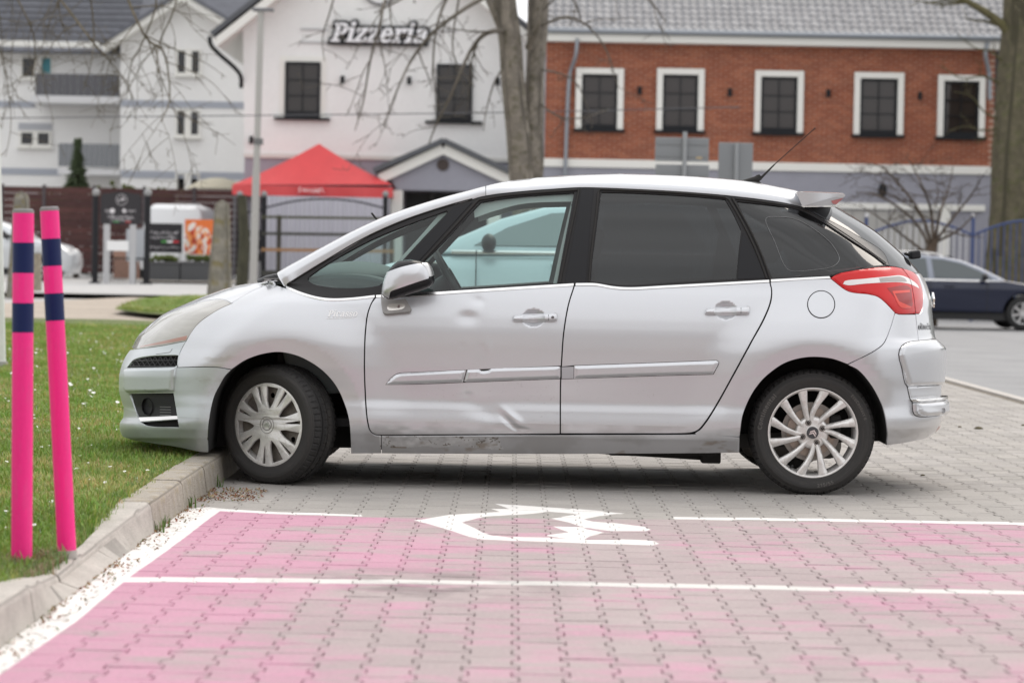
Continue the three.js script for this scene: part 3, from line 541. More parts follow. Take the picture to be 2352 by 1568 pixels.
// bumper inserts
{
  const g1 = panel(grilleHole.map(([a, b, c]) => [a, b, c]), { warp: 'F', out: -0.05, flange: 0.001 }), g2 = panel(fogHole, { warp: 'F', out: -0.06, flange: 0.001 });
  duo('grille_backing', g1, blackGap, bumperF); duo('fog_backing', g2, blackGap, bumperF);
  const mesh = [];
  for (let k = 0; k < 2; k++) { const pts = []; for (let i = 0; i <= 12; i++) { const u = lerp(k ? 302 : 293, 410, i / 12), v = (k ? 829 : 842) - (u - 293) * 0.012; pts.push(onSide(u, v, -0.018)); } mesh.push(tube(pts, 0.0035, 5, 16)); }
  for (let i = 0; i < 9; i++) { const u = 302 + i * 12; for (const s of [-1, 1]) mesh.push(tube([onSide(clamp(u - 8 * s, 292, 408), 843, -0.02), onSide(u, 830, -0.018), onSide(clamp(u + 7 * s, 300, 410), 817 + (u < 330 ? 8 : 0), -0.02)], 0.0028, 4, 6)); }
  duo('grille_mesh', merge(mesh), mat([0.04, 0.04, 0.043], 0.6, { physical: 1, specularIntensity: 0.5 }), bumperF);
  part('number_plate_band', both(panel([[286, 846.8, 1], [345, 845], [405, 843.6, 1], [399.4, 899.5, 1], [340, 901], [293, 902, 1], [285, 891, 1]], { warp: 'F', alongNormal: true, out: 0.022, rise: 0.02, crown: 8, flange: 0.008, step: 6, cell: [0.010, 2.4] })), bumperPaint, bumperF);
  duo('fog_trim', panel([[302, 906, 1], [396, 904.6, 1], [405, 953, 1], [316, 957, 1]], { warp: 'F', out: -0.025, flange: 0.03 }), plasticGrey, bumperF);
  const fr = []; for (let i = 0; i < 4; i++) fr.push(tube([onSide(367, 935 + i * 6.3 - 0.8, -0.022), onSide(392, 934.6 + i * 6.3, -0.022)], 0.0016, 5, 2));
  fr.forEach((q) => duo('fog_louvre', q, mat([0.25, 0.25, 0.25], 0.5), bumperF));
  const c = onSide(342, 933, -0.025), fl = at(new THREE.CylinderGeometry(0.043, 0.05, 0.03, 28, 1, true), 0, 0, 0, Math.PI / 2, 0, 0); fl.applyMatrix4(M4().makeRotationY(-0.75)); fl.translate(c.x, c.y, c.z);
  const fb = at(new THREE.CircleGeometry(0.043, 28), 0, 0, 0); fb.rotateY(-0.75); fb.translate(c.x, c.y, c.z - 0.004);
  duo('fog_cover', merge([fl, fb]), plasticGrey, bumperF);
  duo('chrome_blade', panel([[315, 958.2, 1], [405.6, 954.4, 1], [408, 962, 1], [320, 967.5, 1]], { warp: 'F', out: -0.004, flange: 0.012 }), chrome, bumperF);
  // rear bumper pads
  const pad1 = [[2066, 816, 1], [2070.5, 797], [2084, 787.4], [2130, 781], [2151, 778.4, 1], [2176, 801, 1], [2176, 840, 1], [2172, 884, 1], [2155, 884], [2085, 886.6, 1]];
  part('upper_pad', both(panel(pad1, { warp: 'R', alongNormal: true, out: 0.014, rise: 0.012, crown: 9, flange: 0.03, cell: [0.009, 2.4] })), paint, bumperR);
  part('lower_band', both(panel([[2085.4, 888.6, 1], [2155, 885.4], [2172, 885, 1], [2170, 896, 1], [2160, 908.6, 1], [2092, 914.8, 1]], { warp: 'R', out: 0.009, rise: 0.006, crown: 5, flange: 0.03, cell: [0.009, 2.4] })), paint, bumperR);
  part('chrome_strip', both(panel([[2092, 917, 1], [2140, 913.5], [2172, 910], [2195, 908.6, 1], [2195, 915, 1], [2140, 921], [2097, 924, 1]], { warp: 'R', alongNormal: true, out: 0.036, rise: 0.012, crown: 4, flange: 0.03, cell: [0.012, 1.6] })), chrome, bumperR);
  part('lower_pad', both(panel([[2096, 924.6, 1], [2140, 921.6], [2195, 915, 1], [2190, 950, 1], [2150, 953.5], [2110, 955.4], [2100, 950], [2097, 941]], { warp: 'R', alongNormal: true, out: 0.042, rise: 0.018, crown: 9, flange: 0.03, cell: [0.009, 2.4] })), paint, bumperR);
  duo('rear_reflector', panel([[2157, 979, 1], [2176, 974, 1], [2156, 992, 1], [2147, 994.6, 1]], { warp: 'R', out: 0.003, flange: 0.004 }), mat([0.45, 0.12, 0.08], 0.2), bumperR);
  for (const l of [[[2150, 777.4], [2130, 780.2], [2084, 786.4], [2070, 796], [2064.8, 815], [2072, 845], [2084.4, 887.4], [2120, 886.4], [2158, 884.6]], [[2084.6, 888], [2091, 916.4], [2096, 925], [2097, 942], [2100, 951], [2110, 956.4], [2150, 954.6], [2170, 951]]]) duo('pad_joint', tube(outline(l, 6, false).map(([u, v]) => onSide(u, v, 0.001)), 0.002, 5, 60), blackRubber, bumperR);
  const rg = new THREE.TorusGeometry(0.013, 0.0025, 6, 20), q = onSide(2150, 941, 0.0).add(V3(0.034, 0, 0.036)); rg.rotateY(0.75); rg.translate(q.x, q.y, q.z); const rd = new THREE.CircleGeometry(0.011, 18); rd.rotateY(0.75); rd.translate(q.x, q.y, q.z);
  part('parking_sensor', [rg, rd], mat([0.3, 0.3, 0.31], 0.4), bumperR);
  const tow = outline([[303, 815, 1], [325, 812], [335, 810], [340, 802]], 4, false).map(([u, v]) => onSide(u + 55, v - 2, 0.001));
  part('tow_cover_seam', tube(tow, 0.0012, 4, 20), mat([0.3, 0.32, 0.32]), bumperF);
}
// side mouldings, belt chrome, flap, seams
{
  const fd = P_.front_door, rd = P_.rear_door, qp = P_.quarter_panel, fw = P_.front_wing;
  part('side_moulding', panel([[886, 883, 1], [898, 868], [910, 859.6], [920, 856.6, 1], [1070.6, 849.4, 1], [1063.4, 877.4, 1], [972, 881]], { out: 0.014, rise: 0.012, crown: 9, flange: 0.006, cell: [6, 2.2] }), paint, fd);
  part('side_moulding', panel([[1072.6, 849, 1], [1100, 847.6, 1], [1106, 851.6], [1122, 850], [1128, 846, 1], [1287.6, 840.8, 1], [1287.2, 869.4, 1], [1065.4, 877.6, 1]], { out: 0.0135, rise: 0.012, crown: 9, flange: 0.006, cell: [6, 2.2] }), paint, fd);
  part('moulding_block', panel([[1290.4, 843, 1], [1317.6, 842, 1], [1317.6, 868.6, 1], [1290.4, 869.6, 1]], { out: 0.009, flange: 0.01 }), mat([0.42, 0.41, 0.43], 0.5), rd);
  part('side_moulding', panel([[1318.6, 839.8, 1], [1500, 833.4], [1646, 827.6, 1], [1651, 831], [1638, 858.8, 1], [1500, 862.6], [1318.6, 868.8, 1]], { out: 0.014, rise: 0.012, crown: 9, flange: 0.006, cell: [6, 2.2] }), paint, rd);
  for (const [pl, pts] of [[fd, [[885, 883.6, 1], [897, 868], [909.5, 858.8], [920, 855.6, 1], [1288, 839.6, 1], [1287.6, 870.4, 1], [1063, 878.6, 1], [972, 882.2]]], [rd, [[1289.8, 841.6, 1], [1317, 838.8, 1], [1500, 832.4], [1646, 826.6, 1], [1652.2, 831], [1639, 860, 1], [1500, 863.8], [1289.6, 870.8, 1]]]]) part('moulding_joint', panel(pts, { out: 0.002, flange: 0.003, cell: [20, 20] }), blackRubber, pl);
  for (const [pl, pr] of [[fd, 0]]) part('side_moulding', mirrored(panel([[886, 883, 1], [920, 856.6, 1], [1287.6, 840.8, 1], [1287.2, 869.4, 1], [972, 881]], { out: 0.013, flange: 0.015 }), MID), paintPlain, pl);
  const strip = (pts, parent) => duo('belt_strip', panel(pts, { out: 0.004, flange: 0.01, cell: [12, 3] }), chrome, parent);
  strip([[655.6, 655.6, 1], [688.7, 669.6], [726.8, 680.8], [758.6, 685], [806, 683.4], [860, 677.6, 1], [860, 682.4, 1], [806, 688.2], [758.6, 690], [726.8, 685.8], [688.7, 674.8], [657, 661.2, 1]], fw);
  strip([[863.6, 677.4, 1], [938, 674], [1107.7, 663.4], [1318, 650.4, 1], [1317.4, 656, 1], [1107.7, 669.2], [938, 680.2], [863.6, 682.4, 1]], fd);
  strip([[1322.6, 650, 1], [1368, 650.4], [1408.6, 657.2], [1445, 659.6], [1540, 654.8], [1767, 642.4, 1], [1767.4, 647.6, 1], [1540, 660], [1445, 664.6], [1408.6, 662.4], [1368, 655.6], [1322, 655.4, 1]], rd);
  strip([[1771, 641.4, 1], [1840, 637.6], [1905, 634.2, 1], [1908.6, 638.6, 1], [1840, 642.4], [1771.4, 647, 1]], qp);
  const circ = (cu, cv, r, n = 40) => Array.from({ length: n }, (_, i) => [cu + r * Math.cos((i / n) * 2 * Math.PI), cv + r * Math.sin((i / n) * 2 * Math.PI)]);
  const fc = circ(1886.6, 699, 31);
  part('fuel_flap', panel(circ(1886.6, 698.6, 30), { warp: 'R', out: 0.0025, flange: 0.006 }), paint, qp);
  part('flap_gap', tube(circ(1886.6, 698.8, 31.2).map(([u, v]) => onSide(u, v, 0.0008)), 0.0024, 5, 120, true), blackGap, qp);
  // handles
  for (const [pl, cu, cv, lock] of [[fd, 1228.5, 730.2, true], [rd, 1671, 714.4, false]]) {
    const h = [[-51.5, 0.5], [-50, -4.5], [-44, -6.6], [-20, -8.2], [30, -9.6], [34, -10, 1], [50, -10.2], [52, -7], [51, 5], [47, 7.6], [34, 7.8, 1], [30, 7.6], [-20, 7.4], [-46, 6.8], [-50.5, 4.6]].map(([a, b, c]) => [cu + a, cv + b - a * 0.012, c]);
    part('door_handle', panel(h, { out: 0.028, rise: 0.014, crown: 7, flange: 0.03, cell: [2.5, 1.6], step: 3 }), paintPlain, pl);
    part('handle_seam', tube([onSide(cu + 31.4, cv - 8.2, 0.0275), onSide(cu + 31.4, cv + 6, 0.0275)], 0.0011, 4, 4), blackGap, pl);
    if (lock) { const q = onSide(cu + 41, cv - 1.6, 0.0285), g = new THREE.CylinderGeometry(0.0075, 0.0075, 0.003, 20); g.rotateX(Math.PI / 2); g.translate(q.x, q.y, q.z); part('door_lock', g, mat([0.2, 0.2, 0.21], 0.35, { metalness: 0.8 }), pl); }
  }
}
// tail lamps and headlamps
{
  const redLens = mat([0.56, 0.012, 0.014], 0.14, { physical: 1, specularIntensity: 0.8 });
  const lampG = panel(tail, { warp: 'R', out: 0.006, rise: 0.005, crown: 7, flange: 0.03, cell: [0.012, 2.4] });
  for (const far of [0, 1]) {
    const mk = (g) => (far ? mirrored(g, MID) : g);
    const lamp = part('tail_lamp', mk(lampG), redLens, car);
    part('clear_band', mk(panel([[1937, 652, 1], [1940, 646], [1985, 640], [2040, 634.6], [2070, 632.4], [2090, 640], [2108, 654], [2112, 662, 1], [2092, 652.5], [2068, 648], [2030, 648.6], [1985, 651.4], [1948, 654.8]], { warp: 'R', out: 0.0075, flange: 0.003 })), mat([0.72, 0.70, 0.69], 0.15, { physical: 1, clearcoat: 1 }), lamp);
    part('reversing_lamp', mk(panel([[2020, 638.6, 1], [2066, 634, 1], [2080, 640], [2084, 646.6, 1], [2040, 646.4], [2023, 647.6, 1]], { warp: 'R', out: 0.009, flange: 0.003 })), mat([0.36, 0.33, 0.32], 0.2), lamp);
    part('dark_band', mk(panel([[2038, 661, 1], [2085, 656], [2094, 664, 1], [2097, 700, 1], [2092, 708, 1], [2075, 708], [2060, 688]], { warp: 'R', out: 0.0076, flange: 0.002 })), mat([0.30, 0.012, 0.012], 0.15, { physical: 1 }), lamp);
    part('brake_lamp', mk(panel([[2050, 668, 1], [2090, 665.5, 1], [2091, 671, 1], [2056, 673.5, 1], [2066, 692, 1], [2094, 704, 1], [2092, 707.5, 1], [2070, 705.4]], { warp: 'R', out: 0.0092, flange: 0.002 })), mat([0.72, 0.06, 0.04], 0.15, { physical: 1 }), lamp);
    part('lens_seam', mk(tube(outline([[2072, 614.6], [2090, 640], [2098, 672], [2102, 700], [2103.6, 719]], 4, false).map(([u, v]) => onSide(u, v, 0.0075)), 0.0013, 4, 24)), mat([0.15, 0.01, 0.01]), lamp);
  }
  const hl = panel(headlamp, { warp: 'F', out: 0.002, flange: 0.02 });
  const milky = new THREE.MeshPhysicalMaterial({ map: (() => { const t = dataTex(256, 256, (i, j) => { const k = 0.86 + 0.24 * (fbm(i / 42, j / 12, 0, 4, 61) - 0.5); return [0.72 * k, 0.70 * k, 0.65 * k].map(toS); }); t.repeat.set(1.6, 2.2); return t; })(), roughness: 0.12, clearcoat: 0.8, clearcoatRoughness: 0.08, transmission: 0.42, thickness: 0 });
  const back = panel(headlamp, { warp: 'F', out: -0.055, flange: 0.001 });
  for (const far of [0, 1]) {
    const mk = (g) => (far ? mirrored(g, MID) : g);
    const lamp = part('headlamp', mk(hl), milky, car, 'hazy yellowed headlamp');
    part('lamp_housing', mk(back), mat([0.42, 0.41, 0.39], 0.4, { metalness: 0.3 }), lamp);
    part('chrome_facet', mk(panel([[446, 737, 1], [455, 728, 1], [462, 735, 1], [452, 741, 1]], { warp: 'F', out: -0.02, flange: 0.004 })), chrome, lamp);
    part('chrome_facet', mk(panel([[420, 752, 1], [434, 746, 1], [440, 750, 1], [424, 764, 1]], { warp: 'F', out: -0.02, flange: 0.004 })), chrome, lamp);
    part('amber_strip', mk(panel([[318, 795, 1], [360, 786], [429, 770.6, 1], [427, 780, 1], [366, 790.6], [322, 797.4, 1]], { warp: 'F', out: 0.0034, flange: 0.003 })), mat([0.36, 0.17, 0.12], 0.25, { physical: 1, clearcoat: 0.8 }), lamp);
  }
}
// ---- glasshouse: black frame, panes, roof
const railLow = [[652, 657.5], [700, 628], [740, 604], [790, 575], [838, 547.5], [885.5, 524], [933, 505], [980.7, 487.7], [1030, 473], [1076, 460.7], [1098, 453], [1135, 446], [1171, 441.7], [1220, 437], [1266, 433.7], [1330, 430], [1375.6, 430.6], [1440, 433], [1504, 436], [1590, 441.5], [1676, 449], [1760, 459], [1800, 465], [1841, 474]];
const roofTop = [[640, 643], [671, 621.7], [733, 586], [775, 562], [853.8, 519.4], [917, 491], [980.7, 468.6], [1030, 453], [1076, 440], [1126.7, 427], [1165, 419.6], [1203, 414.7], [1250, 410], [1298, 406.8], [1378, 403.4], [1430.6, 402.4], [1540, 405.5], [1650, 412.5], [1723.5, 420], [1789.4, 432], [1833.4, 440.5], [1870, 449]];
{
  const holeFQ = [[706, 640.5], [727, 622], [770, 594.5], [809, 572.4], [860, 546.5], [917, 523], [975, 501.5], [1026, 483.4, 1], [1029, 487, 1], [990, 527], [930, 592], [872, 655.5, 1], [840, 660.5], [790, 661.5], [745, 658], [716, 650.5]];
  const holeFD = [[1105, 463.4, 1], [1150, 455.6], [1200, 449.6], [1260, 445], [1319, 441.4, 1], [1312, 480], [1300, 541], [1279.6, 650, 1], [1190, 656.4], [1107, 662], [977.5, 670, 1], [940, 668, 1], [955, 622], [1010, 565]];
  const holeRD = [[1381, 440.4, 1], [1440, 441.6], [1504, 444.4], [1590, 449.6], [1666, 456.6, 1], [1682, 484], [1703, 528, 1], [1697, 580], [1691.6, 640, 1], [1540, 648.6], [1445, 654.6], [1408.6, 652.5], [1357, 645.6, 1], [1362, 590], [1370, 530]];
  const holeRQ = [[1692, 461.4, 1], [1740, 466], [1800, 473], [1840, 482], [1880, 502], [1938, 541], [1985, 569], [2030, 600.5], [2037, 607, 1], [1990, 613], [1946, 621.5], [1904, 632.4, 1], [1840, 635], [1774, 638.4, 1], [1740, 560]];
  const base = outline([[657, 656.4, 1], ...railLow.slice(1, -1).map(([u, v], i) => (i === 9 ? [u, v, 0] : [u, v])), [1843, 474.5, 1], [1890, 499], [1962, 536], [2030, 580], [2042.6, 609, 1], [1990, 617], [1946, 625.4], [1907, 634.6, 1], [1840, 640], [1768, 644, 1], [1540, 658], [1445, 662.6], [1408, 660], [1368, 653.6], [1320, 653.6, 1], [1107.7, 667], [938, 678], [862, 681, 1], [806, 687], [758.6, 688.4], [726.8, 684.4], [688.7, 673.4]].reverse(), 7).reverse();
  const frameG = panel(base.map((p) => [p[0], p[1], 1]), { warp: 'R', out: -0.003, flange: 0.02, cell: [0.09, 6], holes: [holeFQ, holeFD, holeRD, holeRQ].map((h) => outline(h, 7).map((p) => [p[0], p[1], 1])), step: 50 });
  const fr = part('window_frame', frameG, blackTrim, car); part('window_frame', mirrored(frameG, MID), blackTrim, car);
  const pane = (name, h, m, o) => { const g = panel(h, { out: -0.012, flange: 0.003, ...o }); part(name, g, m, car); part(name, mirrored(g, MID), m, car); return g; };
  const grow = (h, k) => { const cu = h.reduce((a, p) => a + p[0], 0) / h.length, cv = h.reduce((a, p) => a + p[1], 0) / h.length; return h.map(([u, v, c]) => [u + (u - cu) * k, v + (v - cv) * k, c]); };
  pane('front_quarter_pane', grow(holeFQ, 0.02), clearGlass, {});
  pane('front_door_pane', grow(holeFD, 0.02), clearGlass, {});
  pane('rear_door_pane', grow(holeRD, 0.02), tintGlass, {});
  pane('rear_quarter_pane', grow(holeRQ, 0.012), tintGlass, { warp: 'R' });
  { const lin1 = mat([0.40, 0.41, 0.405], 0.85); for (const pts of [[[1028, 470, 1], [1092, 458, 1], [1022, 532], [958, 602, 1], [905, 608, 1], [960, 548]], [[1100, 448, 1], [1330, 436, 1], [1326, 462, 1], [1200, 468], [1130, 486, 1], [1090, 500, 1], [1088, 470, 1]], [[1318, 440, 1], [1372, 436, 1], [1362, 560], [1352, 652, 1], [1270, 654, 1], [1290, 560]]]) duo('pillar_lining', panel(pts, { out: -0.035, flange: 0.004 }), lin1, car); }
  // raised rubber seals and pillar covers
  const ridge = (list, r, m, name = 'window_seal') => { const g = tube(outline(list, 8, false).map(([u, v]) => onSide(u, v, 0.001)), r, 6, list.length * 6); duo(name, g, m, fr); };
  ridge([[968, 601], [1035, 529], [1098, 459, 1], [1160, 449], [1240, 442], [1326, 436]], 0.006, blackRubber);
  ridge([[1330, 434, 1], [1318, 495], [1302, 570], [1286, 649]], 0.006, blackRubber);
  ridge([[1353, 648], [1360, 570], [1370, 490], [1375, 434.6, 1], [1500, 439.5], [1600, 446], [1672, 453.4, 1], [1700, 500], [1735, 570], [1762, 640]], 0.006, blackRubber);
  ridge([[1682, 454], [1720, 521], [1750, 585], [1770, 641]], 0.0055, blackRubber);
  ridge([[660, 652], [740, 602.5], [840, 544.5], [933, 503.5], [1030, 471.5], [1085, 456.5]], 0.004, blackRubber);
  ridge([[1690, 456], [1760, 464.5], [1840, 479], [1890, 505], [1962, 551], [2036, 605]], 0.004, blackRubber);
  const pil = (pts, m, out) => { const g = panel(pts, { out, flange: 0.006 }); duo('pillar_cover', g, m, fr); };
  pil([[1336, 433, 1], [1364, 433, 1], [1357, 500], [1346, 650, 1], [1296, 650.5, 1], [1312, 570], [1325, 500]], blackGloss, 0.0015);
  pil([[1039, 478, 1], [1084, 464.5, 1], [1020, 535], [960, 601, 1], [925, 604, 1], [985, 540]], blackGloss, 0.0015);
  pil([[1706, 532, 1], [1735, 582], [1758, 638, 1], [1694, 640.5, 1], [1699, 585]], blackGloss, 0.0008);
  { const g = panel([[1842, 476, 1], [1858, 482, 1], [1962, 537.5], [2029, 580.6], [2043, 609.4, 1], [2037, 608, 1], [2005, 583], [1940, 540], [1880, 500]], { warp: 'R', out: 0.004, flange: 0.012 }); duo('pillar_cover', g, blackGloss, fr); }
  { const l = outline([[1760, 502], [1790, 498], [1830, 504], [1880, 533], [1915, 566], [1928, 596], [1915, 611], [1870, 619.5], [1815, 621], [1803, 610], [1780, 555]], 8).map(([u, v]) => onSide(u, v, -0.010)); part('pane_print_line', tube(l, 0.0014, 4, 160, true), mat([0.22, 0.225, 0.23]), fr); }

  // roof, A-pillars and windscreen: cross-sections from rail to rail
  const RL = outline(railLow, 12, false), st = RL.map(([u, v]) => onSide(u, v, 0));
  const topC = table(roofTop.map(([u, v]) => { const p = onZ(u, v, -0.62); return [p.x, p.y + 0.013]; }));
  const cross = (p0, q, m = 2.5) => { const w0 = -p0.z, fw = 1 - sstep(-0.25, 0.05, p0.x), Yc = Math.max(topC(p0.x) - 0.012 * fw, p0.y + 0.012); m = lerp(2.5, 5, fw); const k = Math.pow(1 - Math.pow(1 - q, m), 1 / m); return V3(p0.x - 0.05 * k * sstep(0, -1.2, p0.x) * (1 - sstep(-0.05, 0.05, p0.x)), p0.y + (Yc - p0.y) * k, -(w0 + (HALF - w0) * q)); };
  const seam = RL.findIndex(([u]) => u > 1112);
  const stAt = (i0, i1) => (t) => { const f = lerp(i0, i1, t), i = Math.min(Math.floor(f), st.length - 2); return st[i].clone().lerp(st[i + 1], f - i); };
  const strip = (i0, i1, q0, q1, nu, nv, dy = 0, ex = 1) => { const S = stAt(i0, i1); return gridSurf(nu, nv, (a, b) => { const p = cross(S(a), lerp(q0, q1, Math.pow(b, ex))); p.y += dy; return p; }, true); };
  const last = st.length - 1;
  const roofG = strip(seam + 0.06, last, 0, 1, 60, 22, 0, 2);
  part('roof', both(roofG), paintPlain, car);
  const apG = strip(0, seam - 0.06, 0, 0.2, 60, 12, 0, 2);
  part('front_pillar', apG, paintPlain, car); part('front_pillar', mirrored(apG, MID), paintPlain, car);
  const ws = strip(1, seam - 0.06, 0.203, 1, 40, 12);
  part('windscreen', both(ws), clearGlass, car);
  const lineG = strip(0, last, 0, 0.004, 120, 1, 0.0);
  // inner trim
  const inner = gridSurf(50, 14, (a, b) => { const p = cross(stAt(seam + 1, last)(a), 0.06 + 0.94 * b); p.y -= 0.035; return p; });
  part('headliner', both(inner), mat([0.42, 0.42, 0.41], 0.9), car);
  const apIn = gridSurf(40, 4, (a, b) => { const p = cross(stAt(1, seam)(a), 0.03 + 0.12 * b); p.y -= 0.02; p.z -= 0.01; return p; });
  duo('pillar_trim', apIn, mat([0.34, 0.34, 0.33], 0.85), car);
  // roof seam
  duo('roof_seam', tube([0, 0.04, 0.09, 0.16, 0.25].map((q) => cross(st[seam], q).add(V3(0, 0.0005, 0.0005))), 0.0018, 4, 12), blackGap, car);
  // spoiler
  const sp = [[1829.5, 443, 1], [1840, 441.6], [1900, 443], [1936, 444.6], [1944.5, 446.4], [1944.5, 449.5], [1938, 454.5], [1921, 471, 1], [1880, 472.6], [1843, 473.4, 1]];
  const bot = outline(sp, 4);
  const nS = 24, body = [];
  const spoiler = gridSurf(bot.length, nS, (a, b) => {
    const [u, v] = bot[Math.round(a * bot.length) % bot.length], s = lerp(-1, 1, b), k = Math.abs(s);
    const w0 = 0.30, p = onZ(u, v, -w0); const shrink = Math.pow(k, 6);
    const x0 = onZ(1835, 458, -w0).x; p.x = lerp(p.x + 0.035 * (1 - k * k), lerp(p.x, x0, 0.02), shrink); p.y += 0.018 * (1 - k * k);
    p.z = MID + s * (HALF - w0 - 0.05 * sstep(1850, 1946, u) * k); return p;
  }, false, true);
  const spo = part('spoiler', toCreasedNormals(spoiler, 0.6), paintPlain, car);
  for (const s of [1, -1]) { const e = trimmed(bot, 6, (u, v) => { const p = onZ(u, v, -0.30 + 0.0); p.z = s > 0 ? -0.30 - 0.05 * sstep(1850, 1946, u) : 2 * MID + 0.30 + 0.05 * sstep(1850, 1946, u); return p; }, { sign: s > 0 ? -1 : 1 }); part('spoiler_end', e, paintPlain, spo); }
  duo('spoiler_lip', trimmed([[1846, 472.6], [1922, 452], [1938, 453.6], [1920, 470.6]], 8, (u, v) => onZ(u, v, -0.297 - 0.05 * sstep(1850, 1946, u) + 0.004), { sign: -1 }), mat([0.42, 0.42, 0.43], 0.45, { metalness: 0.4 }), spo);
  const lampG = trimmed([[1910, 461], [1938, 454.4], [1922, 469], [1914, 468]], 4, (u, v) => onZ(u, v, -0.293 - 0.05 * sstep(1850, 1946, u) + 0.004), { sign: -1, flange: 0.003 });
  duo('high_brake_lamp', lampG, mat([0.42, 0.16, 0.16], 0.2), spo);
  // aerial
  const ae = thingPart('aerial', car);
  const a0 = onZ(1733, 421, -0.72), ab = onZ(1746, 411, -0.72), a1 = onZ(1873, 294, -0.72);
  const foot = tube([onZ(1707, 418.6, -0.72), onZ(1722, 415, -0.72), onZ(1740, 410, -0.72), onZ(1747, 404, -0.72)], (t) => lerp(0.012, 0.02, t) * (t > 0.9 ? 0.7 : 1), 10, 20);
  part('aerial_foot', [foot, at(new THREE.SphereGeometry(0.03, 16, 10).scale(1.3, 0.6, 0.8), a0.x, a0.y - 0.002, a0.z)], blackRubber, ae);
  part('aerial_rod', [tube([ab, onZ(1780, 377, -0.72)], (t) => lerp(0.0075, 0.0035, t), 8, 8), tube([onZ(1780, 377, -0.72), a1], (t) => (t > 0.97 ? 0.0042 : 0.0026), 6, 20)], blackRubber, ae);
}
function thingPart(name, parent) { const g = new THREE.Group(); g.name = name; parent.add(g); return g; }
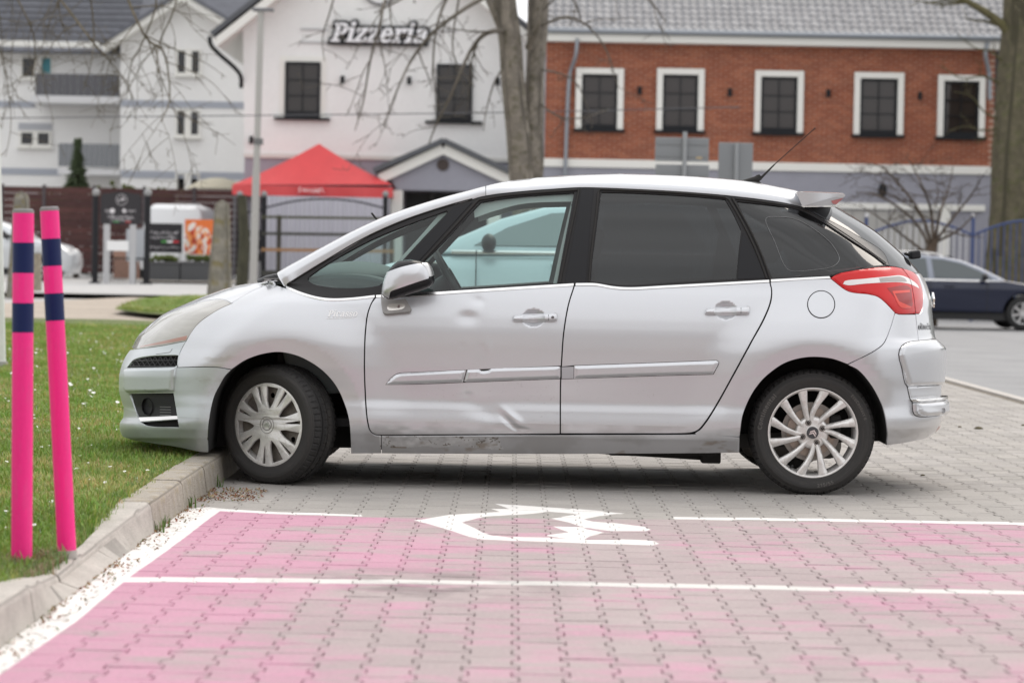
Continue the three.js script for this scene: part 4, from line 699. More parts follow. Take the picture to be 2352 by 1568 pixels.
// ---- added black shell blocking light behind the gaps, wheel houses, floor
{
  const low = [[600, 664, 1], [650, 668], [760, 694], [862, 686], [1107, 673], [1320, 660], [1445, 669], [1769, 650], [1904, 643, 1], [1960, 674, 1], [2030, 700], [2056, 722, 1], [2048, 755], [2030, 792], [1960, 832, 1], [1948, 830, 1], [1876, 813], [1800, 829], [1760, 857], [1725, 902], [1702, 955], [1694, 1030, 1], [880, 1032, 1], [811, 1030, 1], [806, 968], [794, 924], [772, 877], [733, 837], [684, 811], [645, 803], [612, 805], [560, 823], [528, 844, 1], [412, 840, 1], [432, 786, 1], [470, 740], [540, 700]];
  duo('blocker_shell', panel(low, { out: -0.03, flange: 0.002, cell: [14, 14] }), blackGap, car);
  const well = (arch, name, deep) => {
    const a = outline(arch, 10, false), top = a.map(([u, v]) => onSide(u, v, -0.002));
    const g = gridSurf(a.length - 1, 6, (s, t) => { const p = top[Math.round(s * (a.length - 1))].clone(); p.z = lerp(p.z, -deep, t); return p; });
    const bp = top.map((p) => new THREE.Vector2(p.x, p.y)); const sh = new THREE.ShapeGeometry(new THREE.Shape(bp)); sh.translate(0, 0, -deep);
    duo(name, merge([g, sh]), mat([0.03, 0.03, 0.03], 0.9), car);
  };
  well([[477, 1037], [477, 996.5], [480, 963], [485, 934.6], [492, 908.5], [504, 884.7], [518, 861], [531, 848.5], ...wheelArchF.slice(1)], 'wheel_house', 0.46);
  well([...[[1698, 1036]], ...archR, [1949, 837.4], [1968.8, 847], [1984, 860.8], [2007, 891.5], [2019, 913], [2030, 937.7], [2037, 968], [2039.6, 999], [2038, 1022]], 'wheel_house', 0.42);
  const dark = mat([0.018, 0.017, 0.016], 0.85);
  part('floor_pan', [box(-0.78, 1.05, 0.19, 0.25, -1.74, -0.09), box(-1.7, -0.74, 0.24, 0.3, -1.35, -0.48), box(1.1, 1.95, 0.26, 0.32, -1.38, -0.45)], dark, car);
  part('exhaust', [tube([V3(-0.9, 0.22, -1.1), V3(0, 0.2, -1.1), V3(0.9, 0.19, -1.0), V3(1.3, 0.2, -0.6)], 0.03, 10), box(0.5, 0.95, 0.155, 0.23, -0.75, -0.4, 0.03), box(0.98, 1.08, 0.14, 0.2, -0.3, -0.2, 0.01), beam(V3(0.35, 0.19, -0.35), V3(1.05, 0.165, -0.28), 0.04, 0.03)], dark, car);
  part('axle_beam', [bar(V3(1.51, 0.27, -1.7), V3(1.51, 0.27, -0.13), 0.035), bar(V3(-1.2, 0.27, -1.7), V3(-1.2, 0.27, -0.16), 0.03)], dark, car);
  part('muffler_blocker', [box(1.22, 1.74, 0.15, 0.34, -1.25, -0.5, 0.06)], mat([0.20, 0.185, 0.17], 0.6, { metalness: 0.4 }), car);  // box added behind the rear wheel to block the bright view through spokes
  part('arm_blocker', [beam(V3(1.1, 0.24, -0.42), V3(1.55, 0.27, -0.36), 0.06, 0.07), beam(V3(1.1, 0.24, -1.41), V3(1.55, 0.27, -1.47), 0.06, 0.07)], mat([0.06, 0.058, 0.055], 0.7), car);  // beams added beside it, also blocking the see-through behind the spokes
  // cowl and wipers
  const cw = [onZ(606, 647, -0.32), onZ(630, 645, -0.32)];
  part('cowl', [gridSurf(6, 20, (a, b) => V3(lerp(-1.27, -1.13, a) - 0.06 * Math.sin(b * Math.PI), lerp(1.035, 1.05, a) + 0.012 * Math.sin(b * Math.PI), lerp(-0.22, 2 * MID + 0.22, b)), true)], blackRubber, car);
  const wa = onZ(619, 646, -0.45), wb = onZ(646, 634, -0.45), wc = onZ(672, 620, -0.5);
  part('wiper_arm', [tube([onZ(594, 645.5, -0.55), onZ(612, 637.5, -0.5), onZ(640, 631.5, -0.45)], 0.011, 8), beam(onZ(622, 641, -0.4), onZ(634, 634, -0.4), 0.03, 0.022), beam(onZ(634, 636, -0.4), onZ(656, 627, -0.4), 0.03, 0.02), tube([onZ(648, 632, -0.45), onZ(676, 620, -0.45)], 0.008, 6)], mat([0.10, 0.10, 0.105], 0.45), car);
  part('wiper_blade', [tube([onZ(853, 489, -1.0), onZ(868, 507, -1.0), onZ(880, 521, -1.0)], 0.006, 6)], blackRubber, car);
  const rw = thingPart('rear_wiper', car);
  part('wiper_cap', [box(-0.028, 0.028, -0.022, 0.022, -0.05, 0.05, 0.012).rotateZ(0.15).translate(...onZ(2101, 585, -0.915).toArray())], plasticGrey, rw);
  part('wiper_arm', [tube([onZ(2078, 582, -0.915), onZ(2090, 586, -0.915), onZ(2098, 588, -0.9)], 0.008, 8)], blackRubber, rw);
}
// ---- cabin
{
  const dk = mat([0.05, 0.055, 0.058], 0.7), seatM = mat([0.055, 0.056, 0.06], 0.95), dashM = mat([0.10, 0.12, 0.12], 0.75);
  const dashProf = [[-1.16, 1.02], [-1.0, 1.06], [-0.86, 1.075], [-0.72, 1.065], [-0.62, 1.03], [-0.58, 0.98], [-0.62, 0.7], [-0.75, 0.5], [-1.1, 0.5]];
  const dg = extrude(outline(dashProf, 0.03).map((p) => p), 1.42, 0.02); dg.translate(0, 0, MID - 0.71);
  part('dashboard', dg, dashM, car);
  const hood = new THREE.SphereGeometry(1, 24, 14, 0, Math.PI * 2, 0, Math.PI / 2); hood.scale(0.24, 0.085, 0.52); hood.translate(-0.84, 1.055, MID); part('instrument_hood', hood, dashM, car);
  const c = onZ(1037, 634, -0.52), sw = new THREE.TorusGeometry(0.185, 0.017, 12, 48), hub = new THREE.CylinderGeometry(0.06, 0.075, 0.05, 24).rotateX(Math.PI / 2);
  const spk = [box(-0.17, 0.17, -0.015, 0.02, -0.012, 0.012), box(-0.02, 0.02, -0.17, 0, -0.012, 0.012)];
  const wheelG = merge([sw, hub, ...spk]); wheelG.rotateX(-0.55); wheelG.rotateY(Math.PI / 2); wheelG.translate(c.x, c.y - 0.02, c.z);
  part('steering_wheel', wheelG, mat([0.035, 0.035, 0.036], 0.5), car);
  part('steering_column', bar(V3(c.x - 0.02, c.y - 0.03, c.z), V3(c.x - 0.32, c.y - 0.22, c.z), 0.045), dk, car);
  const seat = (x, z, w) => {
    const b = [box(x - 0.42, x + 0.1, 0.40, 0.56, z - w, z + w, 0.06), at(box(-0.07, 0.07, 0, 0.66, -w, w, 0.06), x + 0.05, 0.5, z, 0, 0, -0.24), at(box(-0.045, 0.045, 0, 0.17, -0.13, 0.13, 0.04), x + 0.24, 1.17, z, 0, 0, -0.2)];
    part('seat', b, seatM, car);
  };
  seat(0.16, -0.52, 0.25); seat(0.16, -1.31, 0.25); seat(1.08, -0.44, 0.21); seat(1.08, -0.915, 0.2); seat(1.08, -1.39, 0.21);
  const doorIn = panel([[870, 686, 1], [1107, 672], [1320, 660], [1445, 668], [1766, 650, 1], [1690, 800, 1], [1290, 990, 1], [880, 990, 1]], { out: -0.075, flange: 0.002, cell: [20, 20] });
  duo('door_trim', doorIn, dk, car);
  part('rear_shelf', [box(1.35, 2.0, 0.95, 0.97, -1.55, -0.28)], dk, car);
  part('cabin_floor', [box(-1.0, 1.15, 0.3, 0.34, -1.70, -0.13), box(1.15, 1.95, 0.3, 0.34, -1.35, -0.48), box(-1.2, -1.16, 0.3, 0.98, -1.6, -0.23)], blackGap, car);
  const rv = onZ(1108, 470, -0.6); part('sun_visor', at(box(-0.13, 0.13, -0.008, 0.008, -0.16, 0.16, 0.006), -0.35, 1.435, -0.55, 0, 0, 0.3), mat([0.36, 0.36, 0.35], 0.9), car);
}
// ---- door mirror
for (const far of [0, 1]) {
  const mk = (g) => (far ? mirrored(g, MID) : g), mir = thingPart('door_mirror', car);
  const Z = (x, y) => [861.3 + 0.12817 * x, 545.5 + 0.12817 * y];
  const out = outline([[225, 610], [290, 520], [400, 430], [560, 398], [700, 395], [870, 428], [945, 442], [1005, 505], [1048, 600], [1068, 690], [1060, 800], [1000, 872], [900, 922], [600, 1022], [300, 1108], [200, 1090], [112, 1000], [120, 880], [160, 730]].map(([x, y]) => Z(x, y)), 4);
  const cu = 861.3 + 0.12817 * 590, cv = 545.5 + 0.12817 * 745, zc = 0.085;
  const radial = (u, v) => { const a = Math.atan2(v - cv, u - cu); let lo = 1e9; for (let i = 0; i < out.length; i++) { const p = out[i], q = out[(i + 1) % out.length]; const d1 = Math.sin(a) * (p[0] - cu) - Math.cos(a) * (p[1] - cv), d2 = Math.sin(a) * (q[0] - cu) - Math.cos(a) * (q[1] - cv); if (d1 * d2 <= 0 && d1 !== d2) { const t = d1 / (d1 - d2), x = lerp(p[0], q[0], t) - cu, y = lerp(p[1], q[1], t) - cv; if (x * Math.cos(a) + y * Math.sin(a) > 0) lo = Math.min(lo, Math.hypot(x, y)); } } return lo; };
  const dome = (u, v, H, e) => { const r = Math.hypot(u - cu, v - cv), R = r < 1e-6 ? 1 : radial(u, v), q = clamp(r / R, 0, 1); return H * Math.pow(1 - Math.pow(q, 2.6), 1 / 2.2) + e; };
  const shell = (H, e, s) => trimmed(out, 4, (u, v) => onZ(u, v, zc + s * dome(u, v, H, e)), { sign: s > 0 ? -1 : 1, eps: 0.3 });
  part('housing', [mk(shell(0.085, 0, 1)), mk(shell(0.07, 0, -1))], blackGloss, mir);
  const capPoly = outline([[210, 620, 1], [400, 548], [600, 495], [760, 466], [820, 468], [880, 510], [935, 590], [968, 690], [960, 730, 1], [700, 815], [420, 912], [300, 955], [268, 985], [250, 1085, 1], [190, 1060], [122, 1000], [128, 880], [165, 740]].map(([x, y, c]) => [...Z(x, y), c]), 4);
  part('painted_cap', mk(trimmed(capPoly, 4, (u, v) => onZ(u, v, zc + dome(u, v, 0.085, 0.004)), { sign: -1, eps: 0.3, flange: 0.006 })), paintPlain, mir);
  const ringPoly = outline([[840, 452, 1], [945, 446, 1], [1002, 508], [1044, 600], [1062, 680, 1], [978, 700, 1], [945, 600], [900, 520]].map(([x, y, c]) => [...Z(x, y), c]), 4);
  part('chrome_ring', mk(trimmed(ringPoly, 4, (u, v) => onZ(u, v, zc + dome(u, v, 0.085, 0.003)), { sign: -1, eps: 0.3, flange: 0.005 })), satin, mir);
  const footPoly = [[105, 1000, 1], [150, 1068], [230, 1102], [300, 1112], [545, 1098, 1], [600, 1190], [648, 1280], [625, 1312], [400, 1340], [180, 1356], [142, 1325], [112, 1180]].map(([x, y, c]) => [...Z(x, y), c]);
  part('mirror_foot', mk(panel(footPoly, { out: 0.045, flange: 0.05, cell: [5, 5], step: 3 })), mat([0.33, 0.325, 0.32], 0.45, { metalness: 0.3 }), mir);
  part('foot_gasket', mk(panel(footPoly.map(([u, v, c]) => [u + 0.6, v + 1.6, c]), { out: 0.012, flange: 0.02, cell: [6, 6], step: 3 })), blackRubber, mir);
  const lens = [[215, 1250], [240, 1200], [380, 1178], [520, 1185], [538, 1215], [505, 1268], [400, 1295], [240, 1298]].map(([x, y]) => Z(x, y));
  part('side_repeater', mk(panel(lens, { out: 0.049, flange: 0.008, cell: [4, 3], step: 2 })), mat([0.72, 0.70, 0.66], 0.12, { physical: 1, clearcoat: 1, metalness: 0.4 }), mir);
  part('repeater_bulb', mk(panel([[408, 1208, 1], [446, 1206, 1], [440, 1262, 1], [400, 1262, 1]].map(([x, y, c]) => [...Z(x, y), c]), { out: 0.0505, flange: 0.002, cell: [4, 4], step: 2 })), mat([0.16, 0.12, 0.12], 0.3), mir);
}
// ---- lettering and emblems
const fontLoader = new FontLoader();
const fSerif = await fontLoader.loadAsync('fonts/droid/droid_serif_bold.typeface.json'), fSans = await fontLoader.loadAsync('fonts/droid/droid_sans_bold.typeface.json'), fSansR = await fontLoader.loadAsync('fonts/droid/droid_sans_regular.typeface.json');
function letters(str, font, h, depth, slant = 0, bevel = 0) { const g = new TextGeometry(str, { font, size: h, depth, curveSegments: 5, bevelEnabled: bevel > 0, bevelSize: bevel, bevelThickness: bevel, bevelSegments: 2 }); g.computeBoundingBox(); if (slant) g.applyMatrix4(new THREE.Matrix4().makeShear(0, 0, slant, 0, 0, 0)); return g; }
function onFlank(g, u0, v0, u1, vTop, warp) {     // bends lettering over the flank between drawing positions
  g.computeBoundingBox(); const b = g.boundingBox, p = g.attributes.position;
  for (let i = 0; i < p.count; i++) { const u = lerp(u0, u1, (p.getX(i) - b.min.x) / (b.max.x - b.min.x)), v = lerp(v0, vTop, (p.getY(i) - b.min.y) / (b.max.y - b.min.y)), q = onSide(u, v, p.getZ(i)); p.setXYZ(i, q.x, q.y, q.z); }
  g.computeVertexNormals(); return g;
}
{
  const g = letters('Picasso', fSerif, 1, 0.003, 0.35); part('wing_lettering', onFlank(g, 752, 727.5, 821, 711), mat([0.9, 0.9, 0.9], 0.35), P_.front_wing);
  part('wing_lettering', tube([[750, 732], [765, 731.2], [790, 730.4], [812, 730]].map(([u, v]) => onSide(u, v, 0.001)), 0.0013, 5, 12), mat([0.9, 0.9, 0.9], 0.35), P_.front_wing);
  part('tailgate_lettering', onFlank(letters('citroën', fSans, 1, 0.012), 2112, 757, 2139, 741.5), mat([0.36, 0.36, 0.37], 0.25, { metalness: 0.9 }), hatchP);
  const chev = (s) => { const a = []; for (const k of [0, 1]) { const y = k * 0.34; a.push(extrude([[-0.5, -0.32 + y], [0, 0.06 + y], [0.5, -0.32 + y], [0.5, -0.1 + y], [0, 0.3 + y], [-0.5, -0.1 + y]].map(([x, yy]) => [x * s, yy * s]), s * 0.12)); } return merge(a); };
  globalThis.chevronShape_ = chev;
  const e = chev(0.085); e.rotateY(Math.PI / 2); const q = onZ(2139, 690, -0.915); e.translate(q.x + 0.004, q.y - 0.01, q.z); part('tailgate_emblem', e, chrome, hatchP);
}
const chevrons = globalThis.chevronShape_; delete globalThis.chevronShape_;
// ---- wheels
{
  const rubber = (() => mottled([0.022, 0.021, 0.021], 0.5, 0.3, { seed: 51, rough: 0.78, bump: 0.0012, second: [0.05, 0.046, 0.042], secondAmt: 0.5 }))();
  const sideTex = (words) => { const c = document.createElement('canvas'); c.width = c.height = 1024; const g = c.getContext('2d'); g.fillStyle = '#2b2a2a'; g.fillRect(0, 0, 1024, 1024);
    for (let i = 0; i < 5000; i++) { const a = rnd() * 6.283, r = 330 + rnd() * 182, s = 30 + rnd() * 30; g.strokeStyle = `rgba(${s + 22},${s + 17},${s + 12},0.16)`; g.lineWidth = 1 + rnd() * 2; g.beginPath(); g.arc(512, 512, r, a, a + 0.05 + rnd() * 0.22); g.stroke(); }
    for (const [r, l] of [[372, 1.5], [470, 2], [488, 1.5]]) { g.strokeStyle = 'rgba(12,12,12,0.8)'; g.lineWidth = l; g.beginPath(); g.arc(512, 512, r, 0, 6.3); g.stroke(); }
    g.textAlign = 'center'; g.textBaseline = 'middle';
    for (const [txt, ang, size, r, flip] of words) { g.fillStyle = 'rgb(88,85,82)'; g.font = `bold ${size}px sans-serif`; const chars = [...txt], w = chars.map((q) => g.measureText(q).width + 2), tot = w.reduce((a, b) => a + b, 0); let s = -tot / 2; chars.forEach((q, i) => { const a = ang + (flip ? -1 : 1) * (s + w[i] / 2) / r; s += w[i]; g.save(); g.translate(512 + r * Math.cos(a), 512 + r * Math.sin(a)); g.rotate(a + (flip ? -Math.PI / 2 : Math.PI / 2)); g.fillText(q, 0, 0); g.restore(); }); }
    const t = new THREE.CanvasTexture(c); t.colorSpace = THREE.SRGBColorSpace; return t; };
  const wordsRear = [['Continental', Math.PI * 1.13, 52, 436], ['EcoContact 6', Math.PI * 1.83, 34, 436], ['215/55', Math.PI * 0.42, 40, 430, true]];
  const texR = sideTex(wordsRear), texF = sideTex([]);
  function tyre(R, ri, hw, tex, parent) {
    const prof = [[ri - 0.012, -hw + 0.02], [ri, -hw + 0.012], [ri + 0.03, -hw - 0.004], [R - 0.035, -hw], [R - 0.012, -hw + 0.012], [R - 0.003, -hw + 0.03], [R - 0.001, -hw + 0.048], [R - 0.008, -hw + 0.050], [R - 0.008, -hw + 0.056], [R, -hw + 0.058], [R, -0.005], [R - 0.008, -0.004], [R - 0.008, 0.004], [R, 0.005], [R, hw - 0.058], [R - 0.008, hw - 0.056], [R - 0.008, hw - 0.050], [R - 0.001, hw - 0.048], [R - 0.003, hw - 0.030], [R - 0.012, hw - 0.012], [R - 0.020, hw - 0.006]];
    const NS = 288, K = prof.length - 1;
    const g = gridSurf(NS, K, (a, b) => { const i = Math.round(a * NS) % NS, k = Math.round(b * K); let [r, z] = prof[k]; const sh = Math.abs(z) > hw - 0.046 && r > R - 0.016; const blk = Math.abs(z) < hw - 0.06; if (sh && i % 5 === 0) r -= 0.006; if (blk && (i + Math.round(z * 140) + 600) % 6 === 0) r -= 0.005; const th = (i / NS) * 2 * Math.PI; return V3(r * Math.cos(th), r * Math.sin(th), z); }, false, true);
    part('tyre', toCreasedNormals(g, 0.5), rubber, parent);
    const sp = [[ri - 0.012, hw - 0.022], [ri - 0.004, hw - 0.008], [ri + 0.004, hw - 0.002], [ri + 0.008, hw - 0.004], [ri + 0.03, hw + 0.004], [(ri + R) / 2 + 0.006, hw + 0.006], [R - 0.034, hw + 0.001], [R - 0.0265, hw - 0.003], [R - 0.0195, hw - 0.0062]];
    const s = gridSurf(120, sp.length - 1, (a, b) => { const [r, z] = sp[Math.round(b * (sp.length - 1))], th = a * 2 * Math.PI; return V3(r * Math.cos(th), r * Math.sin(th), z); }, true, true);
    const p = s.attributes.position, uv = s.attributes.uv; for (let i = 0; i < p.count; i++) uv.setXY(i, 0.5 + p.getX(i) / (2 * R), 0.5 + p.getY(i) / (2 * R));
    part('sidewall', s, new THREE.MeshStandardMaterial({ map: tex, roughness: 0.7 }), parent);
  }
  const alloy = mottled([0.76, 0.745, 0.73], 0.12, 0.25, { seed: 61, rough: 0.36, metal: 0.5, second: [0.56, 0.52, 0.48], secondAmt: 0.4, coarse: 9 });
  const cap = mottled([0.74, 0.73, 0.71], 0.1, 0.25, { seed: 63, rough: 0.42, metal: 0.45, second: [0.45, 0.42, 0.38], secondAmt: 0.3, coarse: 9 });
  const dirty = mottled([0.24, 0.215, 0.19], 0.4, 0.2, { seed: 65, rough: 0.6, metal: 0.35 }), steel = mottled([0.20, 0.18, 0.16], 0.4, 0.2, { seed: 67, rough: 0.6, metal: 0.4 });
  const darkW = mat([0.012, 0.012, 0.012], 0.8);
  const revolve = (pts, n = 72) => new THREE.LatheGeometry(pts.map((p) => new THREE.Vector2(p[0], p[1])), n).rotateX(Math.PI / 2).scale(1, 1, 1);   // profile [r, z]
  function hubGroup(name, x, y, z, turn) { const g = new THREE.Group(); g.name = name; g.position.set(x, y, z); g.rotation.y = turn; car.add(g); return g; }
  function rearWheel(z, flip) {
    const c = onZ(1868, 998, -0.06), R = 0.3188, w = hubGroup('wheel', c.x, R - 0.003, z, flip ? Math.PI : 0);
    tyre(R, 0.232, 0.105, texR, w);
    part('rim', [revolve([[0.222, -0.1], [0.214, -0.06], [0.206, 0.0], [0.212, 0.06], [0.222, 0.088]].map(([r, q]) => [r, q]))], alloy, w);
    part('rim_lip', revolve([[0.214, 0.078], [0.2165, 0.0905], [0.222, 0.097], [0.228, 0.0985], [0.2325, 0.094], [0.233, 0.086]]), alloy, w);
    const spokes = [];
    for (let k = 0; k < 12; k++) {
      const tip = ((k + 0.5) / 12) * 2 * Math.PI, grp = k % 3, dRoot = [0.15, 0.25, 0.45][grp], m = 18;
      const g = gridSurf(m, 8, (a, b) => {
        const r = lerp(0.050, 0.2185, a), th = tip + dRoot * Math.pow(1 - a, 1.5), half = 0.0128 + 0.0125 * Math.pow(a, 2.4);
        const ring = [[-1, -0.026], [-1, -0.004], [-0.86, 0.003], [-0.3, 0.0075], [0.15, 0.007], [0.7, 0.0015], [1, -0.006], [1, -0.026], [-1, -0.026]][Math.round(b * 8)];
        const x = ring[0] * half, zz = 0.066 + 0.026 * Math.sin(a * Math.PI * 0.5) - 0.004 * a + ring[1];
        return V3(r * Math.cos(th) - x * Math.sin(th), r * Math.sin(th) + x * Math.cos(th), zz);
      });
      spokes.push(toCreasedNormals(g, 0.55));
    }
    for (const g of spokes) part('spoke', uvMetres(g), alloy, w);
    part('hub', revolve([[0.0, 0.082], [0.028, 0.082], [0.031, 0.079], [0.033, 0.0705], [0.06, 0.0735], [0.078, 0.069], [0.084, 0.055], [0.084, 0.03]]), alloy, w);
    part('centre_cap', [new THREE.CylinderGeometry(0.029, 0.0305, 0.006, 36).rotateX(Math.PI / 2).translate(0, 0, 0.082)], mat([0.06, 0.06, 0.065], 0.4), w);
    const ch = chevrons(0.034); ch.rotateZ(-0.35); ch.translate(0, -0.006, 0.0845); part('emblem', ch, chrome, w);
    for (let k = 0; k < 4; k++) { const a = k * Math.PI / 2 + 0.42, x = 0.055 * Math.cos(a), y = 0.055 * Math.sin(a); part('wheel_bolt', [new THREE.CylinderGeometry(0.0105, 0.0105, 0.018, 6).rotateX(Math.PI / 2).translate(x, y, 0.070), new THREE.SphereGeometry(0.0095, 12, 8).translate(x, y, 0.077)], mat([0.07, 0.06, 0.055], 0.45, { metalness: 0.6 }), w); part('bolt_well', new THREE.TorusGeometry(0.014, 0.002, 8, 24).translate(x, y, 0.0735), dirty, w); }
    part('brake_disc', [new THREE.CylinderGeometry(0.125, 0.125, 0.012, 48).rotateX(Math.PI / 2).translate(0, 0, 0.015)], mat([0.42, 0.36, 0.31], 0.4, { metalness: 0.6 }), w);
    part('shield_blocker', [new THREE.CylinderGeometry(0.15, 0.15, 0.004, 40).rotateX(Math.PI / 2).translate(0, 0, -0.01)], mat([0.5, 0.47, 0.44], 0.5, { metalness: 0.6 }), w);  // disc added to close the see-through between the rear spokes
    part('brake_caliper', at(box(-0.03, 0.03, -0.06, 0.06, -0.03, 0.045, 0.015), 0.12, 0.03, 0.0), darkW, w);
    part('valve', bar(V3(-0.105, -0.178, 0.06), V3(-0.1, -0.17, 0.09), 0.006), darkW, w);
  }
  function frontWheel(x, z, turn) {
    const R = 0.3067, w = hubGroup('wheel', x, R - 0.003, z, turn), ri = 0.2135;
    tyre(R, ri, 0.1, texF, w);
    part('rim', [revolve([[0.2, -0.09], [0.192, -0.03], [0.188, 0.03], [0.196, 0.06], [0.204, 0.078]])], cap, w);
    // hub cap: seven pairs of spokes cut from a domed disc
    const N = 7, holes = [], big = [];
    const pol = (r, a) => [r * Math.cos(a), r * Math.sin(a)];
    const oval = (a0, r0, r1, w0, w1, sharp) => { const p = []; const n = 14; for (let i = 0; i <= n; i++) { const t = i / n, r = lerp(r0, r1, t), h = (w0 + (w1 - w0) * t) * Math.pow(Math.sin(Math.min(1, t * sharp) * Math.PI / 2), 0.6); p.push([r, h]); } const L = p.map(([r, h]) => pol(r, a0 + h / r)), Rr = p.map(([r, h]) => pol(r, a0 - h / r)).reverse(); return [...L, ...Rr.slice(0, -1)]; };
    for (let k = 0; k < N; k++) { const a = Math.PI / 2 - 0.12 + (k / N) * 2 * Math.PI; holes.push(oval(a, 0.083, 0.196, 0.012, 0.036, 2.6)); holes.push(oval(a + Math.PI / N, 0.108, 0.2, 0.002, 0.0085, 3)); }
    const ring = []; for (let i = 0; i < 96; i++) ring.push(pol(0.2125, (i / 96) * 2 * Math.PI));
    let g = extrude(ring, 0.01, 0.0025, holes, 6);
    g = g.index ? g.toNonIndexed() : g; const p = g.attributes.position;
    for (let i = 0; i < p.count; i++) { const r = Math.hypot(p.getX(i), p.getY(i)); p.setZ(i, p.getZ(i) + 0.083 + 0.012 * Math.cos(clamp(r / 0.2, 0, 1) * Math.PI * 0.5) - (r < 0.045 ? 0.003 : 0)); }
    g = toCreasedNormals(mergeVertices(g.deleteAttribute('normal').deleteAttribute('uv'), 1e-5), 0.6); 
    part('hub_cap', uvMetres(g), cap, w);
    part('cap_ring', [new THREE.TorusGeometry(0.042, 0.0014, 6, 60).translate(0, 0, 0.106), new THREE.TorusGeometry(0.027, 0.002, 6, 60).translate(0, 0, 0.106)], mat([0.26, 0.25, 0.24], 0.4, { metalness: 0.6 }), w);
    const ch = chevrons(0.034); ch.rotateZ(-0.12); ch.translate(0, -0.006, 0.1045); part('emblem', ch, satin, w);
    const sh = [], disc = []; for (let i = 0; i < 72; i++) disc.push(pol(0.19, (i / 72) * 2 * Math.PI));
    for (let k = 0; k < 9; k++) { const a = k / 9 * 6.283 + 0.2, h = []; for (let i = 0; i < 16; i++) { const q = pol(0.0145, i / 16 * 6.283), c = pol(0.148, a); h.push([c[0] + q[0], c[1] + q[1]]); } sh.push(h); }
    const sd = extrude(disc, 0.006, 0, sh); sd.translate(0, 0, 0.05); part('steel_wheel', uvMetres(sd), steel, w);
  }
  rearWheel(-0.055 - 0.105, false); rearWheel(2 * MID + 0.055 + 0.105, true);
  const fx = onZ(641, 983, -0.17).x;
  frontWheel(fx, -0.175, -0.55); frontWheel(fx, 2 * MID + 0.175, Math.PI - 0.55);
}
// ---------------------------------------------------------------- the street behind: buildings
const RC = (u0, v0, u1, v1, z) => ({ x0: onZ(u0, (v0 + v1) / 2, z).x, x1: onZ(u1, (v0 + v1) / 2, z).x, y1: onZ((u0 + u1) / 2, v0, z).y, y0: onZ((u0 + u1) / 2, v1, z).y });
const slabR = (r, z0, z1, b = 0) => box(r.x0, r.x1, r.y0, r.y1, z0, z1, b);
const whiteRender = mottled([0.78, 0.775, 0.765], 0.06, 4, { seed: 71, fine: 100, coarse: 4, bump: 0.004 });
const lilacRender = mottled([0.30, 0.30, 0.345], 0.08, 4, { seed: 73, fine: 100, coarse: 4 });
const whiteTrim = mat([0.76, 0.75, 0.71], 0.7), darkFrame = mat([0.012, 0.013, 0.016], 0.6, { physical: 1, specularIntensity: 0.5 }), zinc = mat([0.28, 0.30, 0.33], 0.45, { metalness: 0.5 });
const darkGlass = mat([0.016, 0.016, 0.018], 0.04, { physical: 1 });
const ironMat = mat([0.018, 0.018, 0.021], 0.65, { physical: 1, specularIntensity: 0.5 });
function windowUnit(parent, r, z, o = {}) {       // opening r, its face at z
  const fr = o.frame ?? darkFrame, t = o.t ?? 0.07, zf = z + (o.proud ?? 0.012);
  const w = part('window', [box(r.x0, r.x0 + t, r.y0, r.y1, z - 0.05, zf), box(r.x1 - t, r.x1, r.y0, r.y1, z - 0.05, zf), box(r.x0 + t, r.x1 - t, r.y1 - t, r.y1, z - 0.05, zf), box(r.x0 + t, r.x1 - t, r.y0, r.y0 + (o.bottom ?? t), z - 0.05, zf)], fr, parent);
  const nx = o.nx ?? 2, ny = o.ny ?? 3, m = o.m ?? 0.025, ix0 = r.x0 + t, ix1 = r.x1 - t, iy0 = r.y0 + (o.bottom ?? t), iy1 = r.y1 - t;
  for (let i = 1; i < nx; i++) { const x = lerp(ix0, ix1, i / nx); part('glazing_bar', box(x - (o.mx ?? m) / 2, x + (o.mx ?? m) / 2, iy0, iy1, z - 0.03, zf - 0.012), fr, w); }
  for (let j = 1; j < ny; j++) { const y = lerp(iy0, iy1, j / ny); part('glazing_bar', box(ix0, ix1, y - m / 2, y + m / 2, z - 0.03, zf - 0.015), fr, w); }
  for (let i = 0; i < nx; i++) for (let j = 0; j < ny; j++) part('pane', box(lerp(ix0, ix1, i / nx) + 0.004, lerp(ix0, ix1, (i + 1) / nx) - 0.004, lerp(iy0, iy1, j / ny) + 0.004, lerp(iy0, iy1, (j + 1) / ny) - 0.004, z - 0.045, z - 0.035), o.glass ?? darkGlass, w);
  if (o.surround) { const s = o.surround; part('surround', [box(r.x0 - s, r.x0 - 0.002, r.y0, r.y1 + s, z - 0.02, z + 0.07, 0.012), box(r.x1 + 0.002, r.x1 + s, r.y0, r.y1 + s, z - 0.02, z + 0.07, 0.012), box(r.x0 - 0.002, r.x1 + 0.002, r.y1 + 0.002, r.y1 + s, z - 0.02, z + 0.068, 0.012)], whiteTrim, w); }
  if (o.sill) part('sill', box(r.x0 - o.sill, r.x1 + o.sill, r.y0 - 0.07, r.y0 - 0.004, z - 0.05, z + 0.12, 0.01), fr, w);
  return w;
}
function wallLamp(u, v, z, label) { const p = onZ(u, v, z); const t = thing('wall_lamp', label, 'wall lamp', 'small dark lamps on the facades'); part('lamp_body', new THREE.CylinderGeometry(0.055, 0.055, 0.2, 12).translate(p.x, p.y, z + 0.12), darkFrame, t); part('bracket', box(p.x - 0.025, p.x + 0.025, p.y - 0.04, p.y + 0.04, z, z + 0.08), darkFrame, t); }
function downpipe(pts, r, parent, m = zinc) { return part('downpipe', tube(pts, r, 10, pts.length * 6), m, parent); }
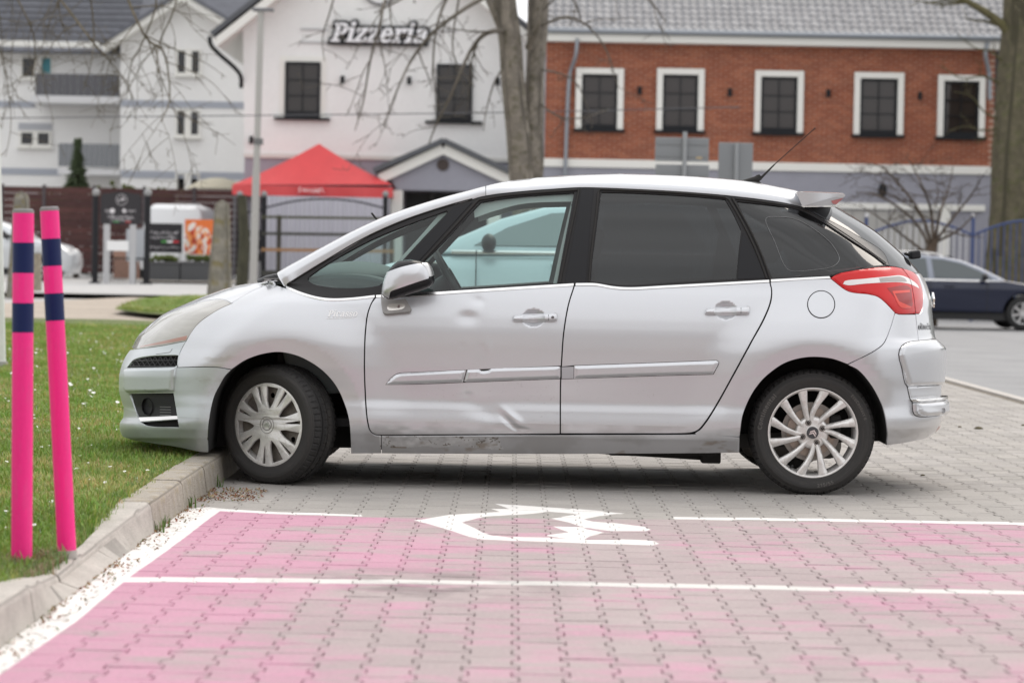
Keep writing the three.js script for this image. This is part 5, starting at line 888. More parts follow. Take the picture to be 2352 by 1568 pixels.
// roof of separate pantiles: strip along x from x0 to x1, up the slope from (y, z) by rows
function tiles(parent, x0, x1, y0, z0, rows, pitch, tw, tl, mats, most = 300) {
  const geo = gridSurf(8, 2, (a, b) => V3(a * tw * 1.06, 0.026 * Math.sin(a * Math.PI * 2 - 0.6) * (1 - 0.25 * b) + 0.02 * (1 - b), -b * tl * 1.12), false);
  const lip = gridSurf(8, 1, (a, b) => V3(a * tw * 1.06, 0.026 * Math.sin(a * Math.PI * 2 - 0.6) + 0.02 - 0.03 * b, 0), true);
  const g1 = merge([geo, lip]); let n = 0; const rest = [];
  for (let r = 0; r < rows; r++) for (let x = x0; x < x1; x += tw) {
    const m = M4().compose(V3(x, y0 + r * tl * Math.sin(pitch) + rr(-0.006, 0.006), z0 - r * tl * Math.cos(pitch)), new THREE.Quaternion().setFromEuler(new THREE.Euler(pitch, 0, 0)), V3(1, 1, 1));
    if (n < most) { const q = part('roof_tile', g1, mats[Math.floor(rnd() * mats.length)], parent); q.applyMatrix4(m); n++; } else rest.push(g1.clone().applyMatrix4(m));
  }
  if (rest.length) part('roof_tiles', rest, mats[0], parent).userData.kind = 'stuff';
}
// ---- brick building
const ZB = -52;
{
  const b = thing('brick_building', 'red brick building with white framed windows and grey tiled roof', 'building');
  const y = (v) => onZ(1760, v, ZB).y, x = (u) => onZ(u, 350, ZB).x;
  const xl = x(1250), xr = x(2282), yB = y(376), yT = y(106), yG = -0.1;
  part('wall', [box(xl, xr, yG, yB, ZB - 8, ZB), box(xl, xr, yB, yT + 0.2, ZB - 8, ZB - 0.03)], mottled([0.30, 0.30, 0.345], 0.07, 3, { seed: 81 }), b);
  part('mortar', box(xl + 0.01, xr - 0.01, yB, yT + 0.1, ZB - 0.028, ZB - 0.012), mottled([0.46, 0.31, 0.24], 0.2, 2, { seed: 82 }), b);
  const wins = [[1322, 157, 1432, 297], [1508, 158, 1617, 300], [1733, 163, 1845, 305], [1961, 167, 2075, 310], [2153, 173, 2262, 315]].map((q) => RC(...q, ZB));
  const bm = [[0.29, 0.085, 0.042], [0.33, 0.10, 0.05], [0.25, 0.072, 0.037], [0.36, 0.12, 0.062], [0.28, 0.092, 0.05]].map((c, i) => mottled(c, 0.25, 0.5, { seed: 90 + i, n: 64, fine: 24 }));
  const bg = box(-0.1155, 0.1155, -0.0295, 0.0295, -0.02, 0.014), rest = [[], [], [], [], []]; let n = 0;
  const spots = [];
  for (let j = 0; yB + 0.04 + j * 0.0755 < yT; j++) if (j & 1) { spots.push([xl + 0.066, yB + 0.04 + j * 0.0755, 0.5]); }
  for (let j = 0; yB + 0.04 + j * 0.0755 < yT; j++) for (let xx = xl + 0.13 + (j & 1 ? 0.125 : 0); xx < xr - 0.1; xx += 0.2505) {
    const yy = yB + 0.04 + j * 0.0755; const w = wins.find((q) => xx + 0.1155 > q.x0 + 0.02 && xx - 0.1155 < q.x1 - 0.02 && yy > q.y0 - 0.04 && yy < q.y1 - 0.02);
    if (!w) { spots.push([xx, yy, 1]); continue; }
    for (const [a, c] of [[xx - 0.1155, Math.min(xx + 0.1155, w.x0 + 0.03)], [Math.max(xx - 0.1155, w.x1 - 0.03), xx + 0.1155]]) if (c - a > 0.02) spots.push([(a + c) / 2, yy, (c - a) / 0.231]);
  }
  for (const [xx, yy, sx] of spots) {
    const k = Math.floor(rnd() * 5), seen = yy > y(330) && xx > x(1440) && xx < x(2250);
    const z = ZB - 0.008 + rr(-0.003, 0.003);
    if (seen && sx === 1 && n < 300 && rnd() < 0.3) { const q = part('brick', bg, bm[k], b); q.position.set(xx, yy, z); n++; } else rest[k].push(bg.clone().scale(sx, 1, 1).translate(xx, yy, z));
  }
  rest.forEach((l, k) => { part('bricks', l, bm[k], b).userData.kind = 'stuff'; });
  part('string_course', box(xl - 0.05, xr + 0.05, y(392), y(373), ZB - 0.1, ZB + 0.06, 0.01), whiteTrim, b);
  part('fascia', box(xl - 0.05, xr + 0.25, y(106), y(87), ZB - 0.1, ZB + 0.38, 0.02), whiteTrim, b);
  part('gutter', [new THREE.CylinderGeometry(0.075, 0.075, xr - xl + 0.9, 16, 1, false).rotateZ(Math.PI / 2).translate((xl + xr) / 2 + 0.2, y(82), ZB + 0.44)], zinc, b);
  wins.forEach((w) => { const s = 0.155, o = { x0: w.x0 + s, x1: w.x1 - s, y0: w.y0, y1: w.y1 - s }; windowUnit(b, o, ZB + 0.045, { t: 0.06, bottom: 0.12, nx: 2, ny: 3, m: 0.02, surround: s, sill: 0.2, proud: 0.03, glass: mat([0.03, 0.023, 0.021], 0.05, { physical: 1 }) }); });
  const rm = [[0.25, 0.25, 0.26], [0.275, 0.275, 0.285], [0.23, 0.23, 0.24]].map((c, i) => mottled(c, 0.25, 0.7, { seed: 101 + i, n: 64, fine: 20, rough: 0.6 }));
  part('roof_deck', at(new THREE.BoxGeometry(xr - xl + 1, 0.04, 6), (xl + xr) / 2 + 0.2, y(80) + 3 * Math.sin(0.62), ZB + 0.4 - 3 * Math.cos(0.62), 0.62, 0, 0), mat([0.1, 0.1, 0.105]), b);
  tiles(b, xl - 0.2, xr + 0.7, y(80) + 0.04, ZB + 0.42, 11, 0.62, 0.2, 0.27, rm, 300);
  downpipe([onZ(1325, 92, ZB).setZ(ZB + 0.42), onZ(1322, 130, ZB).setZ(ZB + 0.4), onZ(1310, 165, ZB).setZ(ZB + 0.14), onZ(1306, 200, ZB).setZ(ZB + 0.13), onZ(1297, 420, ZB).setZ(ZB + 0.13)], 0.05, b);
  downpipe([onZ(2262, 100, ZB).setZ(ZB + 0.4), onZ(2258, 130, ZB).setZ(ZB + 0.38), onZ(2270, 170, ZB).setZ(ZB + 0.14), onZ(2272, 230, ZB).setZ(ZB + 0.13)], 0.055, b);
  // lower storey: second course and garage doors
  const c2 = RC(1890, 468, 2262, 482, ZB); part('string_course', box(c2.x0, c2.x1, c2.y0, c2.y1, ZB - 0.05, ZB + 0.09, 0.01), whiteTrim, b);
  const gd = RC(1900, 484, 2152, 690, ZB), post = RC(2154, 484, 2180, 690, ZB);
  const nP = 9; for (let i = 0; i < nP; i++) { const dx = (gd.x1 - gd.x0) / nP; part('door_panel', box(gd.x0 + i * dx + 0.01, gd.x0 + (i + 1) * dx - 0.01, yG, gd.y1, ZB, ZB + 0.025 + (i & 1) * 0.01), mat([0.40, 0.39, 0.37], 0.7), b); }
  part('door_post', box(post.x0, post.x1, yG, post.y1, ZB, ZB + 0.1, 0.01), whiteTrim, b);
  for (const [u, v, n] of [[1469, 209, 'first and second'], [1676, 213, 'second and third'], [1902, 215, 'third and fourth'], [2112, 221, 'fourth and fifth']]) wallLamp(u, v, ZB, `small dark wall lamp between the ${n} brick windows counted from the twin tree`);
  const ow = thing('wall_lantern', 'dark oval lantern on lilac wall under the brick storey', 'wall lamp'); { const p = onZ(2026, 437, ZB); part('lamp_body', new THREE.SphereGeometry(0.14, 16, 12).scale(0.8, 1.3, 0.6).translate(p.x, p.y, ZB + 0.16), darkFrame, ow); part('bracket', box(p.x - 0.03, p.x + 0.03, p.y - 0.06, p.y + 0.06, ZB, ZB + 0.1), darkFrame, ow); }
}
// ---- white gabled building with the sign
const ZW = -54;
{
  const b = thing('white_gabled_building', 'white rendered gabled restaurant building with black sills', 'building');
  const P = (u, v) => { const p = onZ(u, v, ZW); return [p.x, p.y]; };
  const yTrim = onZ(850, 362, ZW).y;
  const wall = [P(557, 640), P(1262, 640), P(1262, 118), P(870, -196), P(557, 46)]; wall[0][1] = wall[1][1] = -0.1;
  const up = [[wall[0][0], yTrim], [wall[1][0], yTrim], wall[2], wall[3], wall[4]];
  const g = extrude(up, 9); g.translate(0, 0, ZW - 9); part('wall', uvMetres(g), whiteRender, b);
  part('base_wall', box(wall[0][0], wall[1][0], -0.1, yTrim - 0.001, ZW - 9, ZW - 0.004), lilacRender, b);
  part('base_trim', box(wall[0][0] - 0.02, wall[1][0], yTrim - 0.06, yTrim + 0.06, ZW - 0.2, ZW + 0.05, 0.01), mat([0.62, 0.61, 0.58], 0.7), b);
  const ro = (a, c, m, t, zf, name) => part(name, (() => { const A = V3(...P(...a), 0), C = V3(...P(...c), 0), d = C.clone().sub(A), L = d.length(), q = new THREE.BoxGeometry(L, t, 9.8); q.rotateZ(Math.atan2(d.y, d.x)); q.translate((A.x + C.x) / 2, (A.y + C.y) / 2, zf - 4.9); return q; })(), m, b);
  const slate = mottled([0.10, 0.105, 0.115], 0.3, 0.8, { seed: 111 });
  ro([492, 84], [866, -210], slate, 0.12, ZW + 0.75, 'roof'); ro([866, -210], [1290, 130], slate, 0.12, ZW + 0.75, 'roof');
  ro([500, 104], [868, -187], whiteTrim, 0.2, ZW + 0.7, 'soffit'); ro([868, -187], [1278, 142], whiteTrim, 0.2, ZW + 0.7, 'soffit');
  downpipe([onZ(487, 88, ZW).setZ(ZW + 0.6), onZ(490, 108, ZW).setZ(ZW + 0.58), onZ(505, 125, ZW).setZ(ZW + 0.5), onZ(552, 172, ZW).setZ(ZW + 0.12), onZ(553, 200, ZW).setZ(ZW - 0.1)], 0.055, b, darkFrame);
  for (const q of [[655, 143, 735, 270], [1002, 148, 1085, 278]]) windowUnit(b, RC(...q, ZW), ZW + 0.05, { t: 0.06, bottom: 0.16, nx: 2, ny: 3, m: 0.025, sill: 0.27, proud: 0.03, glass: mat([0.024, 0.019, 0.017], 0.05, { physical: 1 }) });
  const sr = RC(642, 130, 748, 272, ZW), si = RC(654, 142, 736, 272, ZW);
  part('window_surround', [box(sr.x0, si.x0 - 0.003, sr.y0, sr.y1, ZW, ZW + 0.03), box(si.x1 + 0.003, sr.x1, sr.y0, sr.y1, ZW, ZW + 0.03), box(si.x0 - 0.003, si.x1 + 0.003, si.y1 + 0.003, sr.y1, ZW, ZW + 0.03)], whiteTrim, b);
  for (const [u, v, n] of [[787, 184, 'beside the window nearest the street lamp'], [940, 186, 'before the window nearest the porch'], [1143, 188, 'next to the twin tree']]) wallLamp(u, v, ZW, `small dark wall lamp on white render ${n}`);
  wallLamp(578, 322, ZW, 'small dark wall lamp on white render near the street lamp');
  // lettering
  const s = thing('shop_sign', 'Pizzeria lettering in white with thick black outline on white gable', 'sign');
  const a = onZ(752, 98, ZW), c = onZ(986, 100, ZW), h = 0.46, sc = (c.x - a.x);
  const mk = (bevel, depth, z) => { const q = new TextGeometry('Pizzeria', { font: fSerif, size: h, depth, curveSegments: 5, bevelEnabled: bevel > 0, bevelSize: bevel, bevelThickness: 0.02, bevelSegments: 2 }); q.applyMatrix4(new THREE.Matrix4().makeShear(0, 0, 0.28, 0, 0, 0)); return q; };
  const probe = mk(0, 0.05); probe.computeBoundingBox(); const kx = (sc - 0.16) / (probe.boundingBox.max.x - probe.boundingBox.min.x);
  const put = (q, z) => { q.scale(kx, 1.02, 1); q.translate(a.x + 0.08, a.y + 0.02, z); return q; };
  part('backing', put(mk(0.085, 0.06), ZW + 0.1), mat([0.012, 0.012, 0.014], 0.5), s); part('letters', put(mk(0.012, 0.04), ZW + 0.2), mat([0.80, 0.80, 0.82], 0.5), s);
  for (const [u0, u1, v] of [[690, 752, 67], [690, 752, 97], [984, 1050, 70]]) part('fixing_rail', box(onZ(u0, v, ZW).x, onZ(u1, v, ZW).x, onZ(u0, v, ZW).y - 0.02, onZ(u0, v, ZW).y + 0.02, ZW, ZW + 0.05), mat([0.45, 0.45, 0.46]), s);
  const r = thing('round_sign', 'round white sign with dark rim above the shop lettering', 'sign'), q = onZ(873, -28, ZW);
  part('rim', new THREE.CylinderGeometry(0.46, 0.46, 0.08, 40).rotateX(Math.PI / 2).translate(q.x, q.y, ZW + 0.06), mat([0.14, 0.14, 0.15]), r); part('face', new THREE.CylinderGeometry(0.41, 0.41, 0.04, 40).rotateX(Math.PI / 2).translate(q.x, q.y, ZW + 0.11), mat([0.72, 0.72, 0.73]), r);
  // entrance porch
  const z1 = ZW + 2.6, p = thing('entrance_porch', 'gabled entrance porch with white bargeboards and lilac gable', 'porch');
  const Q = (u, v, z = z1) => { const k = onZ(u, v, z); return V3(k.x, k.y, 0); };
  const apex = Q(1018, 334), el = Q(884, 398), er = Q(1166, 408), yB = el.y - 0.05;
  part('gable', extrude([[el.x + 0.3, yB - 0.35], [er.x - 0.3, yB - 0.35], [er.x - 0.1, yB], [apex.x, apex.y - 0.12], [el.x + 0.1, yB]], 0.1).translate(0, 0, z1 - 0.25), lilacRender, p);
  const plank = (A, C, t, d, z, m, name) => { const dv = C.clone().sub(A), L = dv.length(), q2 = new THREE.BoxGeometry(L, t, d); q2.rotateZ(Math.atan2(dv.y, dv.x)); q2.translate((A.x + C.x) / 2, (A.y + C.y) / 2, z - d / 2); part(name, q2, m, p); };
  plank(Q(872, 410), Q(1018, 342), 0.24, 0.12, z1 + 0.02, whiteTrim, 'bargeboard'); plank(Q(1018, 342), Q(1180, 418), 0.24, 0.12, z1 + 0.018, whiteTrim, 'bargeboard');
  plank(Q(858, 392), Q(1019, 322), 0.12, 2.9, z1 + 0.15, slate, 'roof'); plank(Q(1019, 322), Q(1192, 404), 0.12, 2.9, z1 + 0.145, slate, 'roof');
  const v = Q(1017, 378); part('round_vent', [new THREE.CylinderGeometry(0.15, 0.15, 0.06, 24).rotateX(Math.PI / 2).translate(v.x, v.y, z1 - 0.14)], mat([0.06, 0.045, 0.04]), p);
  for (const [u0, u1] of [[893, 924], [1120, 1150]]) { const k0 = Q(u0, 470).x, k1 = Q(u1, 470).x; part('pillar', box(k0, k1, -0.1, yB - 0.36, z1 - 0.45, z1 - 0.1, 0.02), whiteTrim, p); }
  part('entrance', [box(el.x + 0.42, er.x - 0.4, -0.1, yB - 0.35, ZW + 0.003, ZW + 0.05)], mat([0.025, 0.025, 0.028], 0.4), p);
  part('glazing_bar', [box(Q(980, 470).x, Q(990, 470).x, -0.1, yB - 0.35, ZW + 0.05, ZW + 0.12)], mat([0.1, 0.1, 0.1]), p);
  part('glazing_bar', [box(Q(1050, 470).x, Q(1060, 470).x, -0.1, yB - 0.35, ZW + 0.05, ZW + 0.12)], mat([0.1, 0.1, 0.1]), p);
}
// ---- white house with balconies
const ZH = -66;
{
  const b = thing('white_house', 'white house with a gabled bay, grey bands and stacked balconies', 'house');
  const P = (u, v, z = ZH) => { const p = onZ(u, v, z); return [p.x, p.y]; };
  const bay = [P(276, 640), P(566, 640), P(566, 88), P(422, 4), P(276, 96)]; bay[0][1] = bay[1][1] = 0;
  part('wall', uvMetres(extrude(bay, 7).translate(0, 0, ZH - 7)), whiteRender, b);
  const plank = (a, c, t, d, z, m, name) => { const A = V3(...P(...a), 0), C = V3(...P(...c), 0), dv = C.clone().sub(A), q = new THREE.BoxGeometry(dv.length(), t, d); q.rotateZ(Math.atan2(dv.y, dv.x)); q.translate((A.x + C.x) / 2, (A.y + C.y) / 2, z - d / 2); part(name, q, m, b); };
  const slate = mottled([0.13, 0.135, 0.155], 0.3, 0.8, { seed: 121 });
  plank([240, 116], [423, -2], 0.2, 0.6, ZH + 0.6, whiteTrim, 'bargeboard'); plank([423, -2], [600, 104], 0.2, 0.6, ZH + 0.595, whiteTrim, 'bargeboard');
  plank([236, 106], [424, -14], 0.1, 7.5, ZH + 0.68, slate, 'roof'); plank([424, -14], [606, 94], 0.1, 7.5, ZH + 0.675, slate, 'roof');
  const band = (u0, v0, u1, v1, z, m, name = 'wall_band') => { const r = RC(u0, v0, u1, v1, z); part(name, box(r.x0, r.x1, r.y0, r.y1, z, z + 0.03), m, b); };
  const bandM = mat([0.36, 0.38, 0.43], 0.8);
  band(277, 232, 566, 247, ZH, bandM); band(277, 394, 566, 410, ZH, bandM);
  for (const q of [[404, 113, 462, 172], [403, 252, 460, 314], [403, 396, 459, 440]]) windowUnit(b, RC(...q, ZH), ZH + 0.05, { frame: whiteTrim, t: 0.06, nx: 2, ny: 1, mx: 0.2, glass: darkGlass, sill: 0.06, proud: 0.04 });
  { const q = new THREE.BoxGeometry(14, 0.12, 8); q.rotateX(0.75); const p = onZ(480, 20, ZH - 4); q.translate(p.x, p.y + 0.4, ZH - 5.2); part('roof', q, slate, b); }
  // set-back wing
  const z2 = ZH - 1.6, w = RC(-60, 112, 276, 640, z2);
  part('wall', box(w.x0, w.x1, 0, w.y1, z2 - 6, z2), whiteRender, b);
  const rp = new THREE.BoxGeometry(w.x1 - w.x0 + 1.4, 0.1, 7); rp.rotateX(0.65); rp.translate((w.x0 + w.x1) / 2 + 0.5, w.y1 + 3.4 * Math.sin(0.65) - 0.1, z2 + 0.6 - 3.4 * Math.cos(0.65)); part('roof', rp, slate, b);
  for (let i = 0; i < 12; i++) { const k = 0.15 + i * 0.36; part('roof_course', box(w.x0 - 0.4, w.x1 + 0.4, -0.025, 0.025, -0.02, 0.02).rotateX(0.65).translate(0, w.y1 - 0.02 + k * Math.sin(0.65) + 0.06, z2 + 0.62 - k * Math.cos(0.65)), mat([0.10, 0.105, 0.12], 0.8), b); }
  const ev = RC(-60, 98, 250, 112, z2); part('fascia', box(w.x0, w.x1 - 0.1, ev.y0, ev.y1, z2, z2 + 0.55, 0.02), whiteTrim, b);
  windowUnit(b, RC(48, 130, 84, 180, z2), z2 + 0.05, { frame: whiteTrim, t: 0.05, nx: 1, ny: 1, proud: 0.04, sill: 0.05 });
  windowUnit(b, RC(92, 130, 121, 172, z2), z2 + 0.05, { frame: whiteTrim, t: 0.05, nx: 1, ny: 1, proud: 0.04, glass: mat([0.04, 0.20, 0.24], 0.5) });
  const w2 = RC(44, 300, 118, 337, z2); windowUnit(b, w2, z2 + 0.05, { frame: whiteTrim, t: 0.07, nx: 2, ny: 1, mx: 0.16, proud: 0.04, sill: 0.06 });
  band(42, 283, 119, 299, z2, mat([0.40, 0.41, 0.44], 0.8), 'shutter_box'); band(-60, 232, 80, 246, z2, bandM); band(-60, 386, 140, 401, z2, bandM);
  for (const [u0, v0, u1, v1, m, sl] of [[80, 170, 274, 221, mat([0.10, 0.10, 0.11], 0.7), [74, 221, 276, 238]], [133, 330, 274, 383, mat([0.20, 0.21, 0.225], 0.7), [133, 390, 276, 402]]]) {
    const f = RC(u0, v0, u1, v1, z2 + 1.4), s = RC(...sl, z2 + 1.4), n = 12;
    const bal = thingPart('balcony', b); for (let i = 0; i < n; i++) { const d = (f.x1 - f.x0) / n; part('railing_panel', box(f.x0 + i * d + 0.006, f.x0 + (i + 1) * d - 0.006, f.y0, f.y1, z2 + 1.36, z2 + 1.4), m, bal); }
    part('slab', box(s.x0, s.x1 - 0.004, s.y0, s.y1, z2 + 0.002, z2 + 1.5, 0.02), mat([0.62, 0.62, 0.63], 0.8), bal);
  }
}
// ---------------------------------------------------------------- fences, signs, tent, posts
const gY = (x, z) => terr(x, z) - 0.05;
{ // brown board fence
  const z = -58, f = thing('board_fence', 'dark brown fence of horizontal boards in front of the white house', 'fence');
  const xs = [4, 100, 215, 330, 445, 560].map((u) => onZ(u, 510, z).x), yb = gY(xs[2], z), yt = onZ(280, 432, z).y, n = 13;
  const bm = [[0.075, 0.032, 0.03], [0.088, 0.036, 0.033], [0.066, 0.028, 0.027]].map((c, i) => mottled(c, 0.3, 1, { seed: 131 + i, n: 64 }));
  for (let i = 0; i + 1 < xs.length; i++) for (let j = 0; j < n; j++) { const h = (yt - yb - 0.12) / n; part('board', box(xs[i] + 0.04, xs[i + 1] - 0.04, yb + 0.12 + j * h + 0.006, yb + 0.12 + (j + 1) * h - 0.006, z - 0.02, z + 0.02), bm[(i + j) % 3], f); }
  for (const x of xs) part('post', box(x - 0.04, x + 0.04, yb, yt + 0.06, z - 0.05, z + 0.05), mat([0.07, 0.06, 0.065], 0.6), f);
  const lw = RC(262, 556, 352, 600, -57); single('low_wall', box(lw.x0, lw.x1, gY(-14, -57), lw.y1, -57.2, -56.9), mottled([0.34, 0.20, 0.15], 0.2, 2, { seed: 137 }), 'low reddish plinth wall at the foot of the brown fence', 'wall');
}
const printTex = (w, h, fn) => { const c = document.createElement('canvas'); c.width = w; c.height = h; fn(c.getContext('2d'), w, h); const t = new THREE.CanvasTexture(c); t.colorSpace = THREE.SRGBColorSpace; return t; };
const scribble = (g, x, y, w, h, n) => { g.beginPath(); for (let i = 0; i < n; i++) { const px = x + w * i / n; g.moveTo(px, y + h * rnd()); g.lineTo(px + w / n * 0.8 * rnd(), y + h * rnd()); g.lineTo(px + w / n * 0.6, y + h * rnd()); } g.stroke(); };
{ // restaurant board between black posts
  const z = -45, s = thing('restaurant_board', 'black arched advertising board on two iron posts with white emblem', 'sign');
  const B = RC(231, 440, 325, 515, z), yb = gY(-8, z);
  const arch = [[B.x0, B.y0], [B.x1, B.y0], [B.x1, B.y1 - 0.1]]; for (let i = 0; i <= 10; i++) { const t = i / 10; arch.push([lerp(B.x1, B.x0, t), B.y1 - 0.1 + 0.1 * Math.sin(t * Math.PI)]); }
  part('board', extrude(arch, 0.05).translate(0, 0, z), mat([0.022, 0.02, 0.024], 0.6), s);
  const W = B.x1 - B.x0, H = B.y1 - B.y0, pg = new THREE.PlaneGeometry(W * 0.92, H * 0.92).translate((B.x0 + B.x1) / 2, (B.y0 + B.y1) / 2 - 0.01, z + 0.056);
  part('print', pg, mat('#ffffff', 0.6, { map: printTex(256, 204, (g, w, h) => { g.fillStyle = '#2a272b'; g.fillRect(0, 0, w, h); g.strokeStyle = '#bdb9bb'; g.lineWidth = 4; g.beginPath(); g.arc(132, 44, 36, 0, 6.3); g.stroke(); g.lineWidth = 5; scribble(g, 106, 30, 50, 26, 6); g.fillStyle = '#d8d4d6'; g.beginPath(); g.ellipse(70, 120, 17, 17, 0, 0, 6.3); g.fill(); g.beginPath(); g.ellipse(150, 118, 12, 14, 0, 0, 6.3); g.fill(); g.lineWidth = 4; scribble(g, 20, 108, 36, 24, 4); scribble(g, 165, 110, 66, 18, 6); g.lineWidth = 5; scribble(g, 40, 152, 180, 18, 18); g.lineWidth = 4; scribble(g, 56, 176, 140, 14, 14); g.fillStyle = '#45a053'; g.fillRect(78, 190, 40, 6); g.fillStyle = '#c33'; g.fillRect(158, 190, 40, 6); }) }), s);
  for (const u of [219, 338]) { const p = onZ(u, 540, z); part('post', [box(p.x - 0.06, p.x + 0.06, yb, onZ(u, 450, z).y, z - 0.06, z + 0.06, 0.01)], ironMat, s); part('post_cap', [new THREE.SphereGeometry(0.09, 12, 10).translate(p.x, onZ(u, 442, z).y, z)], mat([0.3, 0.3, 0.3], 0.6), s); part('post_foot', box(p.x - 0.12, p.x + 0.12, yb, yb + 0.1, z - 0.12, z + 0.12, 0.02), ironMat, s); }
  for (const [u, v0, v1] of [[245, 515, 640], [305, 515, 640]]) { const p = onZ(u, 560, z); part('leg', box(p.x - 0.07, p.x + 0.07, yb, B.y0 - 0.002, z, z + 0.05), mat([0.45, 0.45, 0.46], 0.6), s); }
  const wb = RC(246, 553, 296, 576, z); single('white_notice', box(wb.x0, wb.x1, wb.y0, wb.y1, z + 0.062, z + 0.09), mat([0.8, 0.8, 0.8], 0.6), 'small blank white notice hung under the black arched board', 'sign');
  const cy = RC(290, 526, 334, 600, z - 3); single('notice_panel', box(cy.x0, cy.x1, cy.y0, cy.y1, z - 3, z - 2.95), mat([0.42, 0.44, 0.47], 0.6), 'pale grey notice panel behind the black arched board', 'sign');
}
{ // open iron gate wing and planters
  const z = -45, g = thing('iron_gate', 'low black iron gate leaf with upright bars under the arched board', 'gate'), yb = gY(-8, z), yt = yb + 0.62;
  const x0 = onZ(222, 600, z).x, x1 = onZ(336, 600, z).x; for (let i = 0; i <= 12; i++) { const x = lerp(x0 + 0.08, x1 - 0.08, i / 12); part('bar', box(x - 0.009, x + 0.009, yb + 0.05, yt, z - 0.1, z - 0.08), ironMat, g); }
  part('rail', box(x0, x1, yt, yt + 0.03, z - 0.11, z - 0.07), ironMat, g); part('rail', box(x0, x1, yb + 0.02, yb + 0.05, z - 0.11, z - 0.07), ironMat, g);
  const planters = [[331, 605, 412, 643], [414, 605, 494, 643]];
  planters.forEach((q, i) => { const r = RC(...q, -47), y0 = gY(-7, -47); const t = thing('planter_box', i ? 'long dark grey planter box beside the stone pillar' : 'long dark grey planter box beside the black gate post', 'planter'); part('box', box(r.x0, r.x1, y0, r.y1, -47.6, -47, 0.02), mat([0.075, 0.077, 0.082], 0.7), t); part('rim', box(r.x0 - 0.02, r.x1 + 0.02, r.y1, r.y1 + 0.04, -47.62, -46.98, 0.01), mat([0.10, 0.10, 0.105], 0.7), t); const hg = []; for (let k = 0; k < 60; k++) hg.push(new THREE.IcosahedronGeometry(rr(0.03, 0.07), 0).translate(rr(r.x0 + 0.1, r.x1 - 0.1), r.y1 + rr(0.04, 0.16), rr(-47.5, -47.1))); part('plants', hg, mat([0.07, 0.09, 0.02], 0.9), t).userData.kind = 'stuff'; });
  const banners = [
    [340, 513, 418, 580, 'black banner with white lines of print beside the arched board', (g, w, h) => { g.fillStyle = '#211f24'; g.fillRect(0, 0, w, h); g.strokeStyle = '#c9c5c8'; g.lineWidth = 5; scribble(g, 16, 50, w - 40, 22, 18); scribble(g, 16, 82, w - 60, 20, 14); g.lineWidth = 4; scribble(g, 16, 150, w - 40, 16, 18); g.fillStyle = '#4d9a4a'; g.fillRect(100, 112, 40, 14); g.fillStyle = '#eee'; g.fillRect(142, 112, 42, 14); g.fillStyle = '#c8323c'; g.fillRect(186, 112, 44, 14); }],
    [424, 504, 490, 584, 'orange poster of food photographs beside the black banner', (g, w, h) => { g.fillStyle = '#e8793c'; g.fillRect(0, 0, w, h); for (let i = 0; i < 90; i++) { g.fillStyle = ['#f4b183', '#d3422b', '#f7e0cf', '#b8452a', '#f0a060', '#e9e4e0'][Math.floor(rnd() * 6)]; g.beginPath(); const yy = rnd() * h; g.ellipse(rnd() * w, yy * 0.8 + h * 0.2, 8 + rnd() * 26, 5 + rnd() * 14, rnd() * 3, 0, 6.3); g.fill(); } g.fillStyle = '#f1e6df'; g.beginPath(); g.ellipse(60, 40, 40, 18, -0.5, 0, 6.3); g.fill(); }],
    [553, 528, 602, 600, 'dark banner with pale print behind the mossy wooden post', (g, w, h) => { g.fillStyle = '#2a272c'; g.fillRect(0, 0, w, h); g.strokeStyle = '#b9b6ba'; g.lineWidth = 6; scribble(g, 10, 40, w - 30, 40, 8); scribble(g, 10, 110, w - 30, 50, 9); }],
  ];
  banners.forEach(([u0, v0, u1, v1, label, fn], i) => { const zz = -48 - i * 0.6, r = RC(u0, v0, u1, v1, zz), t = thing('banner', label, 'banner'); part('sheet', [box(r.x0, r.x1, r.y0, r.y1, zz - 0.03, zz)], mat([0.03, 0.03, 0.03], 0.7), t); part('print', new THREE.PlaneGeometry(r.x1 - r.x0, r.y1 - r.y0).translate((r.x0 + r.x1) / 2, (r.y0 + r.y1) / 2, zz + 0.004), mat('#ffffff', 0.6, { map: printTex(256, 192, fn) }), t); for (const x of [r.x0 + 0.05, r.x1 - 0.05]) part('stake', box(x - 0.03, x + 0.03, gY(x, zz), r.y0 - 0.001, zz - 0.03, zz), mat([0.5, 0.5, 0.5], 0.6), t); });
}
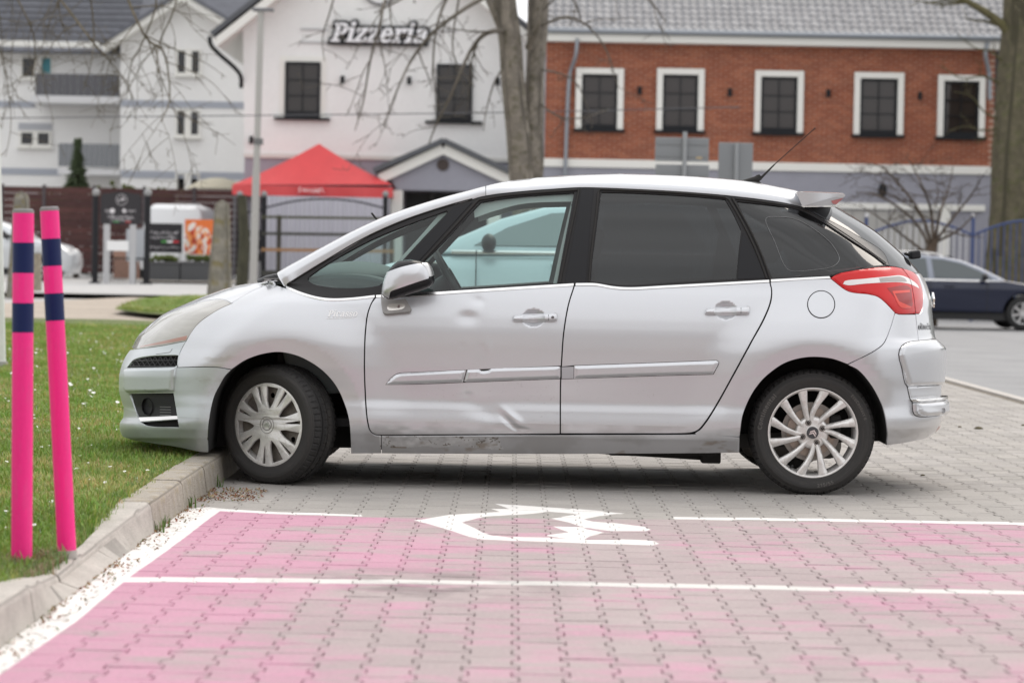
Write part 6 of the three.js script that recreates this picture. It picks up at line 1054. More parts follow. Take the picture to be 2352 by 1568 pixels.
{ // ornamental iron fence in front of the white building, timber rails
  const z = -49, yb = gY(-5, z), f = thing('iron_fence', 'black iron fence with curved top rails in front of the red tent', 'fence');
  const posts = [549, 605, 884]; const yt = onZ(740, 468, z).y;
  for (const u of posts) { const p = onZ(u, 540, z); part('post', box(p.x - 0.06, p.x + 0.06, yb, onZ(u, 452, z).y, z - 0.06, z + 0.06, 0.01), ironMat, f); part('post_cap', new THREE.SphereGeometry(0.08, 12, 10).translate(p.x, onZ(u, 446, z).y, z), mat([0.25, 0.25, 0.25], 0.6), f); }
  for (const [u0, u1] of [[549, 605], [605, 884]]) {
    const a = onZ(u0, 478, z), c = onZ(u1, 478, z), up = u1 - u0 > 100 ? 0.22 : -0.1;
    part('top_rail', tube([a, a.clone().lerp(c, 0.25).add(V3(0, up * 0.75, 0)), a.clone().lerp(c, 0.5).add(V3(0, up, 0)), a.clone().lerp(c, 0.75).add(V3(0, up * 0.75, 0)), c], 0.022, 8, 24), ironMat, f);
    const n = Math.round((c.x - a.x) / 0.16); for (let i = 1; i < n; i++) { const t = i / n, x = lerp(a.x, c.x, t); part('bar', box(x - 0.011, x + 0.011, yb + 0.1, lerp(a.y, c.y, t) + up * Math.sin(t * Math.PI) * 0.98, z - 0.011, z + 0.011), mat([0.40, 0.40, 0.44], 0.6), f); }
    part('bottom_rail', box(a.x, c.x, yb + 0.06, yb + 0.1, z - 0.02, z + 0.02), ironMat, f);
  }
  const tr = thing('timber_rail_fence', 'weathered timber fence of four horizontal rails before the iron fence', 'fence');
  const zz = -47.5; [[498, 0.06, [0.075, 0.075, 0.045]], [536, 0.07, [0.05, 0.05, 0.04]], [573, 0.075, [0.30, 0.17, 0.085]], [627, 0.14, [0.05, 0.05, 0.045]]].forEach(([v, h, c]) => { const a = onZ(600, v, zz), b = onZ(905, v + 4, zz); part('rail', beam(a, b, 0.05, h), mottled(c, 0.3, 0.6, { seed: 151 + v, n: 64 }), tr); });
  for (const u of [640, 900]) { const p = onZ(u, 560, zz - 0.06); part('post', box(p.x - 0.05, p.x + 0.05, gY(p.x, zz), onZ(u, 494, zz).y, zz - 0.13, zz - 0.04), mat([0.055, 0.05, 0.04], 0.9), tr); }
  const pl = RC(600, 604, 905, 650, -50.5); single('plinth_wall', box(pl.x0, pl.x1, gY(-4, -50), pl.y1, -50.8, -50.5), mat([0.06, 0.06, 0.065], 0.8), 'dark plinth wall behind the timber rails', 'wall');
  { const s = thing('corrugated_fence', 'pale lilac corrugated sheet fence under the red tent', 'fence'), q = RC(612, 452, 893, 606, -50.2); const n = 26, dx = (q.x1 - q.x0) / n; for (let i = 0; i < n; i++) part('sheet_rib', gridSurf(6, 1, (a, b2) => V3(q.x0 + (i + a) * dx, lerp(gY(-4, -50), q.y1, b2), -50.2 + 0.035 * Math.sin(a * Math.PI)), true), mat([0.50, 0.49, 0.55], 0.55), s); }
  // mossy wooden post
  const wp = onZ(560, 560, -44), w = single('wooden_post', tube([V3(wp.x - 0.04, gY(wp.x, -44), -44), V3(wp.x, 1.5, -44), V3(wp.x - 0.06, onZ(556, 448, -44).y, -44)], (t) => lerp(0.14, 0.1, t), 12, 20), mottled([0.06, 0.058, 0.035], 0.5, 0.5, { seed: 161, bump: 0.02 }), 'dark mossy wooden post beside the lamp column', 'post');
}
// old stone pillars
for (const [u, v0, v1, wt, wb, label] of [[508, 458, 684, 0.135, 0.25, 'tall mossy stone pillar with rounded top beside the planter boxes'], [47, 438, 690, 0.13, 0.24, 'mossy stone pillar with rounded top behind the pink posts']]) {
  const z = -36, y0 = gY(onZ(u, 600, z).x, z), top = onZ(u + 2, v0, z), bot = onZ(u - 4, v1, z); bot.y = y0 - 0.02;
  const H = top.y - bot.y, g = gridSurf(28, 26, (a, b) => { const th = a * 2 * Math.PI, k = b > 0.93 ? Math.sqrt(Math.max(0, 1 - ((b - 0.93) / 0.07) ** 2)) : 1, r = lerp(wb, wt, Math.pow(b, 0.8)) * k * (1 + 0.08 * (fbm(a * 5 + 3, b * 7, 0, 3, 171) - 0.5)), sq = 1 / Math.pow(Math.pow(Math.abs(Math.cos(th)), 3.2) + Math.pow(Math.abs(Math.sin(th)), 3.2), 1 / 3.2); return V3(lerp(bot.x, top.x, b) + r * sq * Math.cos(th), bot.y + H * b, z + r * sq * Math.sin(th)); }, false, true);
  g.attributes.uv.needsUpdate = true; single('stone_pillar', uvMetres(g), mottled([0.235, 0.22, 0.185], 0.55, 0.8, { seed: 173 + u, bump: 0.02, second: [0.17, 0.14, 0.05], secondAmt: 0.8, coarse: 5 }), label, 'pillar');
}
{ // low sawn post stump behind the silver car
  const z = -38, p = onZ(82, 640, z); single('short_post', new THREE.CylinderGeometry(0.1, 0.12, 0.8, 12).translate(p.x, gY(p.x, z) + 0.4, z), mottled([0.3, 0.26, 0.2], 0.4, 0.5, { seed: 181 }), 'short weathered wooden post behind the leaning pink post', 'post');
}
{ // street lamp
  const z = -42, t = thing('street_lamp', 'slim grey street lamp column with flat lamp head', 'street lamp'), b = onZ(581, 640, z), top = onZ(599, 26, z); b.y = gY(b.x, z);
  part('column', tube([b, b.clone().lerp(top, 0.33), b.clone().lerp(top, 0.66), top], (q) => (q < 0.45 ? 0.085 : 0.07), 14, 24), mat([0.40, 0.39, 0.37], 0.5, { metalness: 0.3 }), t);
  const a = onZ(578, 24, z), c = onZ(628, 20, z); part('lamp_head', at(box(-0.22, 0.24, -0.035, 0.035, -0.13, 0.13, 0.03), (a.x + c.x) / 2, top.y + 0.03, z), mat([0.16, 0.165, 0.175], 0.5), t);
  part('lamp_lens', box((a.x + c.x) / 2 - 0.1, (a.x + c.x) / 2 + 0.18, top.y - 0.012, top.y - 0.005, z - 0.09, z + 0.09), mat([0.5, 0.5, 0.5], 0.3), t);
  part('junction_box', box(b.x - 0.02, b.x + 0.16, onZ(580, 332, z).y, onZ(580, 318, z).y, z - 0.09, z + 0.09), mat([0.15, 0.15, 0.15]), t);
}
{ // red party tent
  const z = -51, t = thing('red_tent', 'red pyramid party tent with printed valance before the white building', 'tent');
  const l = onZ(533, 424, z), r = onZ(901, 424, z), pk = onZ(722, 329, z - 1.8), lo = onZ(720, 450, z).y, D = r.x - l.x;
  const red = mottled([0.68, 0.075, 0.08], 0.08, 2, { seed: 191, rough: 0.5 });
  const cs = [V3(l.x, l.y, z), V3(r.x, r.y, z), V3(r.x, r.y, z - D), V3(l.x, l.y, z - D)], apex = V3((l.x + r.x) / 2, pk.y, z - D / 2);
  for (let i = 0; i < 4; i++) { const a = cs[i], c = cs[(i + 1) % 4]; part('canopy_panel', gridSurf(14, 10, (u, v) => { const e = a.clone().lerp(c, u), p = e.lerp(apex, v); p.y -= 0.10 * Math.sin(v * Math.PI) * (0.5 + 0.5 * Math.sin(u * Math.PI)); return p; }, false), red, t); part('valance', gridSurf(24, 3, (u, v) => { const e = a.clone().lerp(c, u); e.y = lerp(l.y, lo, v) - 0.03 * Math.abs(Math.sin(u * Math.PI * 4)) * v; const out = V3(c.z - a.z, 0, a.x - c.x).normalize().multiplyScalar(-0.02 * v * Math.sin(u * 25)); return e.add(out); }, true), red, t); }
  const p = onZ(716, 436, z); part('print', new THREE.PlaneGeometry(0.72, 0.2).translate(p.x, p.y, z + 0.06), mat('#ffffff', 0.6, { map: printTex(256, 72, (g, w, h) => { g.fillStyle = '#cf4347'; g.fillRect(0, 0, w, h); g.strokeStyle = '#eadede'; g.lineWidth = 7; g.beginPath(); g.moveTo(34, 14); g.quadraticCurveTo(2, 26, 24, 38); g.quadraticCurveTo(40, 50, 8, 60); g.stroke(); scribble(g, 44, 20, w - 56, 40, 13); }) }), t);
  for (const c of cs) part('pole', box(c.x - 0.03 + (c.x < apex.x ? 0.06 : -0.06), c.x + 0.03 + (c.x < apex.x ? 0.06 : -0.06), gY(c.x, c.z), c.y, c.z - 0.1, c.z - 0.04), mat([0.15, 0.15, 0.16], 0.5, { metalness: 0.4 }), t);
  part('pole', box(onZ(743, 500, z).x - 0.02, onZ(743, 500, z).x + 0.02, gY(apex.x, z), l.y, z - 0.12, z - 0.08), mat([0.28, 0.22, 0.22], 0.5), t);
  const pr = single('garden_parasol', gridSurf(24, 6, (u, v) => { const th = u * 2 * Math.PI, q = onZ(500, 408, -60); return V3(q.x + 0.9 * v * Math.cos(th), q.y - 0.32 * v * v, -60 + 0.9 * v * Math.sin(th)); }, false, true), mat([0.5, 0.46, 0.36], 0.8), 'beige garden parasol behind the brown fence', 'parasol');
}
{ // backs of two road signs
  const z = -27, gm = mat([0.235, 0.245, 0.255], 0.5, { metalness: 0.35 });
  const s = thing('road_sign', 'back of two stacked grey road sign plates on one pole', 'road sign');
  for (const q of [[1505, 316, 1628, 371], [1505, 378, 1628, 470]]) { const r = RC(...q, z); part('plate', box(r.x0, r.x1, r.y0, r.y1, z, z + 0.02, 0.01), gm, s); for (const k of [0.25, 0.75]) part('channel', box(r.x0 + 0.03, r.x1 - 0.03, lerp(r.y0, r.y1, k) - 0.015, lerp(r.y0, r.y1, k) + 0.015, z + 0.02, z + 0.04), gm, s); }
  const p = onZ(1571, 400, z); part('pole', bar(V3(p.x, 0, z + 0.08), V3(p.x, onZ(1571, 303, z).y, z + 0.08), 0.035, 12), mat([0.30, 0.31, 0.32], 0.45, { metalness: 0.5 }), s);
  const st = onZ(1606, 361, z); part('sticker', box(st.x - 0.045, st.x + 0.045, st.y - 0.025, st.y + 0.025, z + 0.021, z + 0.024), mat([0.55, 0.42, 0.25], 0.6), s);
  const s2 = thing('road_sign', 'back of a single grey road sign plate beside the stacked pair', 'road sign'), r = RC(1650, 328, 1729, 420, z - 1); part('plate', box(r.x0, r.x1, r.y0 - 0.05, r.y1, z - 1, z - 0.98, 0.01), gm, s2); const p2 = onZ(1690, 400, z - 1); part('pole', bar(V3(p2.x, 0, z - 0.93), V3(p2.x, r.y1, z - 0.93), 0.035, 12), mat([0.30, 0.31, 0.32], 0.45, { metalness: 0.5 }), s2);
}
{ // blue iron fence on the right
  const z = -46, f = thing('blue_iron_fence', 'blue and white iron fence with arched top rail before the garage', 'fence'), blue = mat([0.035, 0.06, 0.17], 0.5), pale = mat([0.55, 0.55, 0.57], 0.6), yb = 0;
  const us = [1990, 2235, 2480], yt = onZ(2235, 530, z).y;
  for (const u of us) { const p = onZ(u, 540, z); part('post', box(p.x - 0.035, p.x + 0.035, yb, onZ(u, 500, z).y, z - 0.035, z + 0.035, 0.008), blue, f); part('post_cap', new THREE.SphereGeometry(0.05, 10, 8).translate(p.x, onZ(u, 497, z).y + 0.02, z), pale, f); }
  for (let i = 0; i < 2; i++) { const a = onZ(us[i], 540, z), c = onZ(us[i + 1], 540, z); part('top_rail', tube([0, 0.2, 0.4, 0.6, 0.8, 1].map((t) => a.clone().lerp(c, t).add(V3(0, 0.33 * Math.sin(t * Math.PI), 0))), 0.028, 8, 24), blue, f); const n = 17; for (let k = 1; k < n; k++) { const t = k / n, x = lerp(a.x, c.x, t); part('bar', box(x - 0.013, x + 0.013, yb + 0.1, lerp(a.y, c.y, t) + 0.32 * Math.sin(t * Math.PI), z - 0.013, z + 0.013), i ? blue : pale, f); } part('bottom_rail', box(a.x, c.x, yb + 0.08, yb + 0.12, z - 0.02, z + 0.02), blue, f); }
}
{ // overhead cable
  single('overhead_cable', tube([onZ(-60, 272, -40), onZ(300, 268, -40), onZ(700, 264, -40), onZ(1180, 258, -40), onZ(1700, 246, -40)], 0.011, 5, 60), mat([0.09, 0.09, 0.10], 0.7), 'thin overhead cable strung across the white building', 'cable');
}
{ // apartment block across the car park, mirrored in paint and panes
  const h = thing('brick_apartment_block', 'long brown brick apartment block across the car park behind the viewer', 'building'), z = 31;
  part('wall', box(-30, 30, -0.1, 5.6, z, z + 9), mottled([0.42, 0.33, 0.27], 0.3, 4, { seed: 201 }), h);
  const rf = new THREE.BoxGeometry(62, 0.2, 5.4); rf.rotateX(0.6).translate(0, 7.0, z + 1.6); part('roof', rf, mat([0.09, 0.075, 0.07], 0.8), h);
  for (let j = 0; j < 2; j++) for (let i = 0; i < 14; i++) { const x = -28 + i * 4.1; part('window', box(x, x + 1.5, 1.0 + j * 2.6, 2.4 + j * 2.6, z - 0.05, z + 0.01), mat([0.2, 0.2, 0.21], 0.2), h); part('window_frame', [box(x - 0.1, x, 0.9 + j * 3, 2.6 + j * 3, z - 0.08, z), box(x + 1.5, x + 1.6, 0.9 + j * 3, 2.6 + j * 3, z - 0.08, z)], mat([0.6, 0.6, 0.58]), h); }
}

{ // neighbouring houses and hedges beyond the edges of the view
  const house = (x0, x1, z, h, wm, label) => { const t = thing('street_house', label, 'house'); part('wall', box(x0, x1, -0.1, h, z - 8, z), wm, t); for (const s of [1, -1]) { const r = new THREE.BoxGeometry(x1 - x0 + 0.8, 0.14, 5.6); r.rotateX(s * 0.62).translate((x0 + x1) / 2, h + 1.45, z - 4 + s * 2.2); part('roof', r, mat([0.14, 0.13, 0.135], 0.8), t); } const n = Math.floor((x1 - x0) / 2.6); for (let j = 0; j < 2; j++) for (let i = 0; i < n; i++) { const x = x0 + 0.9 + i * 2.6; windowUnit(t, { x0: x, x1: x + 1.1, y0: 1.2 + j * 2.8, y1: 2.6 + j * 2.8 }, z + 0.05, { frame: whiteTrim, t: 0.07, nx: 2, ny: 1, sill: 0.08, proud: 0.03 }); } };
  house(14.5, 27, -60, 6, mottled([0.62, 0.57, 0.48], 0.1, 4, { seed: 401, n: 96 }), 'cream rendered house beyond the mossy tree');
  house(-33, -19, -68, 6.2, mottled([0.66, 0.65, 0.62], 0.1, 4, { seed: 403, n: 96 }), 'pale rendered house beyond the balconied white house');
  const hedge = (x0, x1, z, h, label) => { const t = thing('hedge', label, 'hedge'), g = []; for (let i = 0; i < 1400; i++) g.push(new THREE.TetrahedronGeometry(rr(0.1, 0.2)).rotateX(rnd() * 6).rotateY(rnd() * 6).translate(rr(x0, x1), 0.1 + h * Math.pow(rnd(), 0.8), z + rr(-0.5, 0.5))); part('leaves', g, mottled([0.06, 0.085, 0.025], 0.5, 0.7, { seed: 405, n: 64 }), t); part('stems', box(x0 + 0.1, x1 - 0.1, 0, h * 0.8, z - 0.15, z + 0.15), mat([0.05, 0.045, 0.03], 0.9), t); };
  hedge(13, 30, -50, 1.7, 'clipped green hedge beyond the mossy tree'); hedge(-34, -16.5, -58, 1.7, 'clipped green hedge continuing the brown board fence');
}
// ---------------------------------------------------------------- other vehicles (side profiles in metres, nose towards +x)
function vehicle(name, label, o) {
  const t = thing(name, label, o.category ?? 'car');
  const hw = o.width / 2, pm = o.paint, dk = mat([0.015, 0.015, 0.016], 0.5);
  const arcs = (cx, r, y0) => { const a = []; for (let i = 0; i <= 12; i++) { const th = Math.PI - (i / 12) * Math.PI; a.push([cx + r * Math.cos(th), Math.max(y0, o.wr + r * Math.sin(th))]); } return a; };
  const y0 = o.clear, low = [[o.rearX + 0.08, y0 + 0.05], ...arcs(o.ax[0], o.wr + 0.05, y0), ...arcs(o.ax[1], o.wr + 0.05, y0), [o.noseX - 0.1, y0 + 0.02], ...o.upper];
  const taper = (g, f) => { const p = g.attributes.position; for (let i = 0; i < p.count; i++) p.setZ(i, p.getZ(i) * f(p.getX(i), p.getY(i))); g.computeVertexNormals(); return g; };
  const planF = (x) => 1 - 0.16 * Math.pow(clamp((x - (o.noseX - 0.8)) / 0.8, 0, 1), 2) - 0.12 * Math.pow(clamp((o.rearX + 0.7 - x) / 0.7, 0, 1), 2);
  const lower = extrude(low, o.width - 0.14, 0.07, [], 4); lower.translate(0, 0, -hw + 0.07);
  part('body', toCreasedNormals(taper(lower, (x, y) => planF(x) * (1 - 0.05 * Math.pow(Math.abs(y - 0.6) / 0.5, 2))), 0.6), pm, t);
  const cabF = (x, y) => planF(x) * (o.round ? 0.95 - 0.42 * Math.pow(clamp((y - o.belt) / o.round, 0, 1), 3.2) : 0.94 - (o.tumble ?? 0.38) * Math.max(0, y - o.belt) / 1.0);
  const cab = extrude(o.cabin, o.width - 0.16, 0.06, [], 4); cab.translate(0, 0, -hw + 0.08); part('cabin', toCreasedNormals(taper(cab, cabF), 0.6), o.cabinMat ?? pm, t);
  for (const s of [1, -1]) {
    const sideAt = (x, y, k) => V3(x, y, s * ((hw - 0.02) * cabF(x, y) + k));
    for (const w of o.windows) part('side_window', trimmed(areaOf(w) > 0 ? w : w.slice().reverse(), 0.15, (x, y) => sideAt(x, y, 0.006), { sign: s, flange: 0.006, eps: 0.01 }), o.glass ?? darkGlass, t);
    if (o.strip) part('belt_strip', trimmed([[o.strip[0], o.strip[2]], [o.strip[1], o.strip[3]], [o.strip[1], o.strip[3] + 0.03], [o.strip[0], o.strip[2] + 0.03]], 0.3, (x, y) => sideAt(x, y, 0.03), { sign: s, flange: 0.02, eps: 0.01 }), chrome, t);
    if (o.rail) part('roof_rail', tube(o.rail.map(([x, y]) => V3(x, y, s * (hw - 0.1) * cabF(x, y))), 0.018, 8), satin, t);
    const mx = o.mirror; part('door_mirror', new THREE.SphereGeometry(0.1, 14, 10).scale(0.6, 0.75, 1).translate(mx[0], mx[1], s * (hw + 0.08)), o.mirrorMat ?? dk, t);
    for (const x of o.seams ?? []) part('door_seam', box(x - 0.004, x + 0.004, y0 + 0.08, o.belt, s * (hw * planF(x) - 0.012), s * (hw * planF(x) + 0.001)), dk, t);
    for (const x of o.handles ?? []) part('door_handle', box(x, x + 0.2, o.belt - 0.12, o.belt - 0.09, s * (hw - 0.03), s * (hw + 0.012), 0.01), pm, t);
    part('headlamp', new THREE.SphereGeometry(0.14, 14, 10).scale(1.4, 0.6, 0.8).translate(o.lamp[0], o.lamp[1], s * (hw - 0.28)), mat([0.6, 0.6, 0.6], 0.15), t);
    part('tail_lamp', new THREE.SphereGeometry(0.13, 14, 10).scale(0.7, 0.9, 0.9).translate(o.rearX + 0.16, o.belt - 0.12, s * (hw - 0.26)), mat([0.5, 0.03, 0.03], 0.2), t);
    for (const x of o.ax) {
      const w = thingPart('wheel', t); w.position.set(x, o.wr, s * (hw - 0.1));
      part('tyre', new THREE.TorusGeometry(o.wr - 0.075, 0.078, 14, 40), mat([0.02, 0.02, 0.02], 0.8), w);
      const sp = [new THREE.TorusGeometry(o.wr - 0.12, 0.015, 8, 36).translate(0, 0, s * 0.05), new THREE.CylinderGeometry(0.05, 0.05, 0.03, 16).rotateX(Math.PI / 2).translate(0, 0, s * 0.05)]; for (let k = 0; k < 7; k++) sp.push(box(-0.018, 0.018, 0.03, o.wr - 0.12, -0.01, 0.01).rotateZ(k / 7 * 6.283).translate(0, 0, s * 0.05));
      part('rim', sp, satin, w); part('brake_cover', new THREE.CylinderGeometry(o.wr - 0.1, o.wr - 0.1, 0.06, 30).rotateX(Math.PI / 2), dk, w);
    }
  }
  for (const w of o.screens ?? []) part('windscreen', gridSurf(4, 10, (a, b) => { const x = lerp(w[0][0], w[1][0], a), y = lerp(w[0][1], w[1][1], a); return V3(x + w[2] * 0.012, y + 0.012, lerp(-1, 1, b) * (hw - 0.14) * cabF(x, y)); }, w[2] > 0), darkGlass, t);
  part('underbody', box(o.rearX + 0.5, o.noseX - 0.5, y0 - 0.02, y0 + 0.15, -hw + 0.15, hw - 0.15), dk, t);
  t.position.set(...o.at); t.rotation.y = o.turn ?? 0;
  return t;
}
const carPaint = (c, m = 0.4) => mat(c, 0.35, { physical: 1, metalness: m, specularIntensity: 0.7, clearcoat: 0.45, clearcoatRoughness: 0.05 });
{ // dark blue estate on the road: front axle at local x = 3.75
  const p = onZ(2344, 722, -38);
  vehicle('blue_estate_car', 'dark blue estate car with silver roof rails on the road behind', {
    width: 1.82, wr: 0.33, clear: 0.2, rearX: 0, noseX: 4.7, ax: [0.95, 3.76], belt: 0.95, paint: carPaint([0.008, 0.012, 0.034], 0), cabinMat: carPaint([0.25, 0.27, 0.32], 0.4),
    upper: [[4.68, 0.42], [4.66, 0.62], [4.45, 0.78], [4.0, 0.88], [3.42, 0.97], [0.2, 1.0], [0.02, 0.85], [-0.02, 0.5]],
    cabin: [[0.06, 0.93], [3.5, 0.93], [3.3, 1.03], [2.95, 1.2], [2.55, 1.35], [2.2, 1.42], [1.6, 1.455], [0.8, 1.44], [0.38, 1.38], [0.2, 1.15]],
    windows: [[[2.02, 1.0], [3.16, 0.99], [2.9, 1.15], [2.55, 1.29], [2.2, 1.36], [1.96, 1.375]], [[0.95, 1.02], [1.9, 1.0], [1.86, 1.38], [1.5, 1.39], [1.0, 1.375]], [[0.36, 1.03], [0.88, 1.02], [0.92, 1.365], [0.56, 1.34]]],
    strip: [0.3, 3.3, 0.955, 0.935], rail: [[0.4, 1.4], [0.6, 1.49], [1.4, 1.5], [2.1, 1.46], [2.2, 1.4]], mirror: [2.98, 1.03], seams: [1.93, 0.95, 3.05], handles: [1.2, 2.2], lamp: [4.4, 0.68], screens: [[[3.4, 0.99], [2.32, 1.42], 1]],
    glass: mat([0.06, 0.075, 0.08], 0.04, { physical: 1, clearcoat: 1 }), at: [p.x - 3.76, 0, -38.6],
  });
}
{ // neighbour in the next bay, nose towards the lawn
  vehicle('pale_blue_car', 'pale blue grey car parked in the next bay beyond the silver car', {
    width: 1.76, wr: 0.3, clear: 0.18, rearX: 0, noseX: 3.95, ax: [0.7, 3.2], belt: 1.24, glass: mat([0.20, 0.25, 0.26], 0.06, { physical: 1, clearcoat: 1, clearcoatRoughness: 0.03 }), strip: [0.6, 2.8, 1.22, 1.21], paint: carPaint([0.52, 0.62, 0.66], 0.35),
    upper: [[3.93, 0.5], [3.9, 0.75], [3.7, 0.98], [3.3, 1.12], [2.95, 1.2], [0.12, 1.28], [0.0, 1.0], [-0.02, 0.5]],
    cabin: [[0.1, 1.2], [3.0, 1.2], [2.75, 1.34], [2.4, 1.5], [2.05, 1.6], [1.2, 1.65], [0.5, 1.62], [0.22, 1.45]],
    windows: [[[1.7, 1.29], [2.62, 1.28], [2.35, 1.43], [2.0, 1.55], [1.66, 1.57]], [[0.75, 1.3], [1.6, 1.29], [1.57, 1.57], [0.95, 1.57]]],
    mirror: [2.5, 1.3], seams: [1.63, 0.7, 2.6], handles: [0.85, 1.8], lamp: [3.68, 0.74], screens: [[[2.86, 1.28], [2.15, 1.57], 1]], at: [2.3, 0, -8.6], turn: Math.PI,
  });
}
{ // silver hatchback by the board fence
  const p = onZ(158, 572, -46);
  vehicle('silver_hatchback', 'silver hatchback parked before the brown fence', {
    width: 1.75, wr: 0.31, clear: 0.2, rearX: 0, noseX: 4.1, ax: [0.75, 3.3], belt: 0.98, paint: carPaint([0.62, 0.64, 0.66], 0.4),
    upper: [[4.08, 0.45], [4.05, 0.66], [3.8, 0.86], [3.4, 0.96], [3.1, 1.0], [0.12, 1.04], [0.0, 0.9], [-0.02, 0.5]],
    cabin: [[0.1, 0.95], [3.15, 0.95], [2.85, 1.16], [2.4, 1.36], [2.0, 1.46], [1.2, 1.5], [0.5, 1.46], [0.22, 1.2]],
    windows: [[[1.75, 1.03], [2.75, 1.02], [2.35, 1.26], [2.0, 1.38], [1.7, 1.41]], [[0.7, 1.04], [1.65, 1.03], [1.62, 1.42], [0.95, 1.41]]],
    mirror: [2.6, 1.05], seams: [1.68, 0.7, 2.7], handles: [0.85, 1.85], lamp: [3.82, 0.72], screens: [[[3.0, 1.02], [2.12, 1.43], 1]], at: [p.x - 4.0, gY(p.x, -46) + 0.02, -46.8],
  });
}
{ // white van
  const p = onZ(470, 520, -54);
  vehicle('white_van', 'white van with rounded roof seen end on behind the black banner', {
    category: 'van', width: 1.9, wr: 0.32, clear: 0.2, rearX: 0, noseX: 4.6, ax: [0.8, 3.7], belt: 1.15, round: 0.82, paint: carPaint([0.74, 0.75, 0.76], 0),
    upper: [[4.58, 0.45], [4.55, 0.8], [4.3, 1.02], [3.9, 1.12], [0.05, 1.18], [0.0, 0.9], [-0.02, 0.5]],
    cabin: [[0.04, 1.1], [3.95, 1.1], [3.6, 1.45], [3.2, 1.78], [2.8, 1.9], [1.4, 1.95], [0.3, 1.92], [0.08, 1.8]],
    windows: [[[2.5, 1.2], [3.5, 1.18], [3.25, 1.5], [3.0, 1.68], [2.5, 1.7]]], mirror: [3.2, 1.25], seams: [2.35, 3.5], handles: [2.45], lamp: [4.3, 0.85], screens: [[[3.86, 1.16], [3.05, 1.86], 1]], at: [onZ(402, 520, -53).x, gY(p.x, -53) + 0.02, -52.6], turn: Math.PI / 2,
  });
}
// ---------------------------------------------------------------- trees
function branches(out, path, r0, r1, o) {        // path: Vector3[]; adds the limb and its side shoots
  out.push(tube(path, (t) => lerp(r0, r1, t), o.radial ?? 6, Math.max(4, path.length * 3)));
  if (o.depth <= 0) return;
  const c = new THREE.CatmullRomCurve3(path), L = c.getLength(), n = Math.max(2, Math.round(L * o.per));
  for (let i = 0; i < n; i++) {
    const t = 0.12 + 0.88 * (i + rnd()) / n, p = c.getPointAt(Math.min(t, 1)), d = c.getTangentAt(Math.min(t, 1));
    const side = V3(rr(-1, 1), rr(-0.7, 0.6), rr(-0.7, 0.7)).normalize(), dir = d.clone().multiplyScalar(0.75).add(side.multiplyScalar(0.9)).normalize();
    const len = L * rr(0.2, 0.46) * (1 - 0.4 * t), k = o.droop * len, pts = [p]; let q = p.clone(), v = dir.clone();
    const r = Math.max(o.min, lerp(r0, r1, t) * rr(0.35, 0.6));
    for (let s = 0; s < 4; s++) { v.add(V3(rr(-0.22, 0.22), rr(-0.22, 0.22) - k * 0.22, rr(-0.22, 0.22))).normalize(); q = q.clone().addScaledVector(v, len / 4); pts.push(q); }
    branches(out, pts, r, Math.max(o.min * 0.7, r * 0.3), { ...o, depth: o.depth - 1, radial: 4, per: o.per * (o.mult ?? 1.5) });
  }
}
const barkMat = (c, s, second) => mottled(c, 0.55, 0.9, { seed: s, bump: 0.03, fine: 50, coarse: 7, second, secondAmt: 0.7 });
function trunk(pts, r, seg = 30) { const c = new THREE.CatmullRomCurve3(pts); const rs = new THREE.CatmullRomCurve3(r.map((x, i) => V3(x, 0, 0))); return uvMetres(gridSurf(seg * 2, 44, (a, b) => { const p = c.getPointAt(a), th = b * 2 * Math.PI, R = rs.getPoint(a).x * (1 + 0.08 * Math.sin(th * 3 + a * 5) - 0.055 * Math.pow(Math.abs(Math.sin(th * 8 + 2.5 * fbm(a * 14, th * 2, 0, 3, 213))), 3) + 0.12 * (fbm(Math.cos(th) * 2 + 7, Math.sin(th) * 2 + a * 9, 0, 3, 211) - 0.5)); return V3(p.x + R * Math.cos(th), p.y, p.z + R * Math.sin(th)); })); }
